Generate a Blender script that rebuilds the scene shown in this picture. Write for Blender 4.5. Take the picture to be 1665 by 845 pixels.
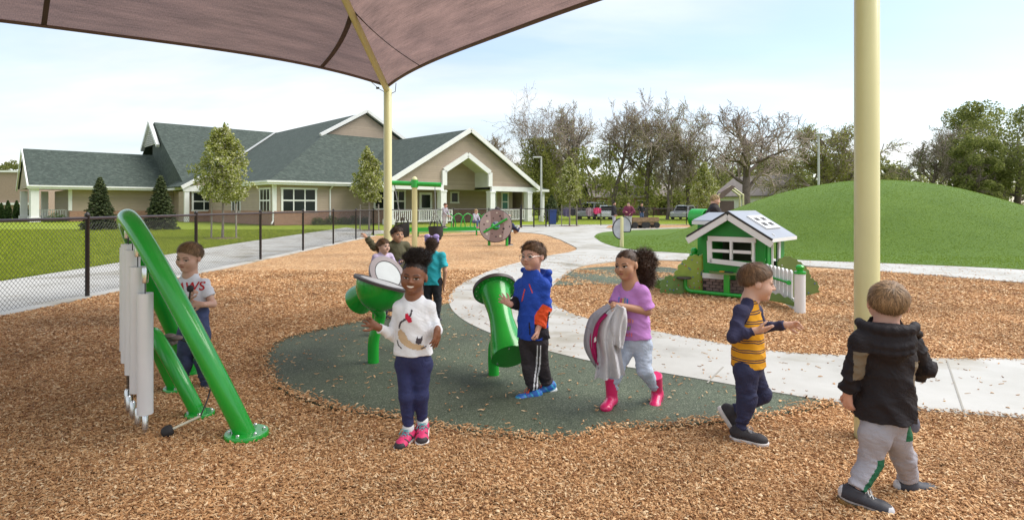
import bpy, bmesh, math, random
import numpy as np
from mathutils import Vector, Matrix, Euler
from mathutils.bvhtree import BVHTree
from mathutils.geometry import tessellate_polygon
R = math.radians
for _o in list(bpy.data.objects):
    bpy.data.objects.remove(_o)
sc = bpy.context.scene
# ---------------------------------------------------------------- camera
FPX, CX, HY, HC = 970.0, 832.5, 335.0, 1.35
cam = bpy.data.cameras.new('camera')
cam.sensor_width = 36.0
cam.lens = 36.0 * FPX / 1665.0
cam.shift_y = -(422.5 - HY) / 1665.0
cam.clip_end = 2000.0
camo = bpy.data.objects.new('camera', cam)
camo.location = (0, 0, HC)
camo.rotation_euler = (R(90), 0, 0)
sc.collection.objects.link(camo)
sc.camera = camo
# ---------------------------------------------------------------- sky and sun
SUN_EL, SUN_AZ = 54.0, 84.0          # azimuth from +Y (the view direction) clockwise
world = bpy.data.worlds.new('World')
sc.world = world
world.use_nodes = True
_nt = world.node_tree
_nt.nodes.clear()
def _n(t, **k):
    n = _nt.nodes.new(t)
    for a, b in k.items():
        setattr(n, a, b)
    return n
_out = _n('ShaderNodeOutputWorld')
_bg = _n('ShaderNodeBackground')
_bg.inputs['Strength'].default_value = 0.125
_sky = _n('ShaderNodeTexSky', sky_type='NISHITA')
_sky.sun_disc = False
_sky.sun_elevation = R(SUN_EL)
_sky.sun_rotation = R(SUN_AZ)
_sky.air_density = 1.0
_sky.dust_density = 1.2
_sky.ozone_density = 1.6
_tc = _n('ShaderNodeTexCoord')
_sep = _n('ShaderNodeSeparateXYZ')
_nt.links.new(_tc.outputs['Generated'], _sep.inputs[0])
_ad = _n('ShaderNodeMath', operation='ADD'); _ad.inputs[1].default_value = 0.16
_nt.links.new(_sep.outputs['Z'], _ad.inputs[0])
_mx = _n('ShaderNodeMath', operation='MAXIMUM'); _mx.inputs[1].default_value = 0.05
_nt.links.new(_ad.outputs[0], _mx.inputs[0])
_dx = _n('ShaderNodeMath', operation='DIVIDE'); _dy = _n('ShaderNodeMath', operation='DIVIDE')
_nt.links.new(_sep.outputs['X'], _dx.inputs[0]); _nt.links.new(_mx.outputs[0], _dx.inputs[1])
_nt.links.new(_sep.outputs['Y'], _dy.inputs[0]); _nt.links.new(_mx.outputs[0], _dy.inputs[1])
_cmb = _n('ShaderNodeCombineXYZ')
_nt.links.new(_dx.outputs[0], _cmb.inputs[0]); _nt.links.new(_dy.outputs[0], _cmb.inputs[1])
_cmb.inputs[2].default_value = 3.7
_nz = _n('ShaderNodeTexNoise'); _nz.inputs['Scale'].default_value = 0.62
_nz.inputs['Detail'].default_value = 7.0; _nz.inputs['Roughness'].default_value = 0.52
_nz.inputs['Distortion'].default_value = 0.35
_map = _n('ShaderNodeMapping'); _map.inputs['Location'].default_value = (1.9, 0.4, 0)
_map.inputs['Scale'].default_value = (0.55, 1.0, 1.0)
_nt.links.new(_cmb.outputs[0], _map.inputs['Vector'])
_nt.links.new(_map.outputs[0], _nz.inputs['Vector'])
_rp = _n('ShaderNodeValToRGB')
_rp.color_ramp.elements[0].position = 0.38
_rp.color_ramp.elements[1].position = 0.60
_rp.color_ramp.elements[0].color = (0.24, 0.24, 0.24, 1)
_rp.color_ramp.elements[1].color = (1, 1, 1, 1)
_nt.links.new(_nz.outputs['Fac'], _rp.inputs[0])
# cloud tone, a second finer noise
_nz2 = _n('ShaderNodeTexNoise'); _nz2.inputs['Scale'].default_value = 1.1
_nz2.inputs['Detail'].default_value = 5.0
_nt.links.new(_map.outputs[0], _nz2.inputs['Vector'])
_rp2 = _n('ShaderNodeValToRGB')
_rp2.color_ramp.elements[0].position = 0.36
_rp2.color_ramp.elements[1].position = 0.58
_rp2.color_ramp.elements[0].color = (3.5, 3.75, 3.95, 1)
_rp2.color_ramp.elements[1].color = (4.7, 4.78, 4.8, 1)
_nt.links.new(_nz2.outputs['Fac'], _rp2.inputs[0])
_mixc = _n('ShaderNodeMix', data_type='RGBA')
_nt.links.new(_rp.outputs['Color'], _mixc.inputs[0])
_nt.links.new(_sky.outputs[0], _mixc.inputs[6])
_nt.links.new(_rp2.outputs['Color'], _mixc.inputs[7])
_nt.links.new(_mixc.outputs[2], _bg.inputs['Color'])
_nt.links.new(_bg.outputs[0], _out.inputs[0])
sun = bpy.data.lights.new('sun', 'SUN')
sun.energy = 2.2
sun.angle = R(50)
sun.color = (1.0, 0.95, 0.87)
suno = bpy.data.objects.new('sun', sun)
_sd = Vector((math.sin(R(SUN_AZ)) * math.cos(R(SUN_EL)), math.cos(R(SUN_AZ)) * math.cos(R(SUN_EL)), math.sin(R(SUN_EL))))
suno.rotation_euler = _sd.to_track_quat('Z', 'Y').to_euler()
suno.location = _sd * 60
sc.collection.objects.link(suno)
sc.view_settings.view_transform = 'Standard'
sc.view_settings.look = 'None'
sc.view_settings.exposure = 0.98
sc.view_settings.gamma = 1.0
sc.view_settings.use_curve_mapping = False
sc.render.engine = 'CYCLES'
sc.cycles.use_denoising = True
sc.cycles.max_bounces = 8
sc.cycles.diffuse_bounces = 4
sc.cycles.glossy_bounces = 3
sc.cycles.transparent_max_bounces = 12
# ---------------------------------------------------------------- helpers
COL = sc.collection
def G(px, py, z=0.0):
    s = (py - HY) / (HC - z)
    return Vector(((px - CX) / s, FPX / s, z))
def PT(px, py, Y):
    return Vector(((px - CX) * Y / FPX, Y, HC - (py - HY) * Y / FPX))
def lin(c):
    c = c / 255.0
    return c / 12.92 if c <= 0.04045 else ((c + 0.055) / 1.055) ** 2.4
def H(s):
    s = s.lstrip('#')
    return tuple(lin(int(s[i:i + 2], 16)) for i in (0, 2, 4))
_M = {}
def mat(name, rgb, rough=0.6, var=0.10, scale=6.0, bump=0.0, bscale=80.0, metal=0.0, coat=0.0, spec=0.5, island=0.0, detail=4.0, sss=0.0, sheen=0.0, wrinkle=0.0):
    """Principled surface whose colour drifts with noise, with optional fine relief."""
    if name in _M:
        return _M[name]
    m = bpy.data.materials.new(name)
    m.use_nodes = True
    nt = m.node_tree
    b = nt.nodes['Principled BSDF']
    b.inputs['Roughness'].default_value = rough
    b.inputs['Metallic'].default_value = metal
    b.inputs['Coat Weight'].default_value = coat
    b.inputs['Specular IOR Level'].default_value = spec
    if sss:
        b.inputs['Subsurface Weight'].default_value = sss
        b.inputs['Subsurface Radius'].default_value = (0.012, 0.005, 0.003)
        b.inputs['Subsurface Scale'].default_value = 1.0
    if sheen:
        b.inputs['Sheen Weight'].default_value = sheen
    tc = nt.nodes.new('ShaderNodeTexCoord')
    nz = nt.nodes.new('ShaderNodeTexNoise')
    nz.inputs['Scale'].default_value = scale
    nz.inputs['Detail'].default_value = detail
    nt.links.new(tc.outputs['Object'], nz.inputs['Vector'])
    mr = nt.nodes.new('ShaderNodeMapRange')
    mr.inputs[1].default_value = 0.28; mr.inputs[2].default_value = 0.72
    mr.inputs[3].default_value = 1.0 - var; mr.inputs[4].default_value = 1.0 + var
    nt.links.new(nz.outputs['Fac'], mr.inputs[0])
    val = mr.outputs[0]
    if island:
        ge = nt.nodes.new('ShaderNodeNewGeometry')
        mi = nt.nodes.new('ShaderNodeMapRange')
        mi.inputs[3].default_value = 1.0 - island; mi.inputs[4].default_value = 1.0 + island
        nt.links.new(ge.outputs['Random Per Island'], mi.inputs[0])
        mu = nt.nodes.new('ShaderNodeMath'); mu.operation = 'MULTIPLY'
        nt.links.new(val, mu.inputs[0]); nt.links.new(mi.outputs[0], mu.inputs[1])
        val = mu.outputs[0]
    vm = nt.nodes.new('ShaderNodeVectorMath'); vm.operation = 'SCALE'
    vm.inputs[0].default_value = rgb[:3]
    nt.links.new(val, vm.inputs['Scale'])
    nt.links.new(vm.outputs[0], b.inputs['Base Color'])
    if bump:
        n2 = nt.nodes.new('ShaderNodeTexNoise')
        n2.inputs['Scale'].default_value = bscale
        n2.inputs['Detail'].default_value = 3.0
        nt.links.new(tc.outputs['Object'], n2.inputs['Vector'])
        bp = nt.nodes.new('ShaderNodeBump')
        bp.inputs['Strength'].default_value = bump
        bp.inputs['Distance'].default_value = 0.01
        nt.links.new(n2.outputs['Fac'], bp.inputs['Height'])
        nt.links.new(bp.outputs[0], b.inputs['Normal'])
    if wrinkle:
        n3 = nt.nodes.new('ShaderNodeTexNoise')
        n3.inputs['Scale'].default_value = 13.0
        n3.inputs['Detail'].default_value = 2.5
        n3.inputs['Distortion'].default_value = 1.6
        nt.links.new(tc.outputs['Object'], n3.inputs['Vector'])
        ab = nt.nodes.new('ShaderNodeMath'); ab.operation = 'SUBTRACT'; ab.inputs[1].default_value = 0.5
        nt.links.new(n3.outputs['Fac'], ab.inputs[0])
        ab2 = nt.nodes.new('ShaderNodeMath'); ab2.operation = 'ABSOLUTE'; nt.links.new(ab.outputs[0], ab2.inputs[0])
        b2 = nt.nodes.new('ShaderNodeBump'); b2.inputs['Strength'].default_value = wrinkle; b2.inputs['Distance'].default_value = 0.03
        b2.invert = True
        nt.links.new(ab2.outputs[0], b2.inputs['Height'])
        if bump: nt.links.new(bp.outputs[0], b2.inputs['Normal'])
        nt.links.new(b2.outputs[0], b.inputs['Normal'])
    _M[name] = m
    return m
def ramp_mat(name, build):
    """material whose colour network is written by build(nt, bsdf)"""
    if name in _M:
        return _M[name]
    m = bpy.data.materials.new(name); m.use_nodes = True
    build(m.node_tree, m.node_tree.nodes['Principled BSDF'])
    _M[name] = m
    return m
def tag(o, label=None, cat=None, group=None, kind=None):
    if label: o['label'] = label
    if cat: o['category'] = cat
    if group: o['group'] = group
    if kind: o['kind'] = kind
    return o
def empty(name, loc=(0, 0, 0), rz=0.0, label=None, cat=None, group=None):
    o = bpy.data.objects.new(name, None)
    o.empty_display_size = 0.2
    o.location = loc; o.rotation_euler = (0, 0, rz)
    COL.objects.link(o)
    return tag(o, label, cat, group)
def link(name, me, m, parent=None):
    o = bpy.data.objects.new(name, me)
    if m is not None and not me.materials:
        for q in (m if isinstance(m, (list, tuple)) else [m]):
            me.materials.append(q)
    COL.objects.link(o)
    if parent is not None:
        o.parent = parent
    return o
def np_mesh(name, v, f, smooth=True, mi=None):
    """fast mesh from numpy arrays, all faces with the same corner count"""
    v = np.asarray(v, np.float32); f = np.asarray(f, np.int32)
    me = bpy.data.meshes.new(name)
    k = f.shape[1]
    me.vertices.add(len(v)); me.vertices.foreach_set('co', v.ravel())
    me.loops.add(f.size); me.loops.foreach_set('vertex_index', f.ravel())
    me.polygons.add(len(f))
    me.polygons.foreach_set('loop_start', np.arange(0, f.size, k, dtype=np.int32))
    me.polygons.foreach_set('loop_total', np.full(len(f), k, np.int32))
    if mi is not None:
        me.polygons.foreach_set('material_index', np.asarray(mi, np.int32))
    me.polygons.foreach_set('use_smooth', np.full(len(f), bool(smooth)))
    me.update(calc_edges=True); me.validate()
    return me
class MB:
    """collects shapes; build() links them as one mesh object"""
    def __init__(s):
        s.v = []; s.f = []; s.mi = []; s.cm = 0
    def add(s, vs, fs):
        b = len(s.v)
        s.v.extend([tuple(p) for p in vs])
        for q in fs:
            s.f.append([b + i for i in q]); s.mi.append(s.cm)
        return s
    def box(s, c, d, rot=None, bev=0.0):
        hx, hy, hz = d[0] / 2, d[1] / 2, d[2] / 2
        b = min(bev, hx * .45, hy * .45, hz * .45)
        if b <= 0:
            vs = [(x, y, z) for x in (-hx, hx) for y in (-hy, hy) for z in (-hz, hz)]
            fs = [(0, 1, 3, 2), (4, 6, 7, 5), (0, 4, 5, 1), (2, 3, 7, 6), (0, 2, 6, 4), (1, 5, 7, 3)]
        else:
            vs = []; idx = {}
            for ix, sx in enumerate((-1, 1)):
                for iy, sy in enumerate((-1, 1)):
                    for iz, sz in enumerate((-1, 1)):
                        for a in range(3):
                            p = [sx * (hx - b), sy * (hy - b), sz * (hz - b)]
                            p[a] += (sx, sy, sz)[a] * b
                            idx[ix, iy, iz, a] = len(vs); vs.append(tuple(p))
            fs = []
            g = lambda a, i, j, k: idx[i, j, k, a]
            for k in (0, 1):
                q = [g(0, k, 0, 0), g(0, k, 1, 0), g(0, k, 1, 1), g(0, k, 0, 1)]; fs.append(q if k else q[::-1])
                q = [g(1, 0, k, 0), g(1, 0, k, 1), g(1, 1, k, 1), g(1, 1, k, 0)]; fs.append(q if k else q[::-1])
                q = [g(2, 0, 0, k), g(2, 1, 0, k), g(2, 1, 1, k), g(2, 0, 1, k)]; fs.append(q if k else q[::-1])
            for i in (0, 1):
                for j in (0, 1):
                    q = [g(0, i, j, 0), g(0, i, j, 1), g(1, i, j, 1), g(1, i, j, 0)]; fs.append(q if (i + j) % 2 == 0 else q[::-1])
                    q = [g(0, i, 0, j), g(0, i, 1, j), g(2, i, 1, j), g(2, i, 0, j)]; fs.append(q if (i + j) % 2 == 1 else q[::-1])
                    q = [g(1, 0, i, j), g(1, 1, i, j), g(2, 1, i, j), g(2, 0, i, j)]; fs.append(q if (i + j) % 2 == 0 else q[::-1])
            for i in (0, 1):
                for j in (0, 1):
                    for k in (0, 1):
                        q = [g(0, i, j, k), g(1, i, j, k), g(2, i, j, k)]
                        fs.append(q if (i + j + k) % 2 == 1 else q[::-1])
        c = Vector(c)
        vs = [(rot @ Vector(p) if rot is not None else Vector(p)) + c for p in vs]
        return s.add(vs, fs)
    def beam(s, a, b, w, h, up=(0, 0, 1), bev=0.0):
        a = Vector(a); b = Vector(b); d = (b - a); L = d.length; d.normalize()
        up = Vector(up); x = d.cross(up)
        if x.length < 1e-4: x = d.cross(Vector((0, 1, 0)))
        x.normalize(); z = x.cross(d)
        rot = Matrix((x, d, z)).transposed()
        return s.box((a + b) / 2, (w, L, h), rot, bev)
    def tube(s, pts, r, n=10, cap=True, closed=False):
        pts = [Vector(p) for p in pts]; k = len(pts)
        rs = r if isinstance(r, (list, tuple)) else [r] * k
        tang = []
        for i in range(k):
            if closed: t = pts[(i + 1) % k] - pts[i - 1]
            else: t = pts[min(i + 1, k - 1)] - pts[max(i - 1, 0)]
            if t.length < 1e-9: t = Vector((0, 0, 1))
            tang.append(t.normalized())
        ref = Vector((0, 0, 1)) if abs(tang[0].z) < .9 else Vector((1, 0, 0))
        u = tang[0].cross(ref).normalized()
        vs = []
        for i in range(k):
            u = (u - tang[i] * u.dot(tang[i])).normalized(); w = tang[i].cross(u)
            for j in range(n):
                a = 2 * math.pi * j / n
                vs.append(pts[i] + (u * math.cos(a) + w * math.sin(a)) * rs[i])
        fs = []
        for i in range(k if closed else k - 1):
            for j in range(n):
                i2 = (i + 1) % k
                fs.append((i * n + j, i * n + (j + 1) % n, i2 * n + (j + 1) % n, i2 * n + j))
        if cap and not closed:
            fs.append(tuple(range(n))[::-1]); fs.append(tuple((k - 1) * n + j for j in range(n)))
        return s.add(vs, fs)
    def lathe(s, prof, o=(0, 0, 0), axis=(0, 0, 1), n=24, cap=True):
        """profile [(radius, height)] turned about axis through o"""
        o = Vector(o); ax = Vector(axis).normalized()
        ref = Vector((0, 0, 1)) if abs(ax.z) < .9 else Vector((1, 0, 0))
        u = ax.cross(ref).normalized(); w = ax.cross(u)
        vs = []
        for (r, h) in prof:
            for j in range(n):
                a = 2 * math.pi * j / n
                vs.append(o + ax * h + (u * math.cos(a) + w * math.sin(a)) * r)
        fs = []
        for i in range(len(prof) - 1):
            for j in range(n):
                fs.append((i * n + j, i * n + (j + 1) % n, (i + 1) * n + (j + 1) % n, (i + 1) * n + j))
        if cap:
            if prof[0][0] > 1e-5: fs.append(tuple(range(n))[::-1])
            if prof[-1][0] > 1e-5: fs.append(tuple((len(prof) - 1) * n + j for j in range(n)))
        return s.add(vs, fs)
    def ball(s, c, r, n=12, sc=(1, 1, 1)):
        prof = [(math.sin(math.pi * i / n), -math.cos(math.pi * i / n)) for i in range(n + 1)]
        b = len(s.v)
        s.lathe([(max(p[0], 1e-4), p[1]) for p in prof], (0, 0, 0), (0, 0, 1), n + 4, False)
        for i in range(b, len(s.v)):
            p = s.v[i]; s.v[i] = (c[0] + p[0] * r * sc[0], c[1] + p[1] * r * sc[1], c[2] + p[2] * r * sc[2])
        return s
    def prism(s, poly, off):
        """planar 3D outline extruded by the vector off"""
        off = Vector(off); n = len(poly); poly = [Vector(p) for p in poly]
        tri = tessellate_polygon([poly])
        vs = poly + [p + off for p in poly]
        fs = [tuple(t) for t in tri] + [tuple(n + i for i in t[::-1]) for t in tri]
        fs += [(i, (i + 1) % n, n + (i + 1) % n, n + i) for i in range(n)]
        return s.add(vs, fs)
    def quad(s, *p):
        return s.add(p, [tuple(range(len(p)))])
    def build(s, name, m, parent=None, smooth=None, fix=True):
        me = bpy.data.meshes.new(name)
        me.from_pydata(s.v, [], s.f)
        if len(set(s.mi)) > 1:
            me.polygons.foreach_set('material_index', s.mi)
        if fix:
            bm = bmesh.new(); bm.from_mesh(me)
            bmesh.ops.recalc_face_normals(bm, faces=bm.faces)
            bm.to_mesh(me); bm.free()
        if smooth is not None:
            me.polygons.foreach_set('use_smooth', [True] * len(me.polygons))
            me.set_sharp_from_angle(angle=R(smooth))
        me.update()
        return link(name, me, m, parent)
def copy_tree(o, parent=None):
    c = o.copy(); COL.objects.link(c)
    if parent is not None: c.parent = parent
    for ch in list(o.children):
        copy_tree(ch, c)
    return c
def smooth_poly(pts, sub=6, closed=True):
    """Catmull-Rom through the points"""
    n = len(pts); out = []
    P = [Vector(p) for p in pts]
    rng = range(n) if closed else range(n - 1)
    for i in rng:
        if closed: a, b, c, d = P[i - 1], P[i], P[(i + 1) % n], P[(i + 2) % n]
        else: a, b, c, d = P[max(i - 1, 0)], P[i], P[i + 1], P[min(i + 2, n - 1)]
        for k in range(sub):
            t = k / sub
            out.append(0.5 * ((2 * b) + (c - a) * t + (2 * a - 5 * b + 4 * c - d) * t * t + (3 * b - a - 3 * c + d) * t ** 3))
    if not closed: out.append(P[-1])
    return out
def in_poly(x, y, poly):
    px = np.array([p[0] for p in poly]); py = np.array([p[1] for p in poly])
    c = np.zeros(len(x), bool); j = len(px) - 1
    for i in range(len(px)):
        t = (py[i] > y) != (py[j] > y)
        if t.any():
            with np.errstate(divide='ignore', invalid='ignore'):
                xi = (px[j] - px[i]) * (y - py[i]) / (py[j] - py[i] + 1e-12) + px[i]
            c ^= t & (x < xi)
        j = i
    return c
# ================================================================ ground, beds, paths
def m_grass(name, c1, c2, c3, sc1=2.2, fine=26, lump=.42):
    def f(nt, b):
        tc = nt.nodes.new('ShaderNodeTexCoord')
        n1 = nt.nodes.new('ShaderNodeTexNoise'); n1.inputs['Scale'].default_value = sc1; n1.inputs['Detail'].default_value = 6
        n2 = nt.nodes.new('ShaderNodeTexNoise'); n2.inputs['Scale'].default_value = fine; n2.inputs['Detail'].default_value = 8; n2.inputs['Roughness'].default_value = .72
        mp = nt.nodes.new('ShaderNodeMapping'); mp.inputs['Scale'].default_value = (1, 1, 1)
        nt.links.new(tc.outputs['Object'], mp.inputs[0])
        nt.links.new(mp.outputs[0], n1.inputs['Vector']); nt.links.new(mp.outputs[0], n2.inputs['Vector'])
        r = nt.nodes.new('ShaderNodeValToRGB')
        r.color_ramp.elements[0].position = 0.3; r.color_ramp.elements[1].position = 0.72
        r.color_ramp.elements[0].color = (*c1, 1); r.color_ramp.elements[1].color = (*c3, 1)
        e = r.color_ramp.elements.new(0.5); e.color = (*c2, 1)
        mx = nt.nodes.new('ShaderNodeMath'); mx.operation = 'MULTIPLY_ADD'
        mx.inputs[1].default_value = 1.04 - lump; 
        nt.links.new(n2.outputs['Fac'], mx.inputs[0])
        m2 = nt.nodes.new('ShaderNodeMath'); m2.operation = 'MULTIPLY'; m2.inputs[1].default_value = lump
        nt.links.new(n1.outputs['Fac'], m2.inputs[0]); nt.links.new(m2.outputs[0], mx.inputs[2])
        nt.links.new(mx.outputs[0], r.inputs[0]); nt.links.new(r.outputs[0], b.inputs['Base Color'])
        bp = nt.nodes.new('ShaderNodeBump'); bp.inputs['Strength'].default_value = 0.55; bp.inputs['Distance'].default_value = 0.03
        nt.links.new(n2.outputs['Fac'], bp.inputs['Height']); nt.links.new(bp.outputs[0], b.inputs['Normal'])
        b.inputs['Roughness'].default_value = 0.85; b.inputs['Specular IOR Level'].default_value = 0.2
    return ramp_mat(name, f)
M_LAWN = m_grass('lawn grass', (0.10, 0.155, 0.008), (0.20, 0.26, 0.016), (0.30, 0.35, 0.034))
M_TURF = m_grass('artificial turf', (0.020, 0.050, 0.003), (0.058, 0.110, 0.007), (0.135, 0.205, 0.022), 0.9, 30, .14)
CHIP_STOPS = [(0.0, (0.21, 0.092, 0.040)), (0.15, (0.34, 0.168, 0.068)), (0.38, (0.46, 0.245, 0.105)), (0.64, (0.57, 0.335, 0.158)), (0.86, (0.67, 0.44, 0.235)), (1.0, (0.78, 0.60, 0.38))]
def set_ramp(r, stops):
    el = r.color_ramp.elements
    el[0].position, el[0].color = stops[0][0], (*stops[0][1], 1)
    el[1].position, el[1].color = stops[-1][0], (*stops[-1][1], 1)
    for p, c in stops[1:-1]:
        e = el.new(p); e.color = (*c, 1)
def f_mulch(nt, b):
    tc = nt.nodes.new('ShaderNodeTexCoord')
    prev = None; hprev = None
    for k, (rot, s1, s2) in enumerate(((0.4, 26, 60), (1.9, 30, 66), (2.9, 22, 48))):
        wn = nt.nodes.new('ShaderNodeTexNoise'); wn.inputs['Scale'].default_value = 5 + k
        nt.links.new(tc.outputs['Object'], wn.inputs['Vector'])
        add = nt.nodes.new('ShaderNodeVectorMath'); add.operation = 'MULTIPLY_ADD'
        add.inputs[1].default_value = (0.12, 0.12, 0)
        nt.links.new(wn.outputs['Color'], add.inputs[0]); nt.links.new(tc.outputs['Object'], add.inputs[2])
        mp = nt.nodes.new('ShaderNodeMapping'); mp.inputs['Rotation'].default_value = (0, 0, rot)
        mp.inputs['Scale'].default_value = (s1, s2, 1)
        nt.links.new(add.outputs[0], mp.inputs[0])
        vo = nt.nodes.new('ShaderNodeTexVoronoi'); vo.voronoi_dimensions = '2D'; vo.inputs['Scale'].default_value = 1.0
        nt.links.new(mp.outputs[0], vo.inputs['Vector'])
        sp = nt.nodes.new('ShaderNodeSeparateColor'); nt.links.new(vo.outputs['Color'], sp.inputs[0])
        r = nt.nodes.new('ShaderNodeValToRGB'); set_ramp(r, CHIP_STOPS)
        nt.links.new(sp.outputs[0], r.inputs[0])
        hh = nt.nodes.new('ShaderNodeMath'); hh.operation = 'SUBTRACT'
        nt.links.new(sp.outputs[1], hh.inputs[0]); nt.links.new(vo.outputs['Distance'], hh.inputs[1])
        if prev is None:
            prev, hprev = r.outputs[0], hh.outputs[0]
        else:
            cmpn = nt.nodes.new('ShaderNodeMath'); cmpn.operation = 'GREATER_THAN'; cmpn.inputs[1].default_value = 0.5
            nt.links.new(sp.outputs[2], cmpn.inputs[0])
            mx = nt.nodes.new('ShaderNodeMix'); mx.data_type = 'RGBA'
            nt.links.new(cmpn.outputs[0], mx.inputs[0]); nt.links.new(prev, mx.inputs[6]); nt.links.new(r.outputs[0], mx.inputs[7])
            mh = nt.nodes.new('ShaderNodeMix')
            nt.links.new(cmpn.outputs[0], mh.inputs[0]); nt.links.new(hprev, mh.inputs[2]); nt.links.new(hh.outputs[0], mh.inputs[3])
            prev, hprev = mx.outputs[2], mh.outputs[0]
    big = nt.nodes.new('ShaderNodeTexNoise'); big.inputs['Scale'].default_value = 0.5; big.inputs['Detail'].default_value = 5
    nt.links.new(tc.outputs['Object'], big.inputs['Vector'])
    mr = nt.nodes.new('ShaderNodeMapRange'); mr.inputs[1].default_value = .3; mr.inputs[2].default_value = .7
    mr.inputs[3].default_value = .80; mr.inputs[4].default_value = 1.15
    nt.links.new(big.outputs['Fac'], mr.inputs[0])
    vm = nt.nodes.new('ShaderNodeVectorMath'); vm.operation = 'SCALE'
    nt.links.new(prev, vm.inputs[0]); nt.links.new(mr.outputs[0], vm.inputs['Scale'])
    nt.links.new(vm.outputs[0], b.inputs['Base Color'])
    bp = nt.nodes.new('ShaderNodeBump'); bp.inputs['Strength'].default_value = 0.8; bp.inputs['Distance'].default_value = 0.02
    nt.links.new(hprev, bp.inputs['Height']); nt.links.new(bp.outputs[0], b.inputs['Normal'])
    b.inputs['Roughness'].default_value = 0.8; b.inputs['Specular IOR Level'].default_value = 0.25
M_MULCH = ramp_mat('wood mulch', f_mulch)
def f_rubber(nt, b):
    tc = nt.nodes.new('ShaderNodeTexCoord')
    v = nt.nodes.new('ShaderNodeTexVoronoi'); v.inputs['Scale'].default_value = 170
    nt.links.new(tc.outputs['Object'], v.inputs['Vector'])
    sp = nt.nodes.new('ShaderNodeSeparateColor'); nt.links.new(v.outputs['Color'], sp.inputs[0])
    r = nt.nodes.new('ShaderNodeValToRGB')
    set_ramp(r, [(0, (0.028, 0.038, 0.020)), (0.55, (0.066, 0.086, 0.050)), (0.86, (0.10, 0.122, 0.075)), (1, (0.19, 0.21, 0.15))])
    nt.links.new(sp.outputs[0], r.inputs[0])
    n = nt.nodes.new('ShaderNodeTexNoise'); n.inputs['Scale'].default_value = 1.3; n.inputs['Detail'].default_value = 6
    nt.links.new(tc.outputs['Object'], n.inputs['Vector'])
    mr = nt.nodes.new('ShaderNodeMapRange'); mr.inputs[1].default_value = .3; mr.inputs[2].default_value = .7; mr.inputs[3].default_value = .75; mr.inputs[4].default_value = 1.3
    nt.links.new(n.outputs['Fac'], mr.inputs[0])
    vm = nt.nodes.new('ShaderNodeVectorMath'); vm.operation = 'SCALE'
    nt.links.new(r.outputs[0], vm.inputs[0]); nt.links.new(mr.outputs[0], vm.inputs['Scale'])
    nt.links.new(vm.outputs[0], b.inputs['Base Color'])
    bp = nt.nodes.new('ShaderNodeBump'); bp.inputs['Strength'].default_value = .6; bp.inputs['Distance'].default_value = .004
    nt.links.new(v.outputs['Distance'], bp.inputs['Height']); nt.links.new(bp.outputs[0], b.inputs['Normal'])
    b.inputs['Roughness'].default_value = .75
M_RUBBER = ramp_mat('poured rubber', f_rubber)
def f_conc(nt, b):
    tc = nt.nodes.new('ShaderNodeTexCoord')
    n = nt.nodes.new('ShaderNodeTexNoise'); n.inputs['Scale'].default_value = 1.1; n.inputs['Detail'].default_value = 8; n.inputs['Roughness'].default_value = .62
    nt.links.new(tc.outputs['Object'], n.inputs['Vector'])
    r = nt.nodes.new('ShaderNodeValToRGB')
    set_ramp(r, [(.28, (.29, .275, .24)), (.45, (.41, .40, .365)), (.72, (.49, .48, .45))])
    nt.links.new(n.outputs['Fac'], r.inputs[0]); 
    # damp, dirty streaks
    n3 = nt.nodes.new('ShaderNodeTexNoise'); n3.inputs['Scale'].default_value = .8; n3.inputs['Detail'].default_value = 5; n3.inputs['Distortion'].default_value = 1.5
    mp = nt.nodes.new('ShaderNodeMapping'); mp.inputs['Scale'].default_value = (.7, .9, 1); mp.inputs['Location'].default_value = (4.2, 1.3, 0)
    nt.links.new(tc.outputs['Object'], mp.inputs[0]); nt.links.new(mp.outputs[0], n3.inputs['Vector'])
    r3 = nt.nodes.new('ShaderNodeValToRGB'); set_ramp(r3, [(.53, (1, 1, 1)), (.64, (.72, .67, .57))])
    nt.links.new(n3.outputs['Fac'], r3.inputs[0])
    mu = nt.nodes.new('ShaderNodeMix'); mu.data_type = 'RGBA'; mu.blend_type = 'MULTIPLY'; mu.inputs[0].default_value = 1
    nt.links.new(r.outputs[0], mu.inputs[6]); nt.links.new(r3.outputs[0], mu.inputs[7])
    nt.links.new(mu.outputs[2], b.inputs['Base Color'])
    rr = nt.nodes.new('ShaderNodeMapRange'); rr.inputs[1].default_value = .60; rr.inputs[2].default_value = .70; rr.inputs[3].default_value = .62; rr.inputs[4].default_value = .25
    nt.links.new(n3.outputs['Fac'], rr.inputs[0]); nt.links.new(rr.outputs[0], b.inputs['Roughness'])
    n2 = nt.nodes.new('ShaderNodeTexNoise'); n2.inputs['Scale'].default_value = 120
    nt.links.new(tc.outputs['Object'], n2.inputs['Vector'])
    bp = nt.nodes.new('ShaderNodeBump'); bp.inputs['Strength'].default_value = .2; bp.inputs['Distance'].default_value = .004
    nt.links.new(n2.outputs['Fac'], bp.inputs['Height']); nt.links.new(bp.outputs[0], b.inputs['Normal'])
M_CONC = ramp_mat('broomed concrete', f_conc)
def slab(name, poly, z, m, skirt=0.03, kind='structure'):
    """flat sheet with a turned-down edge"""
    P = [Vector((p[0], p[1], z)) for p in poly]
    mb = MB(); n = len(P)
    tri = tessellate_polygon([P])
    mb.add(P, [tuple(t) for t in tri])
    mb.add(P + [p - Vector((0, 0, skirt)) for p in P], [(i, (i + 1) % n, n + (i + 1) % n, n + i) for i in range(n)])
    o = mb.build(name, m)
    return tag(o, kind=kind)
mb = MB(); mb.quad((-700, -60, -0.02), (700, -60, -0.02), (700, 1300, -0.02), (-700, 1300, -0.02))
tag(mb.build('ground', M_LAWN), kind='structure')
FX = -6.3                                     # the near fence runs straight away from the camera at this X
def gp(lst): return [G(a, b) for a, b in lst]
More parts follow.
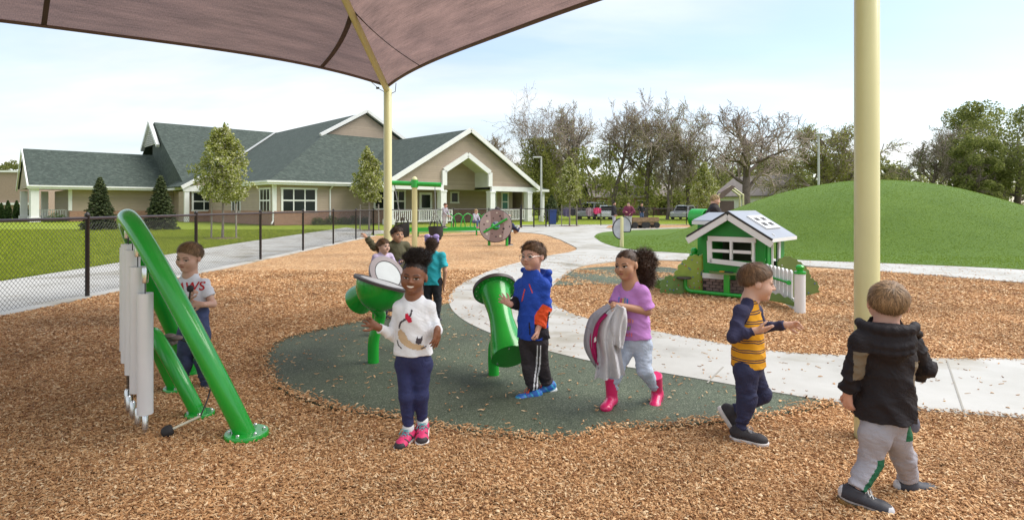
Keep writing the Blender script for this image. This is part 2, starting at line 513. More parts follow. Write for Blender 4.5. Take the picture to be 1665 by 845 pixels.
CONC_PX_L = [(606, 381), (660, 377.5), (720, 376.5), (780, 376.5), (840, 377.5), (880, 381), (905, 388), (925, 397), (938, 405), (925, 411), (895, 416), (860, 424), (820, 434), (780, 448), (748, 465), (731, 482), (732, 500), (750, 520), (790, 541), (850, 562), (950, 588), (1050, 605), (1150, 622), (1250, 640), (1350, 656), (1420, 664), (1500, 672), (1665, 684), (1900, 700)]
CONC_PX_R = [(1900, 603), (1665, 587), (1530, 586), (1400, 582), (1250, 573), (1130, 553), (1060, 540), (960, 521), (915, 505), (896, 490), (893, 475), (905, 460), (925, 445), (945, 434), (985, 427), (1040, 424), (1100, 424), (1200, 427), (1310, 433), (1480, 446), (1665, 461), (2000, 490)]
CONC_PX_T = [(2000, 450), (1500, 415), (1300, 405), (1100, 395), (1050, 385), (1000, 375), (1165, 369), (1165, 365), (1000, 365.2), (900, 365.5), (830, 366.5), (760, 369), (690, 372), (606, 376)]
conc = smooth_poly(gp(CONC_PX_L), 5, False) + smooth_poly(gp(CONC_PX_R), 5, False) + gp(CONC_PX_T)
PAD_PX = [(424, 597), (437, 566), (470, 549), (530, 535), (590, 522), (650, 511), (730, 494), (760, 500), (800, 520), (900, 560), (1100, 600), (1250, 632), (1352, 655), (1325, 664), (1257, 679), (1140, 691), (1060, 700), (996, 701), (950, 714), (907, 719), (840, 713), (766, 706), (707, 699), (638, 683), (570, 673), (505, 655), (447, 630)]
pad = smooth_poly(gp(PAD_PX), 5)
BAND_PX = [(896, 463), (922, 444), (950, 437), (1010, 434), (1090, 436), (1105, 446), (1090, 458), (1040, 464), (960, 463)]
band = smooth_poly(gp(BAND_PX), 5)
_tb = M_TURF.node_tree.nodes['Principled BSDF']; _tb.inputs['Sheen Weight'].default_value = .35; _tb.inputs['Sheen Roughness'].default_value = .4; _tb.inputs['Sheen Tint'].default_value = (.42, .62, .22, 1)
TURF_PX = [(966, 386), (974, 380), (1000, 376.6), (1080, 373.6), (1150, 371.5), (1230, 368), (1330, 363)]
TURF_PX2 = [(2150, 480), (1850, 454), (1665, 440), (1480, 431), (1300, 424), (1200, 418), (1100, 412), (1040, 408), (1000, 402), (977, 394)]
turf = smooth_poly(gp(TURF_PX), 5, False) + [Vector((60, 46, 0)), Vector((60, 14, 0))] + smooth_poly(gp(TURF_PX2), 5, False)
mulch_poly = [Vector((FX + .08, -3, 0)), Vector((FX + .08, 27.6, 0)), Vector((0.4, 33.5, 0)), Vector((6, 24, 0)), Vector((6, 17.5, 0)), Vector((16, 15, 0)), Vector((16, -3, 0))]
# the beds are gently uneven
def bed(name, x0, x1, y0, y1, st, poly):
    xs = np.arange(x0, x1 + st, st); ys = np.arange(y0, y1 + st, st)
    X, Y = np.meshgrid(xs, ys)
    Z = 0.008 * np.sin(X * 2.1 + 1) * np.cos(Y * 1.7) + 0.006 * np.sin(X * 5.3 + Y * 3.1) - 0.004
    v = np.stack([X, Y, Z], -1).reshape(-1, 3)
    nx, ny = len(xs), len(ys)
    i = np.arange((ny - 1) * nx).reshape(ny - 1, nx)[:, :-1].ravel()
    f = np.stack([i, i + 1, i + nx + 1, i + nx], -1)
    c = v[f].mean(1)
    f = f[in_poly(c[:, 0], c[:, 1], poly)]
    return tag(link(name, np_mesh(name, v, f), M_MULCH), kind='structure')
bed('mulch_bed', FX, 16.2, -3, 34, 0.3, mulch_poly)
slab('rubber_pad', pad, 0.016, M_RUBBER)
slab('rubber_band', band, 0.016, M_RUBBER)
slab('path', conc, 0.022, M_CONC, 0.05)
slab('turf', turf, 0.030, M_TURF, 0.05)
sw = [Vector((-6.42, -3, 0)), Vector((-6.42, 27, 0)), G(606, 376), Vector((-10.4, 37.5, 0)), Vector((-9.95, 22, 0)), Vector((-9.25, 13, 0)), Vector((-9.0, 8, 0)), Vector((-9.0, -3, 0))]
slab('sidewalk', sw, 0.012, M_CONC)
slab('far_mulch', gp([(985, 371), (1050, 371), (1150, 369.5), (1190, 368), (1190, 365.6), (1050, 366), (990, 367)]), 0.028, M_MULCH)
slab('mulch_kerb', [Vector((FX - .12, -3, 0)), Vector((FX + .10, -3, 0)), Vector((FX + .10, 27.3, 0)), Vector((FX - .12, 27.3, 0))], 0.018, M_CONC)
mbj = MB()
for a, b in (((1176, 596), (1150, 622)), ((905, 503), (850, 562)), ((1540, 586), (1570, 677)), ((893, 478), (742, 470)), ((925, 444), (840, 429))):
    mbj.beam(G(a[0], a[1], .0235), G(b[0], b[1], .0235), .012, .003)
tag(mbj.build('path_joints', mat('joint', (.30, .285, .25), .9)), kind='structure')
MC = Vector((14.0, 23.2)); MR = 7.9; MH = 2.33
def mound_h(r): return MH * max(0.0, 1 - (r / MR) ** 2) ** 1.35
mb = MB(); NA, NR = 96, 40
vs = [(MC.x, MC.y, MH)]
for i in range(1, NR + 1):
    for j in range(NA):
        a = 2 * math.pi * j / NA; r = MR * i / NR * (1 + 0.05 * math.sin(2 * a + .6) + .02 * math.sin(5 * a))
        x, y = MC.x + r * math.cos(a) * 1.0, MC.y + r * math.sin(a)
        vs.append((x, y, mound_h(MR * i / NR) + 0.02 * math.sin(x * 1.9) * math.cos(y * 1.3) * (1 - i / NR) + .031))
fs = [(0, 1 + j, 1 + (j + 1) % NA) for j in range(NA)]
for i in range(NR - 1):
    for j in range(NA):
        fs.append((1 + i * NA + j, 1 + (i + 1) * NA + j, 1 + (i + 1) * NA + (j + 1) % NA, 1 + i * NA + (j + 1) % NA))
mb.add(vs, fs)
tag(mb.build('turf_mound', M_TURF, smooth=60), kind='structure')
# ---------------------------------------------------------------- loose wood chips (nobody could count them)
def chip_field(name, seed, pts, scl, rnd_tilt, matl):
    """points carrying their own turn, size and prototype; the prototypes are a few chips kept in the same mesh"""
    rng = np.random.default_rng(seed)
    V = []; F = []; pid = []
    NP = 7
    for k in range(NP):
        L = rng.uniform(.026, .055); W = rng.uniform(.008, .017); T = rng.uniform(.003, .006)
        if k == 5: L, W = .075, .007
        if k == 6: L, W = .032, .024
        cols = []
        for t, wf in ((-.5, rng.uniform(.35, .8)), (-.1, 1), (.25, rng.uniform(.8, 1)), (.5, rng.uniform(.15, .6))):
            zc = .004 * math.cos(t * 5 + k); xo = rng.uniform(-.1, .1) * W
            for (sx, sz) in ((-.5, 0), (.5, 0), (.42, 1), (-.42, 1)):
                cols.append((sx * W * wf + xo, t * L, zc + sz * T))
        b = len(V); V += cols; pid += [k + 1] * len(cols)
        for i in range(3):
            for j in range(4):
                F.append((b + i * 4 + j, b + i * 4 + (j + 1) % 4, b + (i + 1) * 4 + (j + 1) % 4, b + (i + 1) * 4 + j))
        F.append((b, b + 1, b + 2, b + 3)); F.append((b + 12, b + 15, b + 14, b + 13))
    n = len(pts); nb = len(V)
    allv = np.concatenate([np.array(V, np.float32), pts.astype(np.float32)])
    me = bpy.data.meshes.new(name)
    me.from_pydata(allv.tolist(), [], F)
    rot = np.zeros((len(allv), 3), np.float32)
    rot[nb:, 2] = rng.uniform(0, 2 * math.pi, n); rot[nb:, 0] = rng.normal(0, rnd_tilt, n); rot[nb:, 1] = rng.normal(0, rnd_tilt * 1.3, n)
    sca = np.ones(len(allv), np.float32); sca[nb:] = scl * rng.uniform(.55, 1.35, n)
    ids = np.zeros(len(allv), np.int32); ids[:nb] = pid
    tone = np.zeros(len(allv), np.float32); tone[nb:] = rng.random(n)
    a = me.attributes.new('turn', 'FLOAT_VECTOR', 'POINT'); a.data.foreach_set('vector', rot.ravel())
    a = me.attributes.new('size', 'FLOAT', 'POINT'); a.data.foreach_set('value', sca)
    a = me.attributes.new('proto', 'INT', 'POINT'); a.data.foreach_set('value', ids)
    o = link(name, me, matl)
    ng = bpy.data.node_groups.new(name + '_scatter', 'GeometryNodeTree')
    ng.interface.new_socket('Geometry', in_out='INPUT', socket_type='NodeSocketGeometry')
    ng.interface.new_socket('Geometry', in_out='OUTPUT', socket_type='NodeSocketGeometry')
    N = ng.nodes.new; Lk = ng.links.new
    gi = N('NodeGroupInput'); go = N('NodeGroupOutput')
    def attr(nm, ty):
        q = N('GeometryNodeInputNamedAttribute'); q.data_type = ty; q.inputs['Name'].default_value = nm
        return q.outputs['Attribute']
    cp = N('FunctionNodeCompare'); cp.data_type = 'INT'; cp.operation = 'EQUAL'
    Lk(attr('proto', 'INT'), cp.inputs[2]); cp.inputs[3].default_value = 0
    sp = N('GeometryNodeSeparateGeometry'); sp.domain = 'POINT'
    Lk(gi.outputs[0], sp.inputs[0]); Lk(cp.outputs[0], sp.inputs[1])
    si = N('GeometryNodeSplitToInstances'); si.domain = 'POINT'
    Lk(sp.outputs[1], si.inputs[0]); Lk(attr('proto', 'INT'), si.inputs['Group ID'])
    ip = N('GeometryNodeInstanceOnPoints')
    Lk(sp.outputs[0], ip.inputs['Points']); Lk(si.outputs['Instances'], ip.inputs['Instance'])
    ip.inputs['Pick Instance'].default_value = True
    e2r = N('FunctionNodeEulerToRotation'); Lk(attr('turn', 'FLOAT_VECTOR'), e2r.inputs[0])
    Lk(e2r.outputs[0], ip.inputs['Rotation']); Lk(attr('size', 'FLOAT'), ip.inputs['Scale'])
    Lk(ip.outputs[0], go.inputs[0])
    md = o.modifiers.new('scatter', 'NODES'); md.node_group = ng
    return tag(o, kind='stuff')
def f_chip(nt, b):
    oi = nt.nodes.new('ShaderNodeObjectInfo')
    r = nt.nodes.new('ShaderNodeValToRGB'); set_ramp(r, CHIP_STOPS)
    nt.links.new(oi.outputs['Random'], r.inputs[0])
    tc = nt.nodes.new('ShaderNodeTexCoord')
    mp = nt.nodes.new('ShaderNodeMapping'); mp.inputs['Scale'].default_value = (500, 40, 500)
    nt.links.new(tc.outputs['Object'], mp.inputs[0])
    n = nt.nodes.new('ShaderNodeTexNoise'); n.inputs['Scale'].default_value = 1.0; nt.links.new(mp.outputs[0], n.inputs['Vector'])
    mr = nt.nodes.new('ShaderNodeMapRange'); mr.inputs[3].default_value = .78; mr.inputs[4].default_value = 1.22
    nt.links.new(n.outputs['Fac'], mr.inputs[0])
    # damp and trodden patches
    nb = nt.nodes.new('ShaderNodeTexNoise'); nb.inputs['Scale'].default_value = .8; nb.inputs['Detail'].default_value = 5; nt.links.new(oi.outputs['Location'], nb.inputs['Vector'])
    mb_ = nt.nodes.new('ShaderNodeMapRange'); mb_.inputs[1].default_value = .32; mb_.inputs[2].default_value = .62; mb_.inputs[3].default_value = .74; mb_.inputs[4].default_value = 1.14; nt.links.new(nb.outputs['Fac'], mb_.inputs[0])
    mm = nt.nodes.new('ShaderNodeMath'); mm.operation = 'MULTIPLY'; nt.links.new(mr.outputs[0], mm.inputs[0]); nt.links.new(mb_.outputs[0], mm.inputs[1])
    vm = nt.nodes.new('ShaderNodeVectorMath'); vm.operation = 'SCALE'
    nt.links.new(r.outputs[0], vm.inputs[0]); nt.links.new(mm.outputs[0], vm.inputs['Scale'])
    nt.links.new(vm.outputs[0], b.inputs['Base Color'])
    b.inputs['Roughness'].default_value = .72; b.inputs['Specular IOR Level'].default_value = .3
M_CHIP = ramp_mat('wood chip', f_chip)
_rng = np.random.default_rng(11)
def sample_ground(n, y0, y1):
    y = np.sqrt(_rng.uniform(y0 * y0, y1 * y1, n)); x = _rng.uniform(-1, 1, n) * (0.90 * y + 0.9)
    return x, y
def field_mask(x, y, grow=0.0):
    on = in_poly(x, y, pad) | in_poly(x, y, conc)
    keep = (x > FX + .1) & (x < 12) & ~on
    for (gx, gy, rr) in ((401, 709, .125), (314, 606, .125), (325, 677, .092), (287, 636, .092), (1409, 714, .068)):
        c_ = G(gx, gy); keep &= (x - c_.x) ** 2 + (y - c_.y) ** 2 > rr * rr
    return keep
def edge_blur(x, y, s):
    return x + _rng.normal(0, s, len(x)), y + _rng.normal(0, s, len(x))
P_ = []; S_ = []
for (y0, y1, dens, size) in ((1.9, 3.4, 17500, .47), (3.4, 5.2, 12500, .50), (5.2, 8.0, 3800, .74), (8.0, 12.5, 1000, 1.1)):
    area = (y1 ** 2 - y0 ** 2) * .9 + 1.8 * (y1 - y0)
    x, y = sample_ground(int(area * dens), y0, y1)
    xb, yb = edge_blur(x, y, .035)
    k = field_mask(xb, yb)
    x, y = x[k], y[k]; k = field_mask(x, y) | in_poly(x, y, pad) | in_poly(x, y, conc); x, y = x[k], y[k]
    z = 0.008 * np.sin(x * 2.1 + 1) * np.cos(y * 1.7) + 0.006 * np.sin(x * 5.3 + y * 3.1) + np.abs(_rng.normal(0, .0065, len(x))) + .004
    onpad = in_poly(x, y, pad) | in_poly(x, y, conc)
    z = np.where(onpad, .024 + np.abs(_rng.normal(0, .004, len(x))), z)
    P_.append(np.stack([x, y, z], -1)); S_.append(np.full(len(x), size))
chip_field('mulch_chips', 3, np.concatenate(P_), np.concatenate(S_), .20, M_CHIP)
# stray chips kicked onto the rubber and the concrete
x, y = sample_ground(24000, 2.5, 16)
d = _rng.random(len(x))
inp = in_poly(x, y, pad); inc = in_poly(x, y, conc) & ~inp
k = (inp & (d < .62)) | (inc & (d < .50))
x, y = x[k], y[k]
chip_field('stray_chips', 5, np.stack([x, y, np.full(len(x), .0245)], -1), np.full(len(x), .62), .05, M_CHIP)
# a bank of chips piled along the rim of the rubber pad
x, y = [], []
for i in range(len(pad)):
    a, b = pad[i], pad[(i + 1) % len(pad)]
    n = int((b - a).length * 420)
    t = _rng.random(n)
    nx, ny = (b - a).y, -(b - a).x; l = math.hypot(nx, ny) + 1e-6
    w = _rng.normal(-.01, .055, n)
    x.append(a.x + (b.x - a.x) * t + nx / l * w); y.append(a.y + (b.y - a.y) * t + ny / l * w)
x = np.concatenate(x); y = np.concatenate(y)
k = ~in_poly(x, y, conc); x, y = x[k], y[k]
chip_field('rim_chips', 8, np.stack([x, y, .02 + np.abs(_rng.normal(0, .008, len(x)))], -1), np.full(len(x), .58), .28, M_CHIP)

# blades standing on the lawn behind the near fence
def blade_field(name, seed, pts, scl, matl):
    rng = np.random.default_rng(seed); V = []; F = []; pid = []
    for k in range(5):
        for j in range(7):
            a = rng.uniform(0, 6.28); r = rng.uniform(0, .05); x, y = r * math.cos(a), r * math.sin(a); h = rng.uniform(.035, .075); w = rng.uniform(.003, .006); th = rng.uniform(0, 6.28); ux, uy = math.cos(th) * w, math.sin(th) * w; lx, ly = rng.normal(0, .02), rng.normal(0, .02)
            b = len(V); V += [(x - ux, y - uy, 0), (x + ux, y + uy, 0), (x + ux * .7 + lx * .5, y + uy * .7 + ly * .5, h * .6), (x - ux * .7 + lx * .5, y - uy * .7 + ly * .5, h * .6), (x + lx * 1.3, y + ly * 1.3, h)]
            F += [(b, b + 1, b + 2, b + 3), (b + 3, b + 2, b + 4)]; pid += [k + 1] * 5
    n = len(pts); nb = len(V); allv = np.concatenate([np.array(V, np.float32), pts.astype(np.float32)])
    me = bpy.data.meshes.new(name); me.from_pydata(allv.tolist(), [], F)
    rot = np.zeros((len(allv), 3), np.float32); rot[nb:, 2] = rng.uniform(0, 6.28, n); sca = np.ones(len(allv), np.float32); sca[nb:] = scl * rng.uniform(.6, 1.3, n); ids = np.zeros(len(allv), np.int32); ids[:nb] = pid
    a = me.attributes.new('turn', 'FLOAT_VECTOR', 'POINT'); a.data.foreach_set('vector', rot.ravel())
    a = me.attributes.new('size', 'FLOAT', 'POINT'); a.data.foreach_set('value', sca)
    a = me.attributes.new('proto', 'INT', 'POINT'); a.data.foreach_set('value', ids)
    o = link(name, me, matl); md = o.modifiers.new('scatter', 'NODES'); md.node_group = bpy.data.node_groups['mulch_chips_scatter']
    return tag(o, kind='stuff')
def f_blade(nt, b, st=None):
    oi = nt.nodes.new('ShaderNodeObjectInfo'); r = nt.nodes.new('ShaderNodeValToRGB'); set_ramp(r, st or [(0, (.16, .22, .014)), (.5, (.31, .37, .026)), (1, (.44, .48, .06))])
    nt.links.new(oi.outputs['Random'], r.inputs[0]); nt.links.new(r.outputs[0], b.inputs['Base Color']); b.inputs['Roughness'].default_value = .6; b.inputs['Specular IOR Level'].default_value = .2
    t = nt.nodes.new('ShaderNodeBsdfTranslucent'); nt.links.new(r.outputs[0], t.inputs['Color']); mx = nt.nodes.new('ShaderNodeMixShader'); mx.inputs[0].default_value = .5
    nt.links.new(b.outputs[0], mx.inputs[1]); nt.links.new(t.outputs[0], mx.inputs[2]); nt.links.new(mx.outputs[0], nt.nodes['Material Output'].inputs[0])
_y = np.concatenate([_rng.uniform(7, 14, 38000), _rng.uniform(14, 34, 42000)]); _x = -9.2 - (_rng.random(len(_y))) * (np.clip(_y * .95 - 8.2, 1.2, 26))
_k = _x < np.interp(_y, [7, 13, 22, 37], [-9.05, -9.3, -10.0, -10.5]); _x, _y = _x[_k], _y[_k]
blade_field('grass_blades', 21, np.stack([_x, _y, np.full(len(_x), -.02)], -1), np.where(_y < 14, .9, 1.25), ramp_mat('grass blade', f_blade))

# the pile of the artificial turf, seen as fine fibres on the mound and its apron
_x = _rng.uniform(2.0, 23.5, 150000); _y = _rng.uniform(11.5, 27, 150000)
_k = in_poly(_x, _y, turf) & (_x < _y * .95 + 1.5) & (_rng.random(150000) < np.clip(24 / _y - .55, .1, 1)); _x, _y = _x[_k], _y[_k]
_mo = bpy.data.objects['turf_mound'].data; _bv = BVHTree.FromPolygons([v.co[:] for v in _mo.vertices], [p.vertices[:] for p in _mo.polygons])
_z = []
for _a, _b in zip(_x, _y):
    _h = _bv.ray_cast(Vector((_a, _b, 9)), Vector((0, 0, -1)))[0]; _z.append(max(_h.z if _h is not None else 0, .03) - .004)
_z = np.array(_z)
blade_field('turf_pile', 22, np.stack([_x, _y, _z], -1), np.full(len(_x), .36), ramp_mat('turf fibre', lambda nt, b: f_blade(nt, b, [(0, (.11, .185, .010)), (.5, (.185, .275, .022)), (1, (.27, .365, .05))])))
# ================================================================ the school building behind the lawn
def f_siding(nt, b, rgb, pitch, depth=.5):
    tc = nt.nodes.new('ShaderNodeTexCoord'); sp = nt.nodes.new('ShaderNodeSeparateXYZ')
    nt.links.new(tc.outputs['Object'], sp.inputs[0])
    d = nt.nodes.new('ShaderNodeMath'); d.operation = 'DIVIDE'; d.inputs[1].default_value = pitch
    nt.links.new(sp.outputs['Z'], d.inputs[0])
    fr = nt.nodes.new('ShaderNodeMath'); fr.operation = 'FRACT'; nt.links.new(d.outputs[0], fr.inputs[0])
    fl = nt.nodes.new('ShaderNodeMath'); fl.operation = 'FLOOR'; nt.links.new(d.outputs[0], fl.inputs[0])
    wn = nt.nodes.new('ShaderNodeTexWhiteNoise'); wn.noise_dimensions = '1D'; nt.links.new(fl.outputs[0], wn.inputs['W'])
    n = nt.nodes.new('ShaderNodeTexNoise'); n.inputs['Scale'].default_value = 1.2; n.inputs['Detail'].default_value = 6
    nt.links.new(tc.outputs['Object'], n.inputs['Vector'])
    m1 = nt.nodes.new('ShaderNodeMapRange'); m1.inputs[3].default_value = .93; m1.inputs[4].default_value = 1.05; nt.links.new(wn.outputs[0], m1.inputs[0])
    m2 = nt.nodes.new('ShaderNodeMapRange'); m2.inputs[3].default_value = .85; m2.inputs[4].default_value = 1.12; nt.links.new(n.outputs['Fac'], m2.inputs[0])
    mu = nt.nodes.new('ShaderNodeMath'); mu.operation = 'MULTIPLY'; nt.links.new(m1.outputs[0], mu.inputs[0]); nt.links.new(m2.outputs[0], mu.inputs[1])
    vm = nt.nodes.new('ShaderNodeVectorMath'); vm.operation = 'SCALE'; vm.inputs[0].default_value = rgb
    nt.links.new(mu.outputs[0], vm.inputs['Scale']); nt.links.new(vm.outputs[0], b.inputs['Base Color'])
    inv = nt.nodes.new('ShaderNodeMath'); inv.operation = 'POWER'; inv.inputs[1].default_value = 3.0; nt.links.new(fr.outputs[0], inv.inputs[0])
    iv2 = nt.nodes.new('ShaderNodeMath'); iv2.operation = 'SUBTRACT'; iv2.inputs[0].default_value = 1.0; nt.links.new(inv.outputs[0], iv2.inputs[1])
    bp = nt.nodes.new('ShaderNodeBump'); bp.inputs['Strength'].default_value = depth; bp.inputs['Distance'].default_value = .03
    nt.links.new(iv2.outputs[0], bp.inputs['Height']); nt.links.new(bp.outputs[0], b.inputs['Normal'])
    b.inputs['Roughness'].default_value = .65
M_SIDING = ramp_mat('tan lap siding', lambda nt, b: f_siding(nt, b, (.36, .285, .215), .17))
def f_shingle(nt, b):
    tc = nt.nodes.new('ShaderNodeTexCoord')
    mp = nt.nodes.new('ShaderNodeMapping'); mp.inputs['Scale'].default_value = (1, 1, 1); nt.links.new(tc.outputs['Object'], mp.inputs[0])
    v = nt.nodes.new('ShaderNodeTexVoronoi'); v.inputs['Scale'].default_value = 5.0; nt.links.new(mp.outputs[0], v.inputs['Vector'])
    sp = nt.nodes.new('ShaderNodeSeparateColor'); nt.links.new(v.outputs['Color'], sp.inputs[0])
    r = nt.nodes.new('ShaderNodeValToRGB')
    set_ramp(r, [(0, (.032, .045, .036)), (.4, (.040, .057, .046)), (.75, (.050, .069, .056)), (1, (.066, .085, .070))])
    nt.links.new(sp.outputs[0], r.inputs[0])
    n = nt.nodes.new('ShaderNodeTexNoise'); n.inputs['Scale'].default_value = 14; n.inputs['Detail'].default_value = 3; nt.links.new(tc.outputs['Object'], n.inputs['Vector'])
    mr = nt.nodes.new('ShaderNodeMapRange'); mr.inputs[3].default_value = .7; mr.inputs[4].default_value = 1.3; nt.links.new(n.outputs['Fac'], mr.inputs[0])
    vm = nt.nodes.new('ShaderNodeVectorMath'); vm.operation = 'SCALE'; nt.links.new(r.outputs[0], vm.inputs[0]); nt.links.new(mr.outputs[0], vm.inputs['Scale'])
    nt.links.new(vm.outputs[0], b.inputs['Base Color'])
    bp = nt.nodes.new('ShaderNodeBump'); bp.inputs['Strength'].default_value = .5; bp.inputs['Distance'].default_value = .02
    nt.links.new(sp.outputs[1], bp.inputs['Height']); nt.links.new(bp.outputs[0], b.inputs['Normal'])
    b.inputs['Roughness'].default_value = .85
M_ROOF = ramp_mat('green asphalt shingle', f_shingle)
def f_brick(nt, b, c1, c2, mo, sc_=1.0):
    tc = nt.nodes.new('ShaderNodeTexCoord')
    sp = nt.nodes.new('ShaderNodeSeparateXYZ'); nt.links.new(tc.outputs['Object'], sp.inputs[0])
    ad = nt.nodes.new('ShaderNodeMath'); ad.operation = 'ADD'; nt.links.new(sp.outputs['X'], ad.inputs[0]); nt.links.new(sp.outputs['Y'], ad.inputs[1])
    cm = nt.nodes.new('ShaderNodeCombineXYZ'); nt.links.new(ad.outputs[0], cm.inputs[0]); nt.links.new(sp.outputs['Z'], cm.inputs[1])
    bt = nt.nodes.new('ShaderNodeTexBrick'); bt.inputs['Scale'].default_value = 4.2 * sc_
    bt.inputs['Color1'].default_value = (*c1, 1); bt.inputs['Color2'].default_value = (*c2, 1); bt.inputs['Mortar'].default_value = (*mo, 1)
    bt.inputs['Mortar Size'].default_value = .018; bt.inputs['Row Height'].default_value = .32
    nt.links.new(cm.outputs[0], bt.inputs['Vector']); nt.links.new(bt.outputs['Color'], b.inputs['Base Color'])
    b.inputs['Roughness'].default_value = .85
M_BRICK = ramp_mat('red brick', lambda nt, b: f_brick(nt, b, (.30, .145, .09), (.38, .20, .13), (.40, .35, .29)))
M_TRIM = mat('white trim', (.74, .74, .73), .5, .05, 2)
M_SOFFIT = mat('white soffit', (.62, .62, .61), .6, .05, 2)
M_GLASS = mat('dark window glass', (.016, .022, .022), .12, .3, .8, spec=.22)
M_TEAL = mat('teal window shade', (.035, .17, .14), .3, .1)
BA = math.atan2(.683, .73)
bld = empty('school_building', (-16.7, 41, 0), BA, 'long single-storey tan school with green shingle roofs and white gabled porch', 'building')
def wall(x0, y0, x1, y1, z0, z1, m, name='wall', t=.2):
    mb = MB(); mb.beam((x0, y0, (z0 + z1) / 2), (x1, y1, (z0 + z1) / 2), t, z1 - z0)
    return mb.build(name, m, bld)
def roofp(name, faces, m=None):
    """roof planes given as outlines, each 0.12 thick"""
    mb = MB()
    for fc in faces:
        p = [Vector(q) for q in fc]
        n = (p[1] - p[0]).cross(p[2] - p[0]).normalized()
        if n.z < 0: n = -n
        mb.prism(p, -n * .12)
    return mb.build(name, m or M_ROOF, bld)
def window(x, y, z, w, h, nx, ny, face='front', glass=None, name='window'):
    """frame with its panes; face front = -y, left = -x"""
    e = MB(); t = .10; fw = .085
    def bx(a, c, b, d, t_=t, off=0.):
        if face == 'front': return ((x + a, y - off, z + c), (b, t_, d))
        return ((x - off, y + a, z + c), (t_, b, d))
    e.box(*bx(0, h / 2, w + .24, .12)); e.box(*bx(0, -h / 2, w + .24, .14))
    for s in (-1, 1): e.box(*bx(s * w / 2, 0, .14, h - .135))
    for i in range(1, nx): e.box(*bx(-w / 2 + w * i / nx, 0, fw, h - .135, .07))
    for j in range(1, ny): e.box(*bx(0, -h / 2 + h * j / ny, w - .145, fw + .02, .085))
    fo = e.build(name, M_TRIM, bld)
    for i in range(nx):
        for j in range(ny):
            q = MB(); q.box(*bx(-w / 2 + w * (i + .5) / nx, -h / 2 + h * (j + .5) / ny, w / nx - .02, h / ny - .02, .02, .015))
            q.build('pane', glass or M_GLASS, fo)
    return fo
EV = 3.1
# ---- wing A with its hipped front and gablet
wall(.6, .6, 23.4, .6, 1.0, 2.9, M_SIDING); wall(.55, .55, 23.45, .55, 0, 1.0, M_BRICK, 'brick_base')
wall(.6, .705, .6, 17, 1.0, 2.9, M_SIDING); wall(.55, .66, .55, 17, 0, 1.0, M_BRICK, 'brick_base')
wall(23.4, .705, 23.4, 14, 0, 2.9, M_SIDING)
roofp('roof', [[(0, 0, EV), (8, 8, 7.7), (8, 8.2, 7.7), (12, 8.2, 10), (12, 42, 10), (0, 42, EV)], [(0, 0, EV), (24, 0, EV), (16, 8, 7.7), (8, 8, 7.7)], [(24, 0, EV), (24, 42, EV), (12, 42, 10), (12, 8.2, 10), (16, 8, 7.7)]])
mb = MB(); mb.prism([(8.0, 8.25, 7.72), (16.0, 8.25, 7.72), (12, 8.25, 9.95)], (0, .1, 0)); mb.build('gable_wall', M_SIDING, bld)
mb = MB()
for s in (-1, 1):
    mb.beam((12 + s * 4.5, 8.0, 7.55), (12, 8.0, 10.12), .34, .26)
mb.build('rake_board', M_TRIM, bld)
mb = MB()
mb.box((12, -.02, 2.98), (24.2, .14, .26)); mb.box((-.02, 10, 2.98), (.14, 20, .26)); mb.box((24.02, 8, 2.98), (.14, 16, .26))
mb.box((12, .3, 2.86), (23.8, .6, .04)); mb.box((.3, 9, 2.86), (.56, 17, .04))
mb.build('eave_trim', M_TRIM, bld)
mb = MB(); mb.box((12, -.14, 3.06), (24.4, .13, .13)); mb.box((-.14, 10, 3.06), (.13, 20.1, .13)); mb.build('gutter', M_TRIM, bld)
mb = MB(); mb.tube([(.35, .35, 2.9), (.45, .42, 2.6), (.45, .45, .3), (.2, .1, .12)], .06, 8); mb.build('downspout', M_TRIM, bld); mb = MB(); mb.tube([(4.7, -.1, 3.0), (4.7, .15, 2.75), (4.7, .46, 2.6), (4.7, .46, .3), (4.7, .2, .12)], .06, 8); mb.build('downspout', M_TRIM, bld)
mb = MB(); mb.box((.6, .6, 1.95), (.24, .24, 1.9)); mb.build('corner_board', M_TRIM, bld)
window(2.35, .50, 1.75, 2.5, 1.7, 3, 2)
window(.50, 2.0, 1.75, 1.9, 1.7, 3, 2, 'left'); window(.50, 8.0, 1.75, 1.9, 1.7, 3, 2, 'left')
window(8.9, .50, 1.85, .9, 1.5, 1, 1); window(10.3, .50, 1.75, 1.9, 1.7, 3, 2)
window(16.4, .50, 2.1, .8, .9, 1, 1)
mb = MB(); mb.box((13.3, .47, 1.3), (1.3, .12, 2.4)); dr = mb.build('door', M_TRIM, bld)
for zz, hh in ((1.75, 1.1), (.65, .8)):
    q = MB(); q.box((13.3, .40, zz), (.85, .03, hh)); q.build('pane', M_GLASS, dr)
for u in (20.9, 22.4): window(u, .50, 1.75, .8, 1.7, 1, 2, glass=M_TEAL)
# ---- porch wing B, gable towards the play area
UC, HW, VF, EB, RB = 14.1, 7.8, -4.6, 2.95, 7.45
roofp('porch_roof', [[(UC - HW - .2, VF, EB - .1), (UC, VF, RB), (UC, 7.6, RB), (UC - HW - .2, 7.6, EB - .1)], [(UC + HW + .2, VF, EB - .1), (UC + HW + .2, 7.6, EB - .1), (UC, 7.6, RB), (UC, VF, RB)]])
AW, A1, A2 = 2.35, 4.15, 5.45
zr = lambda u: RB - .14 - abs(u - UC) * (RB - EB) / HW
gv = VF + .45
mb = MB()
L, Rr = UC - HW + .3, UC + HW - .3
mb.prism([(L, gv, 2.9), (UC - AW, gv, 2.9), (UC - AW, gv, A1), (UC, gv, A2), (UC, gv, zr(UC)), (L, gv, zr(L))], (0, .15, 0))
mb.prism([(Rr, gv, 2.9), (Rr, gv, zr(Rr)), (UC, gv, zr(UC)), (UC, gv, A2), (UC + AW, gv, A1), (UC + AW, gv, 2.9)], (0, .15, 0))
mb.build('porch_gable', M_SIDING, bld)
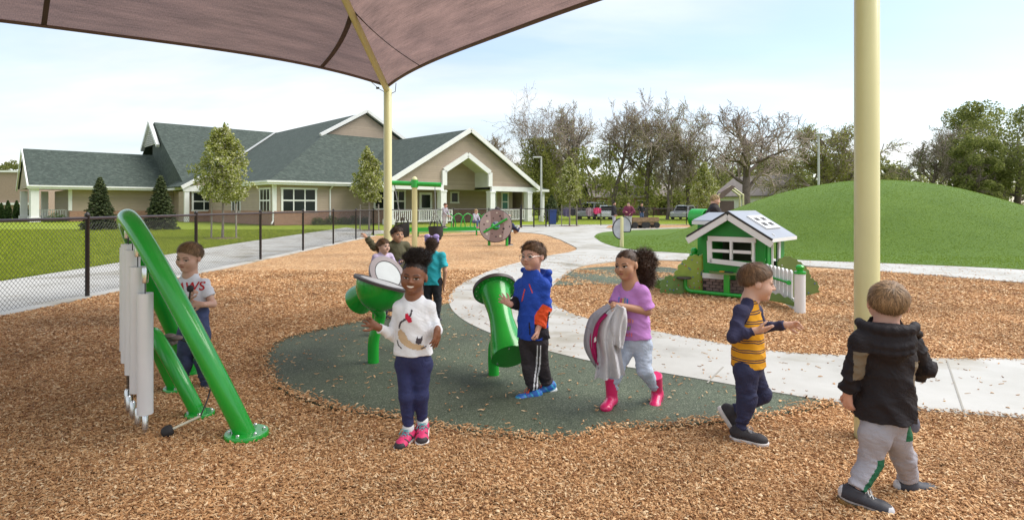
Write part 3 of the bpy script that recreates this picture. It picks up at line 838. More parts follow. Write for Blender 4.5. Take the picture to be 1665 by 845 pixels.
mb = MB()
for s in (-1, 1):
    mb.beam((UC + s * (HW + .2), VF - .03, EB - .22), (UC, VF - .03, RB - .06), .12, .34)
    mb.beam((UC + s * (AW - .02), gv - .05, A1 - .06), (UC, gv - .05, A2 - .02), .22, .40)
    mb.box((UC + s * (AW - .02), gv - .06, (2.9 + A1) / 2), (.42, .20, A1 - 2.9 - .1))
    mb.box((UC + s * (HW + AW) / 2, gv - .06, 2.78), (HW - AW - .2, .24, .40))
mb.build('porch_trim', M_TRIM, bld)
mb = MB(); rv = gv + 1.9
mb.prism([(UC - AW, rv, 2.7), (UC + AW, rv, 2.7), (UC + AW, rv, A1), (UC, rv, A2), (UC - AW, rv, A1)], (0, .1, 0)); mb.build('porch_recess', M_SIDING, bld)
mb = MB()
for s in (-1, 1):
    mb.quad((UC + s * AW, gv + .1, 2.9), (UC + s * AW, rv, 2.9), (UC + s * AW, rv, A1), (UC + s * AW, gv + .1, A1))
    mb.quad((UC + s * AW, gv + .1, A1), (UC + s * AW, rv, A1), (UC, rv, A2), (UC, gv + .1, A2))
mb.quad((L, gv + .2, 2.72), (UC - AW - .2, gv + .2, 2.72), (UC - AW - .2, .5, 2.72), (L, .5, 2.72)); mb.quad((UC + AW + .2, gv + .2, 2.72), (Rr, gv + .2, 2.72), (Rr, .5, 2.72), (UC + AW + .2, .5, 2.72))
mb.quad((UC - AW - .2, rv, 2.715), (UC + AW + .2, rv, 2.715), (UC + AW + .2, .5, 2.715), (UC - AW - .2, .5, 2.715))
mb.build('porch_soffit', M_SOFFIT, bld)
for u in (L + .3, 11.6, 16.6, 20.9):
    mb = MB(); mb.box((u, gv, 1.3), (.52, .52, 2.56)); mb.box((u, gv, .22), (.62, .62, .4)); mb.box((u, gv, 2.5), (.60, .60, .12))
    mb.build('porch_column', M_TRIM, bld)
for (u0, u1) in ((L + .6, 11.3), (11.9, 12.6), (17.0, 20.5)):
    mb = MB(); mb.box(((u0 + u1) / 2, gv, 1.05), (u1 - u0, .09, .09)); mb.box(((u0 + u1) / 2, gv, .22), (u1 - u0, .07, .08))
    for u_ in (u0, u1): mb.box((u_, gv, .58), (.08, .08, 1.1))
    rl = mb.build('railing', M_TRIM, bld)
    n = int((u1 - u0) / .17)
    for i in range(n):
        q = MB(); q.box((u0 + (i + .5) * (u1 - u0) / n, gv, .63), (.06, .04, .74)); q.build('baluster', M_TRIM, rl)
# right-hand low roof
roofp('side_roof', [[(21.5, -1.6, 2.95), (26.2, -1.6, 2.95), (24.2, 2, 4.3), (21.5, 2, 4.3)], [(26.2, -1.6, 2.95), (26.2, 9, 2.95), (24.2, 9, 4.3), (24.2, 2, 4.3)]])
mb = MB(); mb.box((23.9, -1.6, 2.83), (4.7, .12, .22)); mb.box((26.2, 3.5, 2.83), (.12, 10, .22)); mb.build('side_eave', M_TRIM, bld)
for v in (-1.2,):
    mb = MB(); mb.box((25.8, v, 1.4), (.26, .26, 2.7)); mb.build('porch_column', M_TRIM, bld)
mb = MB(); mb.beam((24.5, .2, .5), (24.5, 8, .5), .25, 1.0); mb.build('brick_base', M_BRICK, bld)
mb = MB(); mb.beam((24.5, .2, 1.95), (24.5, 8, 1.95), .2, 1.9); mb.build('wall', M_SIDING, bld)
# ---- wing D with the tall ridge, wing F at the far left, small entry gable E
roofp('roof', [[(-.7, 29, 10), (13, 29, 10), (13, 16.9, EV), (-.9, 16.9, EV), (-.9, 24.6, 7.5)], [(-.7, 29, 10), (13, 29, 10), (13, 41, EV), (-.7, 41, EV)]])
roofp('roof', [[(-11.2, 29, 6.6), (0, 29, 6.6), (0, 22.9, EV), (-11.2, 22.9, EV)], [(-11.2, 29, 6.6), (0, 29, 6.6), (0, 35.2, EV), (-11.2, 35.2, EV)]])
mb = MB(); mb.prism([(-1.0, 26.0, 7.6), (-1.0, 32.0, 7.6), (-1.0, 29, 9.75)], (.1, 0, 0)); vent = mb.build('louvre_gable', M_TRIM, bld)
for i in range(9):
    z = 7.75 + i * .2; hw = (9.75 - z) / 2.15 * 3 - .45
    if hw > .2:
        q = MB(); q.beam((-1.06, 29 - hw, z), (-1.06, 29 + hw, z), .05, .09); q.build('louvre', mat('louvre grey', (.36, .36, .36)), vent)
mb = MB()
for s in (-1, 1): mb.beam((-1.1, 29 + s * 3.4, 7.3), (-1.1, 29, 10.0), .3, .3)
for s in (-1, 1): mb.beam((-11.3, 29 + s * 6.2, 2.95), (-11.3, 29, 6.5), .1, .32)
mb.box((-5.6, 22.86, 2.95), (11.4, .14, .28)); mb.box((6.5, 16.8, 2.95), (13, .14, .28)); mb.box((-5.6, 22.7, 3.05), (11.5, .13, .13))
mb.box((-.92, 20, 2.95), (.14, 6.2, .26)); mb.box((-5.6, 23.4, 2.82), (11.2, 1.1, .04))
mb.build('rake_board', M_TRIM, bld)
mb = MB(); mb.prism([(-11.1, 23.4, 2.95), (-11.1, 34.6, 2.95), (-11.1, 29, 6.35)], (.15, 0, 0)); mb.build('gable_wall', M_SIDING, bld)
wall(-8.3, 24, 0, 24, .9, 2.8, M_SIDING); wall(-8.35, 23.96, 0, 23.96, 0, .9, M_BRICK, 'brick_base')
wall(-8.3, 24.11, -8.3, 34, 0, 2.8, M_SIDING); mb = MB(); mb.box((-8.3, 23.95, 1.9), (.26, .26, 1.9)); mb.build('corner_board', M_TRIM, bld)
wall(0, 17.6, 0, 23.8, 0, 2.8, M_SIDING)
wall(.1, 17.5, 14, 17.5, .9, 2.8, M_SIDING); wall(.1, 17.45, 14, 17.45, 0, .9, M_BRICK, 'brick_base')
for (x, y) in ((-10.8, 23.3), (-10.8, 24.6), (-9.2, 34.0), (-10.8, 34.2)):
    mb = MB(); mb.box((x, y, 1.4), (.55, .55, 2.8)); mb.box((x, y, .2), (.75, .75, .4)); mb.build('porch_column', M_TRIM, bld)
mb = MB(); mb.box((-9.5, 25.0, 1.0), (2.2, .08, .08)); mb.box((-9.5, 25.0, .25), (2.2, .07, .08)); mb.box((-10.6, 25, .6), (.08, .1, .9)); mb.box((-8.4, 25, .6), (.08, .1, .9)); rl = mb.build('railing', M_TRIM, bld)
for i in range(12):
    q = MB(); q.box((-10.5 + i * .18, 25.0, .62), (.06, .04, .7)); q.build('baluster', M_TRIM, rl)
mb = MB(); mb.prism([(-.82, 17.0, 2.8), (-.82, 29, 2.8), (-.82, 29, 9.85), (-.82, 17.0, 3.0)], (.12, 0, 0)); mb.build('roof_cheek', M_ROOF, bld)
# entry gable E
ec, eh = 1.9, 3.6
roofp('entry_roof', [[(ec - eh, 14.6, 3.05), (ec, 14.6, 5.2), (ec, 20, 5.2), (ec - eh, 20, 3.05)], [(ec + eh, 14.6, 3.05), (ec, 14.6, 5.2), (ec, 20, 5.2), (ec + eh, 20, 3.05)]])
mb = MB(); mb.prism([(ec - eh + .2, 14.9, 3.0), (ec + eh - .2, 14.9, 3.0), (ec, 14.9, 5.05)], (0, .1, 0)); mb.build('gable_wall', M_SIDING, bld)
mb = MB()
for s in (-1, 1): mb.beam((ec + s * (eh + .05), 14.55, 2.92), (ec, 14.55, 5.12), .12, .3)
mb.box((ec, 14.8, 2.85), (2 * eh - .3, .3, .5))
for x in (ec - eh + .4, ec + eh - .4): mb.box((x, 14.85, 1.3), (.35, .3, 2.6))
mb.build('entry_trim', M_TRIM, bld)
wall(ec - eh + .6, 15.0, ec + eh - .6, 15.0, 0, .9, M_BRICK, 'brick_base')
wall(ec - eh + .5, 15.2, ec - eh + .5, 17.3, 0, 2.6, M_SIDING); 
window(ec, 14.95, 1.75, 5.4, 1.6, 6, 2)
wall(ec - eh + .6, 15.25, ec + eh - .6, 15.25, .9, 2.6, M_SIDING)
# valley flashing on the roof
mb = MB(); mb.beam((.2, 17.2, 3.35), (11.7, 28.7, 9.98), .28, .05); mb.build('valley_flashing', mat('pale flashing', (.42, .43, .42), .4), bld)
# ---------------------------------------------------------------- far brick block at the left edge
b2 = empty('brick_block', (-66, 72, 0), R(8), 'flat-roofed brick and beige block seen past the school, far left edge', 'building')
M_BEIGE = mat('beige panel', (.33, .24, .19), .7)
mb = MB(); mb.box((0, 0, 2.6), (22, 10, 5.2)); mb.build('wall', M_BEIGE, b2)
mb = MB(); mb.box((-3, -5.05, 1.4), (16, .3, 2.8)); mb.build('brick_base', M_BRICK, b2)
mb = MB(); mb.box((0, -.02, 5.3), (22.4, 10.4, .22)); mb.build('parapet_cap', M_TRIM, b2)
mb = MB(); mb.box((5.1, -5.25, 2.6), (.5, .3, 5.1)); mb.build('pilaster', M_TRIM, b2)
mb = MB(); mb.box((8.2, -5.1, 1.6), (5.4, .3, .25)); mb.build('band_course', M_TRIM, b2)
# ================================================================ trees and shrubs
def f_leaf(name, stops, tr=.35, rough=.6):
    m = bpy.data.materials.new(name); m.use_nodes = True; nt = m.node_tree; b = nt.nodes['Principled BSDF']
    g = nt.nodes.new('ShaderNodeNewGeometry'); r = nt.nodes.new('ShaderNodeValToRGB'); set_ramp(r, stops)
    nt.links.new(g.outputs['Random Per Island'], r.inputs[0]); nt.links.new(r.outputs[0], b.inputs['Base Color'])
    b.inputs['Roughness'].default_value = rough; b.inputs['Specular IOR Level'].default_value = .25
    t = nt.nodes.new('ShaderNodeBsdfTranslucent'); nt.links.new(r.outputs[0], t.inputs['Color'])
    mx = nt.nodes.new('ShaderNodeMixShader'); mx.inputs[0].default_value = tr
    nt.links.new(b.outputs[0], mx.inputs[1]); nt.links.new(t.outputs[0], mx.inputs[2])
    nt.links.new(mx.outputs[0], nt.nodes['Material Output'].inputs[0])
    return m
L_SPRING = f_leaf('young leaf', [(0, (.18, .21, .04)), (.5, (.30, .32, .07)), (1, (.42, .40, .13))], .5)
L_BUD = f_leaf('brown bud', [(0, (.20, .15, .08)), (.6, (.30, .24, .12)), (1, (.33, .31, .13))], .5)
L_PEAR = f_leaf('pear blossom', [(0, (.17, .20, .03)), (.45, (.30, .33, .06)), (.68, (.42, .43, .14)), (.84, (.56, .55, .32)), (1, (.70, .68, .52))], .35)
L_DARK = f_leaf('full green leaf', [(0, (.13, .155, .045)), (.5, (.23, .26, .075)), (1, (.35, .36, .12))], .5)
L_WOOD = f_leaf('wood edge leaf', [(0, (.13, .15, .045)), (.5, (.23, .25, .075)), (1, (.35, .34, .13))], .5)
L_NEEDLE = f_leaf('spruce needle', [(0, (.035, .055, .024)), (.5, (.075, .10, .042)), (1, (.14, .16, .065))], .25)
L_ARBOR = f_leaf('arborvitae spray', [(0, (.022, .045, .012)), (.5, (.04, .085, .018)), (1, (.075, .12, .03))], .15)
L_SHRUB = f_leaf('shrub leaf', [(0, (.05, .075, .015)), (.5, (.10, .14, .03)), (1, (.17, .20, .07))])
M_BARK = mat('grey brown bark', (.135, .105, .088), .9, .35, 4, .5, 18)
M_TWIG = mat('pale pinkish twig bark', (.37, .30, .255), .9, .2, 2)
M_BARK2 = mat('pale young bark', (.22, .18, .15), .85, .25, 8)
def quads(c, size, rng, aspect=1.0, up=None):
    """small leaf faces: centres c (n,3), side lengths size (n)"""
    n = len(c)
    a = rng.normal(size=(n, 3)); a /= np.linalg.norm(a, axis=1, keepdims=True)
    if up is not None:
        a[:, 2] *= up; a /= np.linalg.norm(a, axis=1, keepdims=True)
    b = rng.normal(size=(n, 3)); b -= a * (a * b).sum(1, keepdims=True); b /= np.linalg.norm(b, axis=1, keepdims=True)
    s = np.asarray(size).reshape(-1, 1) * .5
    a = a * s * aspect; b = b * s
    bend = np.cross(a, b) / (s * aspect) * .25
    v = np.stack([c - a, c - b * .8 + bend, c + a, c + b * .8 + bend], 1).reshape(-1, 3)
    f = np.arange(4 * n).reshape(n, 4)
    return v, f
class Wood:
    """collects tapered branches as numpy tubes"""
    def __init__(s, tw=None): s.v = []; s.f = []; s.n = 0; s.tw = tw
    def branch(s, pts, rs, k):
        pts = np.asarray(pts); m = len(pts)
        t = np.gradient(pts, axis=0); t /= np.linalg.norm(t, axis=1, keepdims=True) + 1e-9
        ref = np.array([.31, .87, .12]); u = np.cross(t, ref); u /= np.linalg.norm(u, axis=1, keepdims=True) + 1e-9
        w = np.cross(t, u)
        a = np.arange(k) * 2 * math.pi / k
        ring = u[:, None, :] * np.cos(a)[None, :, None] + w[:, None, :] * np.sin(a)[None, :, None]
        v = pts[:, None, :] + ring * np.asarray(rs)[:, None, None]
        i = np.arange(m - 1)[:, None] * k; j = np.arange(k)[None, :]; j2 = (j + 1) % k
        f = np.stack([i + j, i + j2, i + k + j2, i + k + j], -1).reshape(-1, 4)
        s.v.append(v.reshape(-1, 3)); s.f.append(f + s.n); s.n += m * k
    def mesh(s, name):
        return np_mesh(name, np.concatenate(s.v), np.concatenate(s.f))
def grow(W, rng, p, d, L, r, lev, maxlev, kids, spread, upw, tips, keep=.55):
    seg = max(3, 7 - lev * 1)
    pts = [p.copy()]; q = p.copy(); dd = d.copy()
    wob = .10 + .07 * lev
    for i in range(seg):
        dd = dd + rng.normal(size=3) * wob; dd[2] += upw * (.06 if lev else .12)
        dd /= np.linalg.norm(dd); q = q + dd * L / seg; pts.append(q.copy())
    rr = np.maximum(r * (1 - np.linspace(0, 1, seg + 1) * (.62 if lev < maxlev else .9)), .016)
    (W.tw if W.tw is not None and lev >= 2 else W).branch(pts, rr, (7, 5, 4, 3, 3, 3)[lev])
    if lev >= maxlev - 1:
        for i in range(1, len(pts)): tips.append(pts[i])
    if lev >= maxlev: return
    n = kids[lev]
    for i in range(n):
        t = (keep if lev == 0 else .22) + (1 - (keep if lev == 0 else .22)) * ((i + rng.uniform(.1, .9)) / n)
        k = min(int(t * seg), seg - 1); fr = t * seg - k
        bp = pts[k] * (1 - fr) + pts[k + 1] * fr
        ax = rng.normal(size=3); ax -= dd * ax.dot(dd)
        if lev == 0:
            an = i * 2.4 + rng.uniform(-.5, .5); ax = np.array([math.cos(an), math.sin(an), 0])
        ax /= np.linalg.norm(ax) + 1e-9
        sp = spread[lev] * rng.uniform(.75, 1.25)
        base = pts[k + 1] - pts[k]; base /= np.linalg.norm(base)
        nd = base * math.cos(sp) + ax * math.sin(sp); nd /= np.linalg.norm(nd)
        l2 = L * (.62 if lev == 0 else .60) * rng.uniform(.65, 1.15) * (1.15 - .45 * t if lev == 0 else 1)
        grow(W, rng, bp, nd, l2, rr[k] * (.55 if lev == 0 else .6) * rng.uniform(.8, 1.1), lev + 1, maxlev, kids, spread, upw, tips)
def big_tree(px, base_y, top_y, wpx, seed, label, leaf=None, nleaf=0, lsize=.35, lean=(0, 0), kids=(11, 7, 7, 4), spread=(.75, .7, .6, .6), upw=.6, trunk=.48, keep=.45, Y=None, name='bare_tree', low=0, lowleaf=None, rad=.26):
    rng = np.random.default_rng(seed)
    Y = Y or 62.0
    s = FPX / Y
    hgt = (HY - top_y) / s + HC
    x = (px - CX) / s
    root = empty(name, (x, Y, 0), 0, label, 'tree', 'trees beyond the fence')
    TW = Wood(); W = Wood(TW); tips = []
    grow(W, rng, np.zeros(3), np.array([lean[0], lean[1], 1.0]), hgt * trunk, rad * hgt / 12, 0, 4, kids, spread, upw, tips, keep)
    v = np.concatenate(W.v + TW.v); nv = sum(len(a) for a in W.v); tp = np.array(tips)
    # scale the crown to the height and spread the photograph shows
    kz = hgt / v[:, 2].max(); cx = np.median(tp[:, 0]); hw = np.percentile(np.abs(tp[:, 0] - cx), 97)
    kx = (wpx / s / 2) / hw; 
    blend = np.clip(v[:, 2] / (v[:, 2].max() * .4), 0, 1)[:, None]
    def warp(q):
        bl = np.clip(q[:, 2] / (v[:, 2].max() * .4), 0, 1)
        f = 1 + (kx - 1) * bl
        return np.stack([q[:, 0] * f, q[:, 1] * f, q[:, 2] * kz], -1)
    wv = warp(v); link('trunk', np_mesh('trunk', wv[:nv], np.concatenate(W.f)), M_BARK, root); link('twigs', np_mesh('twigs', wv[nv:], np.concatenate(TW.f)), M_TWIG, root)
    tp = warp(tp)
    if nleaf:
        nl_ = nleaf * 3; c = tp[rng.integers(0, len(tp), nl_)] + rng.normal(size=(nl_, 3)) * lsize * .4
        qv, qf = quads(c, lsize * .55 * rng.uniform(.35, 1.0, nl_), rng)
        link('crown', np_mesh('crown', qv, qf, False), leaf, root)
    if low:
        z = rng.uniform(.12, .62, low) ** 1.1 * hgt; a = rng.uniform(0, 6.283, low); rr = (wpx / s / 2) * .85 * np.sqrt(rng.random(low)) * (1 - z / hgt * .5)
        lob = .75 + .35 * np.sin(a * 5 + z * 1.3)
        c = np.stack([rr * lob * np.cos(a), rr * lob * np.sin(a), z], -1)
        qv, qf = quads(c, lsize * rng.uniform(.5, 1.2, low), rng)
        link('lower_foliage', np_mesh('lower_foliage', qv, qf, False), lowleaf or L_SPRING, root)
    return root
big_tree(878, 335, 136, 105, 1, 'tall narrow bare-topped tree with green skirt right of the school gable', L_BUD, 900, .22, kids=(16, 6, 4, 2), spread=(.62, .6, .6, .6), trunk=.92, keep=.25, low=9000, upw=.9, name='tall_tree', rad=.2)
big_tree(942, 335, 160, 92, 2, 'bare grey-brown tree just right of the tall narrow tree', L_SPRING, 1100, .25, spread=(.6, .65, .6, .6), keep=.5, low=1500)
big_tree(993, 335, 149, 90, 13, 'bare tree with straight twin-looking trunk, third from the school', L_BUD, 1500, .25, spread=(.55, .65, .6, .6), keep=.55, low=1400)
big_tree(1050, 335, 160, 100, 4, 'bare tree budding green in the middle of the row behind the parked cars', L_SPRING, 1600, .26, keep=.5, lean=(.06, 0), low=1600)
big_tree(1120, 335, 167, 95, 5, 'bare dense-twigged tree left of the large spreading tree', L_SPRING, 1700, .25, keep=.5, low=1400)
big_tree(1213, 335, 153, 165, 6, 'large bare spreading tree with wide dark limbs left of the mound', None, 0, kids=(10, 7, 7, 4), spread=(.95, .75, .65, .6), upw=.4, keep=.30, Y=56, rad=.36)
big_tree(1352, 335, 200, 165, 7, 'leafing tree behind the mound beside the light pole', L_SPRING, 5200, .36, Y=64, keep=.35, spread=(.9, .7, .6, .6))
big_tree(1505, 335, 188, 100, 8, 'thin leaning tree with airy leaves rising over the mound', L_SHRUB, 1500, .30, Y=58, lean=(.28, 0), keep=.45)
big_tree(1572, 335, 192, 80, 9, 'brown budding tree between the leaning tree and the big green tree', L_BUD, 2800, .3, Y=66)
big_tree(806, 335, 220, 80, 10, 'orange-brown budding tree rising behind the porch gable', L_BUD, 3000, .32, Y=84, keep=.3)
big_tree(905, 335, 230, 70, 14, 'slim bare tree behind the first pear tree by the gate', L_SPRING, 900, .3, Y=70)
big_tree(1085, 335, 215, 60, 15, 'short slanting bare tree in the middle of the wood edge', L_BUD, 500, .25, Y=60, lean=(.3, 0))
def clump_tree(px, top_y, wpx, Y, seed, label, leaf, n, ls, base_y=335):
    """full crown made of leaf clumps set on limbs"""
    rng = np.random.default_rng(seed); s = FPX / Y; hgt = (HY - top_y) / s + HC
    root = empty('leafy_tree', ((px - CX) / s, Y, 0), 0, label, 'tree', 'trees beyond the fence')
    W = Wood(); tips = []
    grow(W, rng, np.zeros(3), np.array([0, 0, 1.0]), hgt * .55, .3, 0, 3, (9, 5, 4), (.8, .7, .6), .4, tips, .2)
    hw = wpx / s / 2
    nc = 46; C = []
    for i in range(nc):
        z = rng.uniform(.14, .97); a = rng.uniform(0, 6.283); pr = math.sin(math.pi * min(1, (1 - z) * .62 + .30)) ** .8
        rr = hw * pr * math.sqrt(rng.uniform(.15, 1))
        C.append((rr * math.cos(a), rr * math.sin(a), z * hgt, rng.uniform(.14, .3) * hw))
    C = np.array(C); k = rng.integers(0, nc, n)
    dirs = rng.normal(size=(n, 3)); dirs /= np.linalg.norm(dirs, axis=1, keepdims=True)
    c = C[k, :3] + dirs * (C[k, 3] * rng.uniform(.35, 1.08, n) ** .6)[:, None] * np.array([1, 1, .85])
    c = c[c[:, 2] > .3]
    v = np.concatenate(W.v); v *= hgt * .9 / v[:, 2].max()
    link('trunk', np_mesh('trunk', v, np.concatenate(W.f)), M_BARK, root)
    qv, qf = quads(c, ls * rng.uniform(.5, 1.1, len(c)), rng)
    link('crown', np_mesh('crown', qv, qf, False), leaf, root)
    return root
clump_tree(1655, 168, 215, 58, 21, 'big dense green tree at the right edge behind the mound', L_DARK, 42000, .23)
clump_tree(1590, 225, 90, 54, 22, 'dark leafy tree hugging the left flank of the big green tree', L_DARK, 15000, .22)
clump_tree(1290, 262, 120, 78, 23, 'dark green tree low behind the white gabled house', L_DARK, 9000, .4)
clump_tree(22, 255, 70, 95, 24, 'round budding tree above the brick block at the far left', L_WOOD, 6000, .4)
clump_tree(1395, 255, 110, 74, 25, 'low green tree behind the crest of the mound', L_WOOD, 5000, .4)
# ---- the wood edge that reads as one mass
rng = np.random.default_rng(77)
Cc = []
for i in range(760):
    x = rng.uniform(-14, 62); y = rng.uniform(84, 112)
    top = 7.2 + 1.8 * math.sin(x * .21) + 1.5 * math.sin(x * .67 + 1)
    Cc.append((x, y, rng.uniform(.4, max(1.5, top)) * rng.uniform(.75, 1), rng.uniform(.7, 1.9)))
for i in range(150):
    x = rng.uniform(-110, -62); Cc.append((x, rng.uniform(105, 120), rng.uniform(.4, 7.5), rng.uniform(.8, 2)))
for i in range(120):
    x = rng.uniform(62, 110); Cc.append((x, rng.uniform(80, 100), rng.uniform(.4, 9), rng.uniform(1, 2.2)))
Cc = np.array(Cc); n = 105000
k = rng.integers(0, len(Cc), n); dd = rng.normal(size=(n, 3)); dd /= np.linalg.norm(dd, axis=1, keepdims=True)
c = Cc[k, :3] + dd * (Cc[k, 3] * rng.uniform(.3, 1.1, n))[:, None]; c = c[c[:, 2] > .05]
qv, qf = quads(c, .55 * rng.uniform(.5, 1.1, len(c)), rng)
tag(link('wood_edge', np_mesh('wood_edge', qv, qf, False), L_WOOD), kind='stuff')
W = Wood()
for i in range(46):
    x = rng.uniform(-6, 58); y = rng.uniform(80, 104); h = rng.uniform(7, 12)
    pts = [np.array([x + rng.normal() * .25 * k, y, h * k / 4]) for k in range(5)]
    W.branch(pts, np.linspace(.2, .05, 5), 5)
tag(link('wood_edge_stems', W.mesh('wood_edge_stems'), M_BARK), kind='stuff')
# ---- staked flowering pear trees
def pear(px, base_y, top_y, bot_y, wpx, seed, label, n=7000, stakes=True):
    rng = np.random.default_rng(seed); g = G(px, base_y); s = FPX / g.y
    root = empty('pear_tree', g, 0, label, 'tree', 'staked pear trees in blossom')
    hb = (base_y - bot_y) / s; ht = (base_y - top_y) / s; hw = wpx / s / 2
    W = Wood(); 
    W.branch([np.array([0, 0, 0.]), np.array([.02, 0, hb * .6]), np.array([0, .01, hb * 1.2]), np.array([0, 0, ht * .93])], [.055, .045, .04, .008], 7)
    tipsn = []
    for i in range(26):
        t = i / 26; z0 = hb * .92 + (ht - hb) * .7 * t; a = i * 2.4; L = hw * (.95 - .6 * t) * rng.uniform(.8, 1.1)
        p1 = np.array([math.cos(a) * L * .5, math.sin(a) * L * .5, z0 + L * .55]); p2 = np.array([math.cos(a) * L * .85, math.sin(a) * L * .85, z0 + L * 1.25])
        W.branch([np.array([0, 0, z0]), p1, p2], [.018, .012, .004], 4)
        for q in np.linspace(.25, 1, 6): tipsn.append(p1 * (1 - q) + p2 * q)
    link('trunk', W.mesh('trunk'), M_BARK2, root)
    t = rng.random(n) ** .85; z = hb * .9 + (ht - hb * .9) * t
    prof = np.interp(t, [0, .1, .25, .45, .65, .85, 1], [.45, .85, 1, .92, .66, .38, .10])
    a = rng.uniform(0, 6.283, n); lob = .82 + .22 * np.sin(a * 3 + t * 11 + seed) + .17 * np.sin(a * 5 - t * 23) + .13 * np.sin(t * 37 + a * 3)
    rr = hw * prof * lob * (1 - rng.random(n) ** 2.0 * .75)
    c = np.stack([rr * np.cos(a), rr * np.sin(a), z], -1) + rng.normal(size=(n, 3)) * .035
    # gaps in the crown
    g_ = np.sin(c[:, 0] * 5.1 / hw + seed) * np.sin(c[:, 1] * 4.3 / hw + 2 * seed) + np.sin(c[:, 2] * 3.7 + c[:, 0] * 4 / hw + seed * .7); c = c[g_ < .95]; n = len(c)
    # blossoms gather in small bunches
    bun = c[rng.integers(0, n, n // 9)]; c = np.concatenate([c[:n // 3], bun[rng.integers(0, len(bun), n - n // 3)] + rng.normal(size=(n - n // 3, 3)) * .042])
    qv, qf = quads(c, (.105 if s > 34 else .13) * rng.uniform(.5, 1.1, len(c)), rng)
    link('crown', np_mesh('crown', qv, qf, False), L_PEAR, root)
    if stakes:
        for sx in (-1, 1):
            mb = MB(); mb.beam((sx * .52, .1, 0), (sx * .50, .1, 1.45), .05, .05); mb.tube([(sx * .5, .1, 1.3), (sx * .2, .05, 1.32), (0, 0, 1.3)], .008, 5)
            mb.build('stake', mat('grey stake wood', (.30, .26, .22), .85), root)
        mb = MB(); mb.lathe([(.75, .0), (.68, .03), (.3, .05), (.08, .06)], n=20, cap=False); mb.build('mulch_ring', mat('dark bark mulch', (.12, .075, .05), .9, .4, 30), root, smooth=60)
    return root
pear(362, 388, 203, 322, 90, 31, 'largest blossoming pear tree, staked on the lawn left of centre', 17000)
pear(600, 375, 240, 322, 52, 32, 'slim blossoming pear tree in front of the porch beside the canopy post', 10000)
pear(926, 368, 258, 322, 42, 33, 'blossoming pear tree beyond the gate with coats hung near it', 8500)
pear(1146, 366, 266, 336, 46, 34, 'blossoming pear tree behind the playhouse, left of the big bare tree', 8500)
# ---- two spruces and a row of arborvitae
def spruce(px, base_y, top_y, wpx, seed, label):
    rng = np.random.default_rng(seed); g = G(px, base_y); s = FPX / g.y; h = (base_y - top_y) / s; hw = wpx / s / 2
    root = empty('spruce', g, 0, label, 'tree', 'young spruces on the lawn')
    W = Wood(); W.branch([np.zeros(3), np.array([0, 0, h * .5]), np.array([.01, 0, h])], [.07, .04, .006], 6)
    cs = []
    nb = 190
    for i in range(nb):
        t = (i + .5) / nb; z = h * (.04 + .93 * t); a = i * 2.399; L = hw * (1 - t) ** .82 * rng.uniform(.82, 1.12) + .03
        tip = np.array([math.cos(a) * L, math.sin(a) * L, z - L * .16 + (.10 if t > .7 else 0)])
        p0 = np.array([0, 0, z]); pm = (p0 + tip) / 2 + np.array([0, 0, -.04 * L])
        W.branch([p0, pm, tip], [.012, .008, .003], 3)
        m = int(24 + 70 * L)
        q = rng.random(m) ** .6
        side = np.array([-math.sin(a), math.cos(a), 0])
        cs.append(p0 + (tip - p0) * q[:, None] + side * (rng.normal(size=m) * .15 * L * (1.15 - q))[:, None] + rng.normal(size=(m, 3)) * .02 + np.array([0, 0, .02]))
    link('trunk', W.mesh('trunk'), M_BARK, root)
    c = np.concatenate(cs); qv, qf = quads(c, .10 * rng.uniform(.5, 1.1, len(c)), rng, 1.6, .5)
    link('crown', np_mesh('crown', qv, qf, False), L_NEEDLE, root)
spruce(163, 374, 289, 56, 41, 'young spruce on the lawn, nearer the left edge')
spruce(261, 374, 286, 54, 42, 'young spruce on the lawn just behind the chime arch')
def arbor(px, top_y, seed, label, Y=60, base_y=None, wpx=11, leaf=None, name='arborvitae', group='clipped arborvitae row'):
    rng = np.random.default_rng(seed); s = FPX / Y; h = (HY - top_y) / s + HC; hw = wpx / s / 2
    root = empty(name, ((px - CX) / s, Y, 0), 0, label, 'shrub', group)
    n = 1500; t = rng.random(n); a = rng.uniform(0, 6.283, n)
    prof = np.interp(t, [0, .15, .5, .85, 1], [.75, 1, .85, .4, .05]) * (.9 + .12 * np.sin(a * 5 + t * 20))
    rr = hw * prof * (1 - rng.random(n) ** 2 * .5)
    c = np.stack([rr * np.cos(a), rr * np.sin(a), .02 + t * h], -1)
    qv, qf = quads(c, .15 * rng.uniform(.5, 1.1, n), rng, 1.6, 2.0)
    link('foliage', np_mesh('foliage', qv, qf, False), leaf or L_ARBOR, root)
    mb = MB(); mb.tube([(0, 0, 0), (0, 0, h * .7)], [.05, .02], 6); mb.build('stem', M_BARK, root)
for i, (px, ty, lb) in enumerate(((2, 331, 'arborvitae cut by the left picture edge'), (13, 327, 'second arborvitae from the left picture edge'), (27, 327, 'third arborvitae from the left picture edge'), (40, 328, 'arborvitae nearest the white corner column'))):
    arbor(px, ty, 50 + i, lb)
arbor(897, 318, 56, 'conical evergreen at the right corner of the school porch', 50, wpx=26, leaf=L_NEEDLE, name='conical_evergreen', group='evergreens by the school')
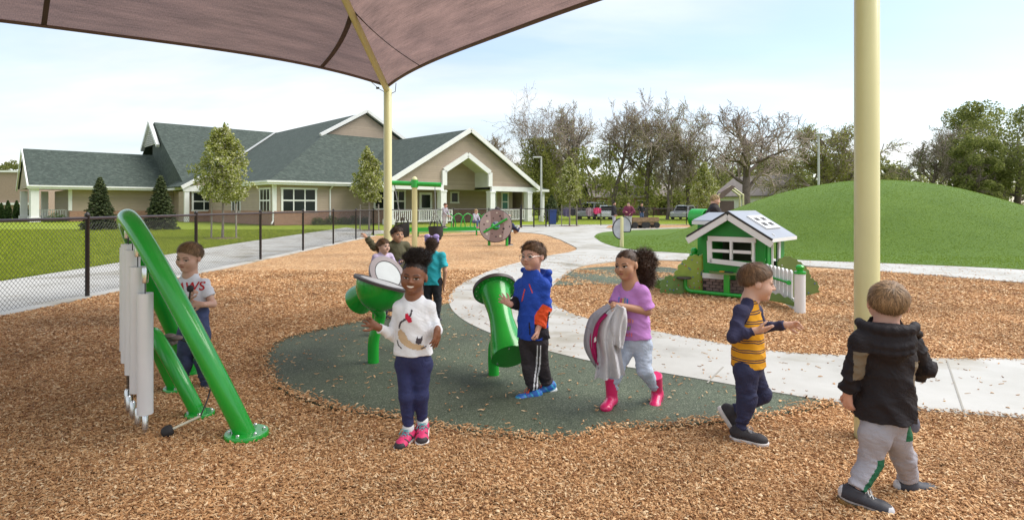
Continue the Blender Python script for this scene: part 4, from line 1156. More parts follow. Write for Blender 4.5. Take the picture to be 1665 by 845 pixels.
def low_shrub(x, y, w, h, seed, label, leaf=None):
    rng = np.random.default_rng(seed); root = empty('low_shrub', (x, y, 0), 0, label, 'shrub', 'foundation shrubs along the school wall')
    n = 900; d = rng.normal(size=(n, 3)); d /= np.linalg.norm(d, axis=1, keepdims=True); d[:, 2] = np.abs(d[:, 2])
    c = d * rng.uniform(.5, 1.05, n)[:, None] * np.array([w, w, h])
    qv, qf = quads(c, .09 * rng.uniform(.5, 1.2, n), rng); link('foliage', np_mesh('foliage', qv, qf, False), leaf or L_SHRUB, root)
    mb = MB()
    for k in range(6):
        a = k * 1.05; mb.tube([(0, 0, 0), (math.cos(a) * w * .4, math.sin(a) * w * .4, h * .6)], [.012, .005], 5)
    mb.build('stems', M_BARK, root)
def bl(u, v): return (-16.7 + .73 * u - .683 * v, 41 + .683 * u + .73 * v)
for i, u in enumerate((3.4, 4.4, 5.4, 6.3, 7.2)):
    x, y = bl(u, -.3); low_shrub(x, y, .55, .55 + .1 * (i % 2), 60 + i, ('low shrub under the wide school window', 'second low shrub right of the wide school window', 'middle low shrub along the brick base', 'fourth low shrub along the brick base', 'low shrub against the porch railing end')[i])
x, y = bl(-9.5, 22.4); low_shrub(x, y, .9, .8, 70, 'bright green shrub by the far left porch column', L_ARBOR)
x, y = bl(22.0, -.6); low_shrub(x, y, .7, .7, 71, 'brownish shrub under the teal windows', L_BUD)
x, y = bl(23.4, -.8); low_shrub(x, y, .7, .6, 72, 'low shrub at the right corner under the teal windows', L_SHRUB)
# ================================================================ shade canopy
M_CREAM = mat('cream powder-coated steel', (.62, .58, .30), .42, .05, 3, coat=.15)
M_SEAM = mat('dark seam webbing', (.075, .05, .045), .8)
def f_fabric(nt, b):
    tc = nt.nodes.new('ShaderNodeTexCoord')
    uv = tc.outputs['UV']
    def noise(scale, mscale):
        mp = nt.nodes.new('ShaderNodeMapping'); mp.inputs['Scale'].default_value = mscale; nt.links.new(uv, mp.inputs[0])
        n = nt.nodes.new('ShaderNodeTexNoise'); n.inputs['Scale'].default_value = scale; n.inputs['Detail'].default_value = 4; nt.links.new(mp.outputs[0], n.inputs['Vector'])
        return n.outputs['Fac']
    w = noise(1.0, (2.2, 160, 1)); w2 = noise(1.0, (120, 25, 1)); w3 = noise(1.0, (1.2, 7, 1))
    a = nt.nodes.new('ShaderNodeMath'); a.operation = 'ADD'; nt.links.new(w, a.inputs[0]); nt.links.new(w2, a.inputs[1])
    a2 = nt.nodes.new('ShaderNodeMath'); a2.operation = 'ADD'; nt.links.new(a.outputs[0], a2.inputs[0]); nt.links.new(w3, a2.inputs[1])
    mr = nt.nodes.new('ShaderNodeMapRange'); mr.inputs[1].default_value = 1.0; mr.inputs[2].default_value = 2.0; mr.inputs[3].default_value = .40; mr.inputs[4].default_value = 1.6
    nt.links.new(a2.outputs[0], mr.inputs[0])
    vm = nt.nodes.new('ShaderNodeVectorMath'); vm.operation = 'SCALE'; vm.inputs[0].default_value = (.225, .142, .124); nt.links.new(mr.outputs[0], vm.inputs['Scale'])
    nt.links.new(vm.outputs[0], b.inputs['Base Color']); b.inputs['Roughness'].default_value = .9; b.inputs['Specular IOR Level'].default_value = .1
    t = nt.nodes.new('ShaderNodeBsdfTranslucent'); nt.links.new(vm.outputs[0], t.inputs['Color'])
    mx = nt.nodes.new('ShaderNodeMixShader'); mx.inputs[0].default_value = .55
    nt.links.new(b.outputs[0], mx.inputs[1]); nt.links.new(t.outputs[0], mx.inputs[2])
    # open knit: a share of the light passes between the yarns
    tp = nt.nodes.new('ShaderNodeBsdfTransparent')
    m2 = nt.nodes.new('ShaderNodeMixShader'); m2.inputs[0].default_value = .04
    nt.links.new(mx.outputs[0], m2.inputs[1]); nt.links.new(tp.outputs[0], m2.inputs[2])
    nt.links.new(m2.outputs[0], nt.nodes['Material Output'].inputs[0])
M_FABRIC = ramp_mat('brown shade cloth', f_fabric)
PL = Vector((-2.02, 9.70, 0)); PR = Vector((2.07, 3.48, 0))
va = PR - PL; vb = Vector((-va.y, va.x, 0)); vb = -vb if vb.x > 0 else vb
if vb.y > 0: vb = -vb
vb = Vector((va.y, -va.x, 0))          # to the left post
PB = PL + vb; PC = PR + vb
HP = 3.30; APEX = (PL + PC) / 2 + Vector((0, 0, 3.30 + 3.62))
can = empty('shade_canopy', (0, 0, 0), 0, 'brown knit shade canopy on cream posts spread over the foreground', 'canopy')
tops = [p + Vector((0, 0, z)) for p, z in ((PL, HP), (PR, 2.98), (PC, HP), (PB, HP))]
def panel(A, B, sag=.055, n=44, m=26):
    """hip panel between two posts and the apex, its free edge drawn inwards"""
    vs = []; uvs = []
    mid = (A + B) / 2; inw = (APEX - mid)
    for j in range(m + 1):
        w = j / m
        for i in range(n + 1):
            t = i / n
            e = A + (B - A) * t + inw * sag * (1 - (2 * abs(t - .5)) ** 3.2) 
            q = A + (APEX - A) * w if t == 0 else None
            p = e + (APEX - e) * w
            # the cloth dips slightly between hip and edge
            p = p + Vector((0, 0, -.30)) * math.sin(math.pi * w) * (4 * t * (1 - t)) * .6
            vs.append(p); uvs.append(((e - A).length * (1 - w) + w * 3.2, w * 5.5))
    f = [(j * (n + 1) + i, j * (n + 1) + i + 1, (j + 1) * (n + 1) + i + 1, (j + 1) * (n + 1) + i) for j in range(m) for i in range(n)]
    return vs, f, uvs
for k in range(4):
    A, B = tops[k], tops[(k + 1) % 4]
    vs, fs, uvs = panel(A, B, .03 if k == 0 else .055)
    me = bpy.data.meshes.new('fabric_panel'); me.from_pydata([tuple(v) for v in vs], [], fs)
    ul = me.uv_layers.new(name='UVMap')
    for lp in me.loops: ul.data[lp.index].uv = uvs[lp.vertex_index]
    me.polygons.foreach_set('use_smooth', [True] * len(me.polygons))
    po = link('fabric_panel', me, M_FABRIC, can)
    ed = [vs[i] for i in range(45)]
    mb = MB(); mb.tube([p - Vector((0, 0, .005)) for p in ed], .022, 6); mb.build('hem', mat('folded hem', (.15, .10, .095), .85), po, smooth=60)
    # seams running up the cloth
    if k in (0, 3):
        # reinforcing strip across the corner, from the free edge up to the rafter
        mb = MB(); pts = []
        for i in range(13):
            u = i / 12; t_ = (.20 if k == 0 else .15) * (1 - u); w_ = .235 * u
            if k == 3: t_ = 1 - t_
            fi = t_ * 44; fj = w_ * 26; i0 = min(int(fi), 43); j0 = min(int(fj), 25); a_ = fi - i0; b_ = fj - j0
            p_ = (vs[j0 * 45 + i0] * (1 - a_) + vs[j0 * 45 + i0 + 1] * a_) * (1 - b_) + (vs[(j0 + 1) * 45 + i0] * (1 - a_) + vs[(j0 + 1) * 45 + i0 + 1] * a_) * b_
            pts.append(p_ - Vector((0, 0, .012)))
        for a, b in zip(pts[:-1], pts[1:]): mb.beam(a, b, .075, .006)
        mb.build('seam', M_SEAM, po)
    for ti in ((), (5, 39), (5, 22, 39), (18,))[k]:
        mb = MB(); pts = [vs[j * 45 + ti] - Vector((0, 0, .012)) for j in range(0, 25)]
        for a, b in zip(pts[:-1], pts[1:]): mb.beam(a, b, .055, .004)
        if ti != 22 and k in (0, 3): pass
        mb.build('seam', M_SEAM, po)
def post(p, z1):
    mb = MB(); mb.lathe([(.066, .0), (.066, z1), (.05, z1 + .02)], p, n=24)
    return mb.build('post', M_CREAM, can, smooth=40)
for p in (PL, PR, PC, PB): post(p, HP - .06)
for t in tops:
    mb = MB(); d = APEX - t
    mb.tube([t + Vector((0, 0, -.09)), t + d * .5 + Vector((0, 0, -.09)), APEX + Vector((0, 0, -.1))], .052, 14); mb.build('rafter', M_CREAM, can, smooth=50)
mb = MB(); c0 = PL + Vector((0, 0, HP))
mb.tube([c0 + Vector((-.05, 0, -.10)), c0 + Vector((-.14, -.05, -.05)), c0 + Vector((-.26, -.1, .06))], .006, 6); mb.tube([c0 + Vector((.06, 0, -.12)), c0 + Vector((.13, -.04, -.10)), c0 + Vector((.15, -.08, .03))], .006, 6)
mb.box(c0 + Vector((-.15, -.055, -.045)), (.05, .03, .03)); mb.build('corner_cable', mat('steel cable', (.12, .12, .12), .4, metal=.8), can)
# ================================================================ chain-link fences
M_BLACK = mat('black vinyl-coated steel', (.022, .018, .018), .42, .1)
M_RAIL = mat('dark brown-black rail', (.045, .032, .034), .45, .1)
def fence(name, pts, label, h=1.2, sp=.062, wr=.0021, ends=True, posts=None):
    root = empty(name, pts[0], 0, label, 'fence')
    o = Vector(pts[0])
    P = [Vector(p) - o for p in pts]
    for i, p in enumerate(P):
        mb = MB(); r = .034 if i in (0, len(P) - 1) else .03
        mb.lathe([(r, 0), (r, h - .01), (r * 1.25, h), (r * 1.2, h + .03), (.01, h + .06)], p, n=12); mb.build('post', M_BLACK, root, smooth=45)
    for a, b in zip(P[:-1], P[1:]):
        mb = MB(); mb.tube([a + Vector((0, 0, h - .03)), b + Vector((0, 0, h - .03))], .022, 10); mb.build('top_rail', M_RAIL, root, smooth=60)
        d = b - a; L = d.length; d.normalize(); hh = h - .08; side = Vector((-d.y, d.x, 0)) * .036
        vs = []; fs = []
        n = int((L + hh) / sp)
        for fam in (0, 1):
            for i in range(-int(hh / sp), int(L / sp) + 1):
                x0 = i * sp; x1 = x0 + hh
                t0 = max(0, -x0 / hh); t1 = min(1, (L - x0) / hh)
                if t1 <= t0: continue
                if fam: z0, z1 = hh * (1 - t0), hh * (1 - t1)
                else: z0, z1 = hh * t0, hh * t1
                p0 = a + d * (x0 + t0 * hh) + Vector((0, 0, z0 + .04)) + side * (1 + .04 * fam); p1 = a + d * (x0 + t1 * hh) + Vector((0, 0, z1 + .04)) + side * (1 + .04 * fam)
                q = (p1 - p0).normalized(); u = q.cross(side).normalized() * wr; w = side.normalized() * wr
                bb = len(vs)
                for p in (p0, p1): vs += [p + u, p - u * .5 + w * .87, p - u * .5 - w * .87]
                fs += [(bb, bb + 1, bb + 4, bb + 3), (bb + 1, bb + 2, bb + 5, bb + 4), (bb + 2, bb, bb + 3, bb + 5)]
        me = bpy.data.meshes.new('wire_mesh'); me.from_pydata([tuple(v) for v in vs], [], fs)
        w_ = link('wire_mesh', me, M_BLACK, root); w_['kind'] = 'stuff'
    return root
near = [(FX, 9.70 - 3.046 * 0 + 3.046 * k - 0.85, 0) for k in range(-2, 7)]
fence('chain_link_fence', near, 'black chain-link fence running along the sidewalk at the left', sp=.066, wr=.0024)
e0 = Vector(near[-1])
c1 = G(606, 382); c2 = G(737, 375); c3 = G(846, 370.5)
fence('chain_link_fence', [e0, c2 * .5 + e0 * .5, c2, c3 * .5 + c2 * .5, c3], 'black chain-link fence behind the climber in front of the porch', sp=.09, wr=.003)
f0 = G(893, 368.5)
fence('chain_link_fence', [f0, G(937, 367), G(977, 366.5), G(1014, 366.3), G(1062, 366), G(1116, 365.7), G(1170, 365.5), G(1230, 365.3), G(1300, 365.2)], 'far black chain-link fence before the parked cars', sp=.11, wr=.0035)
gt = empty('fence_gate', c3, 0, 'tall black gate in the fence right of the porch', 'gate')
dv = G(889, 369) - c3; dn = dv.normalized()
for t in (0.04, .5, .97):
    mb = MB(); mb.beam(dn * dv.length * t, dn * dv.length * t + Vector((0, 0, 1.45 if t < .9 else 1.2)), .09, .09); mb.build('gate_post', M_BLACK, gt)
mb = MB(); mb.beam(dn * .1 + Vector((0, 0, 1.18)), dn * dv.length * .97 + Vector((0, 0, 1.18)), .05, .05); mb.beam(dn * .1 + Vector((0, 0, .12)), dn * dv.length * .97 + Vector((0, 0, .12)), .05, .05); mb.build('gate_rail', M_BLACK, gt)
# ================================================================ play equipment
M_GREEN = mat('glossy green steel', (.010, .34, .028), .27, .10, 5, .05, 30, coat=.4)
M_GREEND = mat('green plastic', (.012, .27, .024), .4, .06, 5, .1, 300)
M_ALU = mat('satin aluminium', (.74, .74, .75), .45, .04, 4, metal=.12)
M_STEEL = mat('bright steel bolt', (.70, .70, .70), .25, .05, metal=.9)
M_DKBROWN = mat('dark brown plastic', (.060, .045, .040), .5, .15)
M_RUBBERB = mat('black rubber', (.022, .020, .021), .7, .2)
M_CORD = mat('black cord', (.02, .02, .02), .6)
def flange(c, r, parent, name='base_plate', bolts=6):
    mb = MB(); c = Vector(c) + Vector((0, 0, .014)); mb.lathe([(r, -.012), (r, .012), (r * .96, .018)], c, n=32); o = mb.build(name, M_GREEN, parent, smooth=40)
    c = Vector(c)
    for k in range(bolts):
        a = k * 6.283 / bolts + .4
        q = MB(); q.lathe([(.010, .018), (.010, .026), (.006, .030)], c + Vector((math.cos(a), math.sin(a), 0)) * r * .76, n=8); q.build('bolt', M_STEEL, o)
    return o
# ---- chime arch
b1 = G(401, 709); b2_ = G(314, 606)
chm = empty('chime_arch', (b1 + b2_) / 2, 0, 'green bent-pipe arch hung with silver chime tubes, left foreground', 'chimes')
O = Vector(chm.location)
def arch_pts(a, b, top_h, lean, n=40, sq=2.5):
    d = b - a; side = Vector((-.79, -.61, 0))
    out = []
    for i in range(n + 1):
        th = math.pi * i / n
        cx, sz = math.cos(th), math.sin(th)
        # rounded trapezoid outline
        e = 2 / sq
        x = math.copysign(abs(cx) ** e, cx); z = abs(sz) ** e
        p = (a + b) / 2 - d * .5 * x * (1 - .10 * z)
        out.append(p + Vector((0, 0, top_h * z)) + side * lean * z)
    return out
ap = [p - O for p in arch_pts(b1, b2_, 1.275, .52, 44, 1.9)]
mb = MB(); mb.tube(ap, .057, 24, False); mb.build('arch_pipe', M_GREEN, chm, smooth=60)
flange(b1 - O, .122, chm); flange(b2_ - O, .122, chm)
s1, s2 = G(325, 677), G(287, 636)
sp_ = [p - O for p in arch_pts(s1, s2, .50, .20, 32, 2.0)]
mb = MB(); mb.tube(sp_, .045, 20, False); mb.build('low_arch_pipe', M_GREEN, chm, smooth=60)
flange(s1 - O, .088, chm, bolts=4); flange(s2 - O, .088, chm, bolts=4)
dirb = (b2_ - b1).normalized()
chs = []
topl = (b1 + b2_) / 2 + Vector((-.79, -.61, 0)) * .52 - O
for k, (gx, gy, zb, zt) in enumerate(((236, 708, .13, 1.0), (224, 698, .227, 1.045), (215.5, 685, .30, 1.10), (209, 675, .345, 1.11), (206.6, 664, .39, 1.12))):
    p = G(gx, gy) - O
    # hang from the nearest point of the arch
    near_ = min(ap[8:-8], key=lambda q: (Vector((q.x, q.y)) - Vector((p.x, p.y))).length)
    zt = min(zt, near_.z - .17); L = zt - zb
    c = MB(); c.lathe([(.036, zt - L), (.0425, zt - L), (.0425, zt), (.036, zt), (.036, zt - .1)], (p.x, p.y, 0), n=24, cap=False)
    ct = c.build('chime_tube', M_ALU, chm, smooth=40)
    h = MB(); h.lathe([(.003, zt - .05), (.003, near_.z - .05)], (p.x, p.y, 0), n=6); h.build('hanger_rod', M_CORD, ct)
    h = MB(); h.lathe([(.015, zt + .06), (.017, zt + .065), (.017, zt + .14), (.012, zt + .15)], (p.x, p.y, 0), n=12); h.build('hanger_sleeve', M_STEEL, ct, smooth=40)
    h = MB(); h.lathe([(.003, .02), (.003, zt - L + .05)], (p.x, p.y, 0), n=6); h.build('tether', M_CORD, ct)
    h = MB(); h.lathe([(.006, .005), (.008, .03), (.017, .04), (.017, .12), (.010, .13)], (p.x, p.y, 0), n=12); h.build('anchor_sleeve', M_STEEL, ct, smooth=40)
# mallet rest and tethered mallets
rp = max(sp_, key=lambda q: q.z)
mb = MB()
for k in range(3): mb.ball((rp.x + .05 + .045 * k, rp.y + .02, rp.z - .03 + .012 * (k % 2)), .035, 8, (1.2, 1, .5))
mb.box((rp.x + .07, rp.y + .02, rp.z - .06), (.13, .07, .03), None, .01); mb.build('mallet_rest', mat('grey rubber clip', (.17, .13, .12), .6), chm, smooth=50)
ml = empty('mallet', G(272, 711), 0, 'black-headed mallet with white rod lying against the low arch', 'mallet')
o_ = Vector(ml.location); tip = G(326, 676, .10) - o_; hd = Vector((0, 0, .036))
mb = MB(); mb.tube([hd, tip], .0075, 10); mb.build('rod', mat('white fibreglass rod', (.72, .68, .52), .4), ml, smooth=60)
mb = MB(); ax = (tip - hd).normalized(); mb.lathe([(.012, -.03), (.026, -.026), (.034, -.008), (.034, .012), (.026, .028), (.010, .032)], hd, ax, 16); mb.build('head', M_RUBBERB, ml, smooth=60)
mb = MB(); e_ = PT(295, 552, 4.2) - o_
mb.tube(smooth_poly([tip, PT(340, 640, 3.98) - o_, PT(345, 600, 4.0) - o_, PT(330, 570, 4.1) - o_, e_], 6, False), .005, 6); mb.build('cord', M_CORD, ml)
# ---- drums on posts
def drum(name, C, a, L, label, leg_base, rf=.183, rb=.138, head=None):
    C = Vector(C); a = Vector(a).normalized(); g = Vector(leg_base)
    root = empty(name, g, 0, label, 'drum', 'green talking drums on the rubber pad'); C = C - g
    mb = MB()
    prof = [(rb, -.5), (rb * 1.0, -.44), (rb * .93, -.34), (rb * .78, -.16), (rb * .68, .02), (rb * .70, .16), (rb * .80, .32), (rb * .90, .44), (rb * .98, .485)]
    mb.lathe([(r, h * L) for r, h in prof], C, a, 40, False); mb.build('body', M_GREEN, root, smooth=50)
    mb = MB(); mb.lathe([(rb * .985, -.497 * L), (rb * .985, -.503 * L)], C, a, 40); cp_ = mb.build('end_cap', M_GREEND, root)
    ref = a.cross(Vector((0, 0, 1))).normalized(); rf2 = a.cross(ref)
    for k in range(3):
        an = k * 2.094 + .3; q = MB(); q.lathe([(.007, -.503 * L - .006), (.007, -.503 * L)], C + (ref * math.cos(an) + rf2 * math.sin(an)) * rb * .82, a, 8); q.build('bolt', M_STEEL, cp_)
    mb = MB(); mb.lathe([(rb * .97, .478 * L), (rf * .965, .478 * L), (rf * .965, .486 * L)], C, a, 48, False); fl_ = mb.build('flange', M_GREEND, root, smooth=30)
    for k in range(18):
        an = k * 6.283 / 18; q = MB(); q.lathe([(.0055, .478 * L - .005), (.0055, .479 * L)], C + (ref * math.cos(an) + rf2 * math.sin(an)) * rf * .86, a, 7); q.build('bolt', M_STEEL, fl_)
    mb = MB(); mb.lathe([(rf * .955, .474 * L), (rf * 1.0, .474 * L), (rf * 1.0, .52 * L), (rf * .72, .523 * L)], C, a, 48, False); mb.build('rim', M_DKBROWN if head is None else mat('mauve grey rim', (.30, .25, .25), .5), root, smooth=40)
    mb = MB(); mb.lathe([(.001, .520 * L), (rf * .71, .520 * L)], C, a, 48, False); mb.build('head', head or mat('pale drum skin', (.55, .55, .54), .4), root)
    mb = MB(); mb.lathe([(rf * .70, .524 * L), (rf * .74, .524 * L)], C, a, 48, False); mb.build('head_ring', M_RUBBERB, root)
    mb = MB(); mb.tube(smooth_poly([(0, 0, 0), Vector((0, 0, C.z * .55)), C - a * .02 + Vector((0, 0, -.05)), C], 6, False), .043, 20); mb.build('leg', M_GREEN, root, smooth=60)
    return root
drum('talking_drum', PT(816, 522, 4.70), (-.19, .72, .66), .66, 'green hourglass drum on a short post under the boy in the blue jacket\'s hand', G(803, 612))
drum('talking_drum', PT(606, 468, 5.42), (.65, -.53, .54), .50, 'green drum with white round head behind the kettle bowl', G(611, 548), head=mat('white drum skin', (.47, .51, .51), .35))
kt = empty('kettle_drum', G(607, 592), 0, 'green bowl-shaped kettle drum with dark rim on a curved post', 'drum')
o_ = Vector(kt.location); C = PT(621, 461, 5.0) - o_; ax = Vector((.29, .085, .95)).normalized(); r0 = .235
mb = MB(); mb.lathe([(max(.001, r0 * .90 * math.cos(t)), -.232 * math.sin(t)) for t in [i * math.pi / 2 / 14 for i in range(15)]], C, ax, 44, False); mb.build('bowl', M_GREEN, kt, smooth=60)
mb = MB(); mb.lathe([(r0 * .88, -.008), (r0 * 1.03, -.008), (r0 * 1.03, .014), (r0 * .8, .016)], C, ax, 44, False); mb.build('rim', M_DKBROWN, kt, smooth=40)
mb = MB(); mb.lathe([(.001, .012), (r0 * .82, .012)], C, ax, 44, False); mb.build('head', mat('pale drum skin', (.55, .55, .54)), kt)
mb = MB(); mb.tube(smooth_poly([(0, 0, 0), Vector((.005, 0, .22)), Vector((.06, 0, .42)), C - ax * .20], 8, False), .048, 22); mb.build('leg', M_GREEN, kt, smooth=60)
# ---- playhouse
M_HWHITE = mat('white plastic board', (.74, .74, .74), .4, .04, 3)
M_HROOF = mat('grey roof board', (.27, .29, .33), .45, .06, 3)
M_HBLACK = mat('black core edge', (.02, .02, .022), .5)
M_HGREEN = mat('playhouse green board', (.006, .235, .022), .42, .08, 4, .1, 200)
hs = empty('playhouse', (3.28, 8.9, 0), math.atan2(-.67, .74), 'small green playhouse with grey roof and white window on the mulch', 'playhouse')
def prism_xz(poly, y, t, name, m, par): 
    mb = MB(); mb.prism([(x, y, z) for x, z in poly], (0, t, 0)); return mb.build(name, m, par)
WX0, WX1, WZ0, WZ1 = -.31, .30, .54, .82
fw = MB()
for poly in ([(-.44, .30), (.47, .30), (.475, WZ0), (-.452, WZ0)], [(-.452, WZ0), (WX0, WZ0), (WX0, WZ1), (-.475, WZ1)], [(WX1, WZ0), (.475, WZ0), (.49, WZ1), (WX1, WZ1)], [(-.475, WZ1), (.49, WZ1), (.495, .90), (0, 1.19), (-.48, .90)]):
    fw.prism([(x, 0, z) for x, z in poly], (0, .03, 0))
fw.build('front_wall', M_HGREEN, hs)
wf = MB(); 
def fr(p0, p1, w): wf.beam((p0[0], -.02, p0[1]), (p1[0], -.02, p1[1]), .03, w)
fr((WX0 - .05, WZ1 + .035), (WX1 + .06, WZ1 + .035), .075); fr((WX0 - .02, WZ0 - .02), (WX1 + .05, WZ0 - .055), .07)
fr((WX0 - .02, WZ0 - .05), (WX0 - .03, WZ1 + .0), .07); fr((WX1 + .03, WZ0 - .02), (WX1 + .03, WZ1), .07); fr((0, WZ0 + .01), (0, WZ1), .055); fr((WX0 + .01, .675), (-.028, .675), .045); fr((.028, .675), (WX1, .675), .045)
wf.build('window_frame', M_HWHITE, hs)
for i, z in enumerate((.865,)): pass
mb = MB(); mb.box((.49, .12, .60), (.03, .16, .60)); mb.box((.49, .62, .60), (.03, .28, .60)); mb.box((.49, .34, .86), (.03, .28, .10)); mb.build('side_wall', M_HGREEN, hs)
mb = MB(); mb.beam((.515, .215, .10), (.52, .19, .88), .025, .05); mb.beam((.515, .465, .10), (.52, .49, .88), .025, .05); mb.beam((.52, .19, .88), (.52, .49, .88), .025, .05); mb.build('door_frame', M_HWHITE, hs)
bw = MB()
for poly in ([(-.47, .30), (.48, .30), (.48, .5), (-.47, .5)], [(-.47, .5), (.0, .5), (.0, .84), (-.47, .84)], [(.42, .5), (.48, .5), (.48, .84), (.42, .84)], [(-.47, .84), (.48, .84), (.49, .9), (0, 1.17), (-.47, .9)]):
    bw.prism([(x, .76, z) for x, z in poly], (0, .03, 0))
bw.build('back_wall', mat('shade-dark olive inner board', (.05, .06, .03), .6), hs)  # interior shade is put into this dark olive board colour
mb = MB(); mb.box((-.465, .40, .60), (.03, .68, .60)); mb.build('side_wall', M_HGREEN, hs)
mb = MB(); mb.box((.005, .40, .02), (.92, .74, .04)); mb.build('floor_plate', mat('dark deck', (.07, .05, .04), .8), hs)
def roofslab(x1, z1, name):
    mb = MB(); mb.beam((0, -.14, 1.235), (0, .95, 1.235), .001, .001)
    p = [(0, -.14, 1.245), (x1, -.14, z1), (x1, .95, z1), (0, .95, 1.245)]
    m2 = MB(); m2.prism(p, Vector((0, 0, .035))); return m2.build(name, M_HROOF, hs)
roofslab(-.63, .865, 'roof_panel'); rr_ = roofslab(.62, .86, 'roof_panel')
for s, z1 in ((-1, .86), (1, .855)):
    mb = MB(); mb.beam((0, -.155, 1.20), (s * .635, -.155, z1 - .045), .022, .095); mb.build('fascia', M_HWHITE, hs)
    mb = MB(); mb.beam((0, -.158, 1.262), (s * .64, -.158, z1 + .020), .026, .028); mb.build('roof_edge', M_HBLACK, hs)
mb = MB(); mb.box((.625, .40, .865), (.02, 1.08, .05)); mb.build('eave_board', M_HWHITE, hs)
# skylight plate with four slots on the right roof slope
sl = math.atan2(-(1.245 - .86), .62); rm = Euler((0, -sl, 0)).to_matrix()
def rs(x, y, lift): 
    return Vector((x * math.cos(sl), y, 1.285 + x * math.sin(sl) + lift))
sky_ = MB()
for (x0, x1, y0, y1) in ((.18, .24, .18, .78), (.32, .37, .18, .78), (.46, .52, .18, .78), (.24, .32, .18, .25), (.24, .32, .44, .52), (.24, .32, .71, .78), (.37, .46, .18, .25), (.37, .46, .44, .52), (.37, .46, .71, .78)):
    sky_.box(rs((x0 + x1) / 2, (y0 + y1) / 2, .008), (x1 - x0, y1 - y0, .022), rm)
so = sky_.build('skylight', M_HWHITE, hs)
mb = MB(); mb.box(rs(.35, .48, -.002), (.33, .58, .006), rm); mb.build('skylight_pane', M_HBLACK, so)
mb = MB(); mb.box(rs(.66, .12, .0), (.05, .02, .015), rm); mb.build('roof_label', M_HWHITE, hs)
# rear lean-to with its own flat roof
mb = MB(); mb.box((-.56, 1.05, .57), (.70, .5, 1.0)); mb.build('rear_box', M_HGREEN, hs)
mb = MB(); mb.prism([(-.98, .76, 1.085), (-.12, .76, 1.085), (-.12, 1.40, 1.21), (-.98, 1.40, 1.21)], (0, 0, .03)); rb_ = mb.build('rear_roof', M_HROOF, hs)
mb = MB(); mb.box((-.55, .75, 1.07), (.87, .018, .06)); mb.build('fascia', M_HWHITE, rb_)
mb = MB(); mb.box((-.28, -.004, .285), (.34, .034, .075)); mb.build('white_sill', M_HWHITE, hs)
# brick apron: mortar panel with single bricks proud of it
mb = MB(); mb.box((0, .0, .13), (.90, .03, .25)); ap_ = mb.build('brick_panel', mat('dark mortar', (.035, .026, .024), .8), hs)
me_b = None; rng_ = random.Random(4)
for r_ in range(5):
    for c_ in range(9):
        x = -.44 + .05 + c_ * .104 + (.05 if r_ % 2 else 0)
        if x > .42: continue
        if me_b is None:
            q = MB(); q.box((0, 0, 0), (.094, .014, .041), None, .004); ob = q.build('brick', mat('brown panel brick', (.20, .135, .12), .7, .3, 14), ap_); me_b = ob.data
        else:
            ob = bpy.data.objects.new('brick', me_b); COL.objects.link(ob); ob.parent = ap_
        ob.location = (x, -.019 - rng_.uniform(0, .003), .036 + r_ * .0475)
# counter, table and seat on green pipe
mb = MB(); mb.prism([(-.33 + .31 * (1 - math.cos(t)), -.02 - .20 * math.sin(t), .345) for t in [i * math.pi / 16 for i in range(17)]], (0, 0, .022)); cn = mb.build('counter', mat('olive counter board', (.13, .19, .05), .5), hs)
for x, c in ((-.10, (.75, .30, .03)), (-.02, (.03, .03, .03)), (.03, (.04, .04, .05))):
    q = MB(); q.box((x, -.12, .377), (.07, .05, .014), None, .004); q.build('counter_dial', mat('dial %.2f' % x, c, .5), cn)
mb = MB(); mb.box((-.01, -.16, .18), (.085, .03, .33)); mb.build('counter_leg', M_GREEN, hs)
mb = MB(); mb.tube(smooth_poly([(-.62, -.24, .25), (-.62, -.24, .12), (-.56, -.23, .06), (-.40, -.2, .05), (.4, -.18, .05)], 6, False), .028, 14); mb.build('seat_pipe', M_GREEN, hs, smooth=60)
mb = MB(); mb.lathe([(.001, .24), (.11, .24), (.115, .25), (.11, .265), (.001, .265)], (-.64, -.25, 0), n=20, cap=False); mb.build('seat', M_DKBROWN, hs, smooth=40)
# hedge boards (flat routed panels)
def hedge(name, outline_px, Y, m, label_flowers, seed, par, thick=.035, dY=0.0):
    inv = par.matrix_basis.inverted()
    P = []
    for i, (x, y) in enumerate(outline_px): P.append(PT(x, y, Y + dY * (x - outline_px[0][0])))
    P = smooth_poly(P, 4)
    mb = MB(); mb.prism([inv @ p for p in P], inv.to_3x3() @ Vector((.1, 1, 0)).normalized() * thick)
    o = mb.build(name, m, par)
    rg = random.Random(seed); xs = [p[0] for p in outline_px]; ys = [p[1] for p in outline_px]
    n = 0
    while n < label_flowers:
        x = rg.uniform(min(xs) + 4, max(xs) - 4); y = rg.uniform(min(ys) + 6, max(ys) - 4)
        if not in_poly(np.array([x]), np.array([y]), [(a, b) for a, b in outline_px])[0]: continue
        c = PT(x, y, Y + dY * (x - outline_px[0][0])); q = MB()
        q.lathe([(.011, -.004), (.008, -.009), (.001, -.009)], inv @ c, inv.to_3x3() @ Vector((0, 1, 0)), 8, False)
        q.build('flower_dot', mat('dot%d' % rg.randrange(4), ((.6, .06, .04), (.6, .5, .1), (.55, .55, .5), (.10, .15, .4))[rg.randrange(4)], .5), o); n += 1
    return o
bpy.context.view_layer.update()
M_H1 = mat('light hedge board', (.30, .40, .055), .45, .12, 9); M_H2 = mat('dark hedge board', (.12, .22, .05), .45, .14, 9)
def scallop(pts, amp, n):
    out = []
    for (a, b) in zip(pts[:-1], pts[1:]):
        for k in range(n):
            t = k / n; dx, dy = b[0] - a[0], b[1] - a[1]; l = math.hypot(dx, dy)
            s = amp * abs(math.sin(math.pi * (t * 2 % 1)))
            out.append((a[0] + dx * t + dy / l * s, a[1] + dy * t - dx / l * s))
    return out
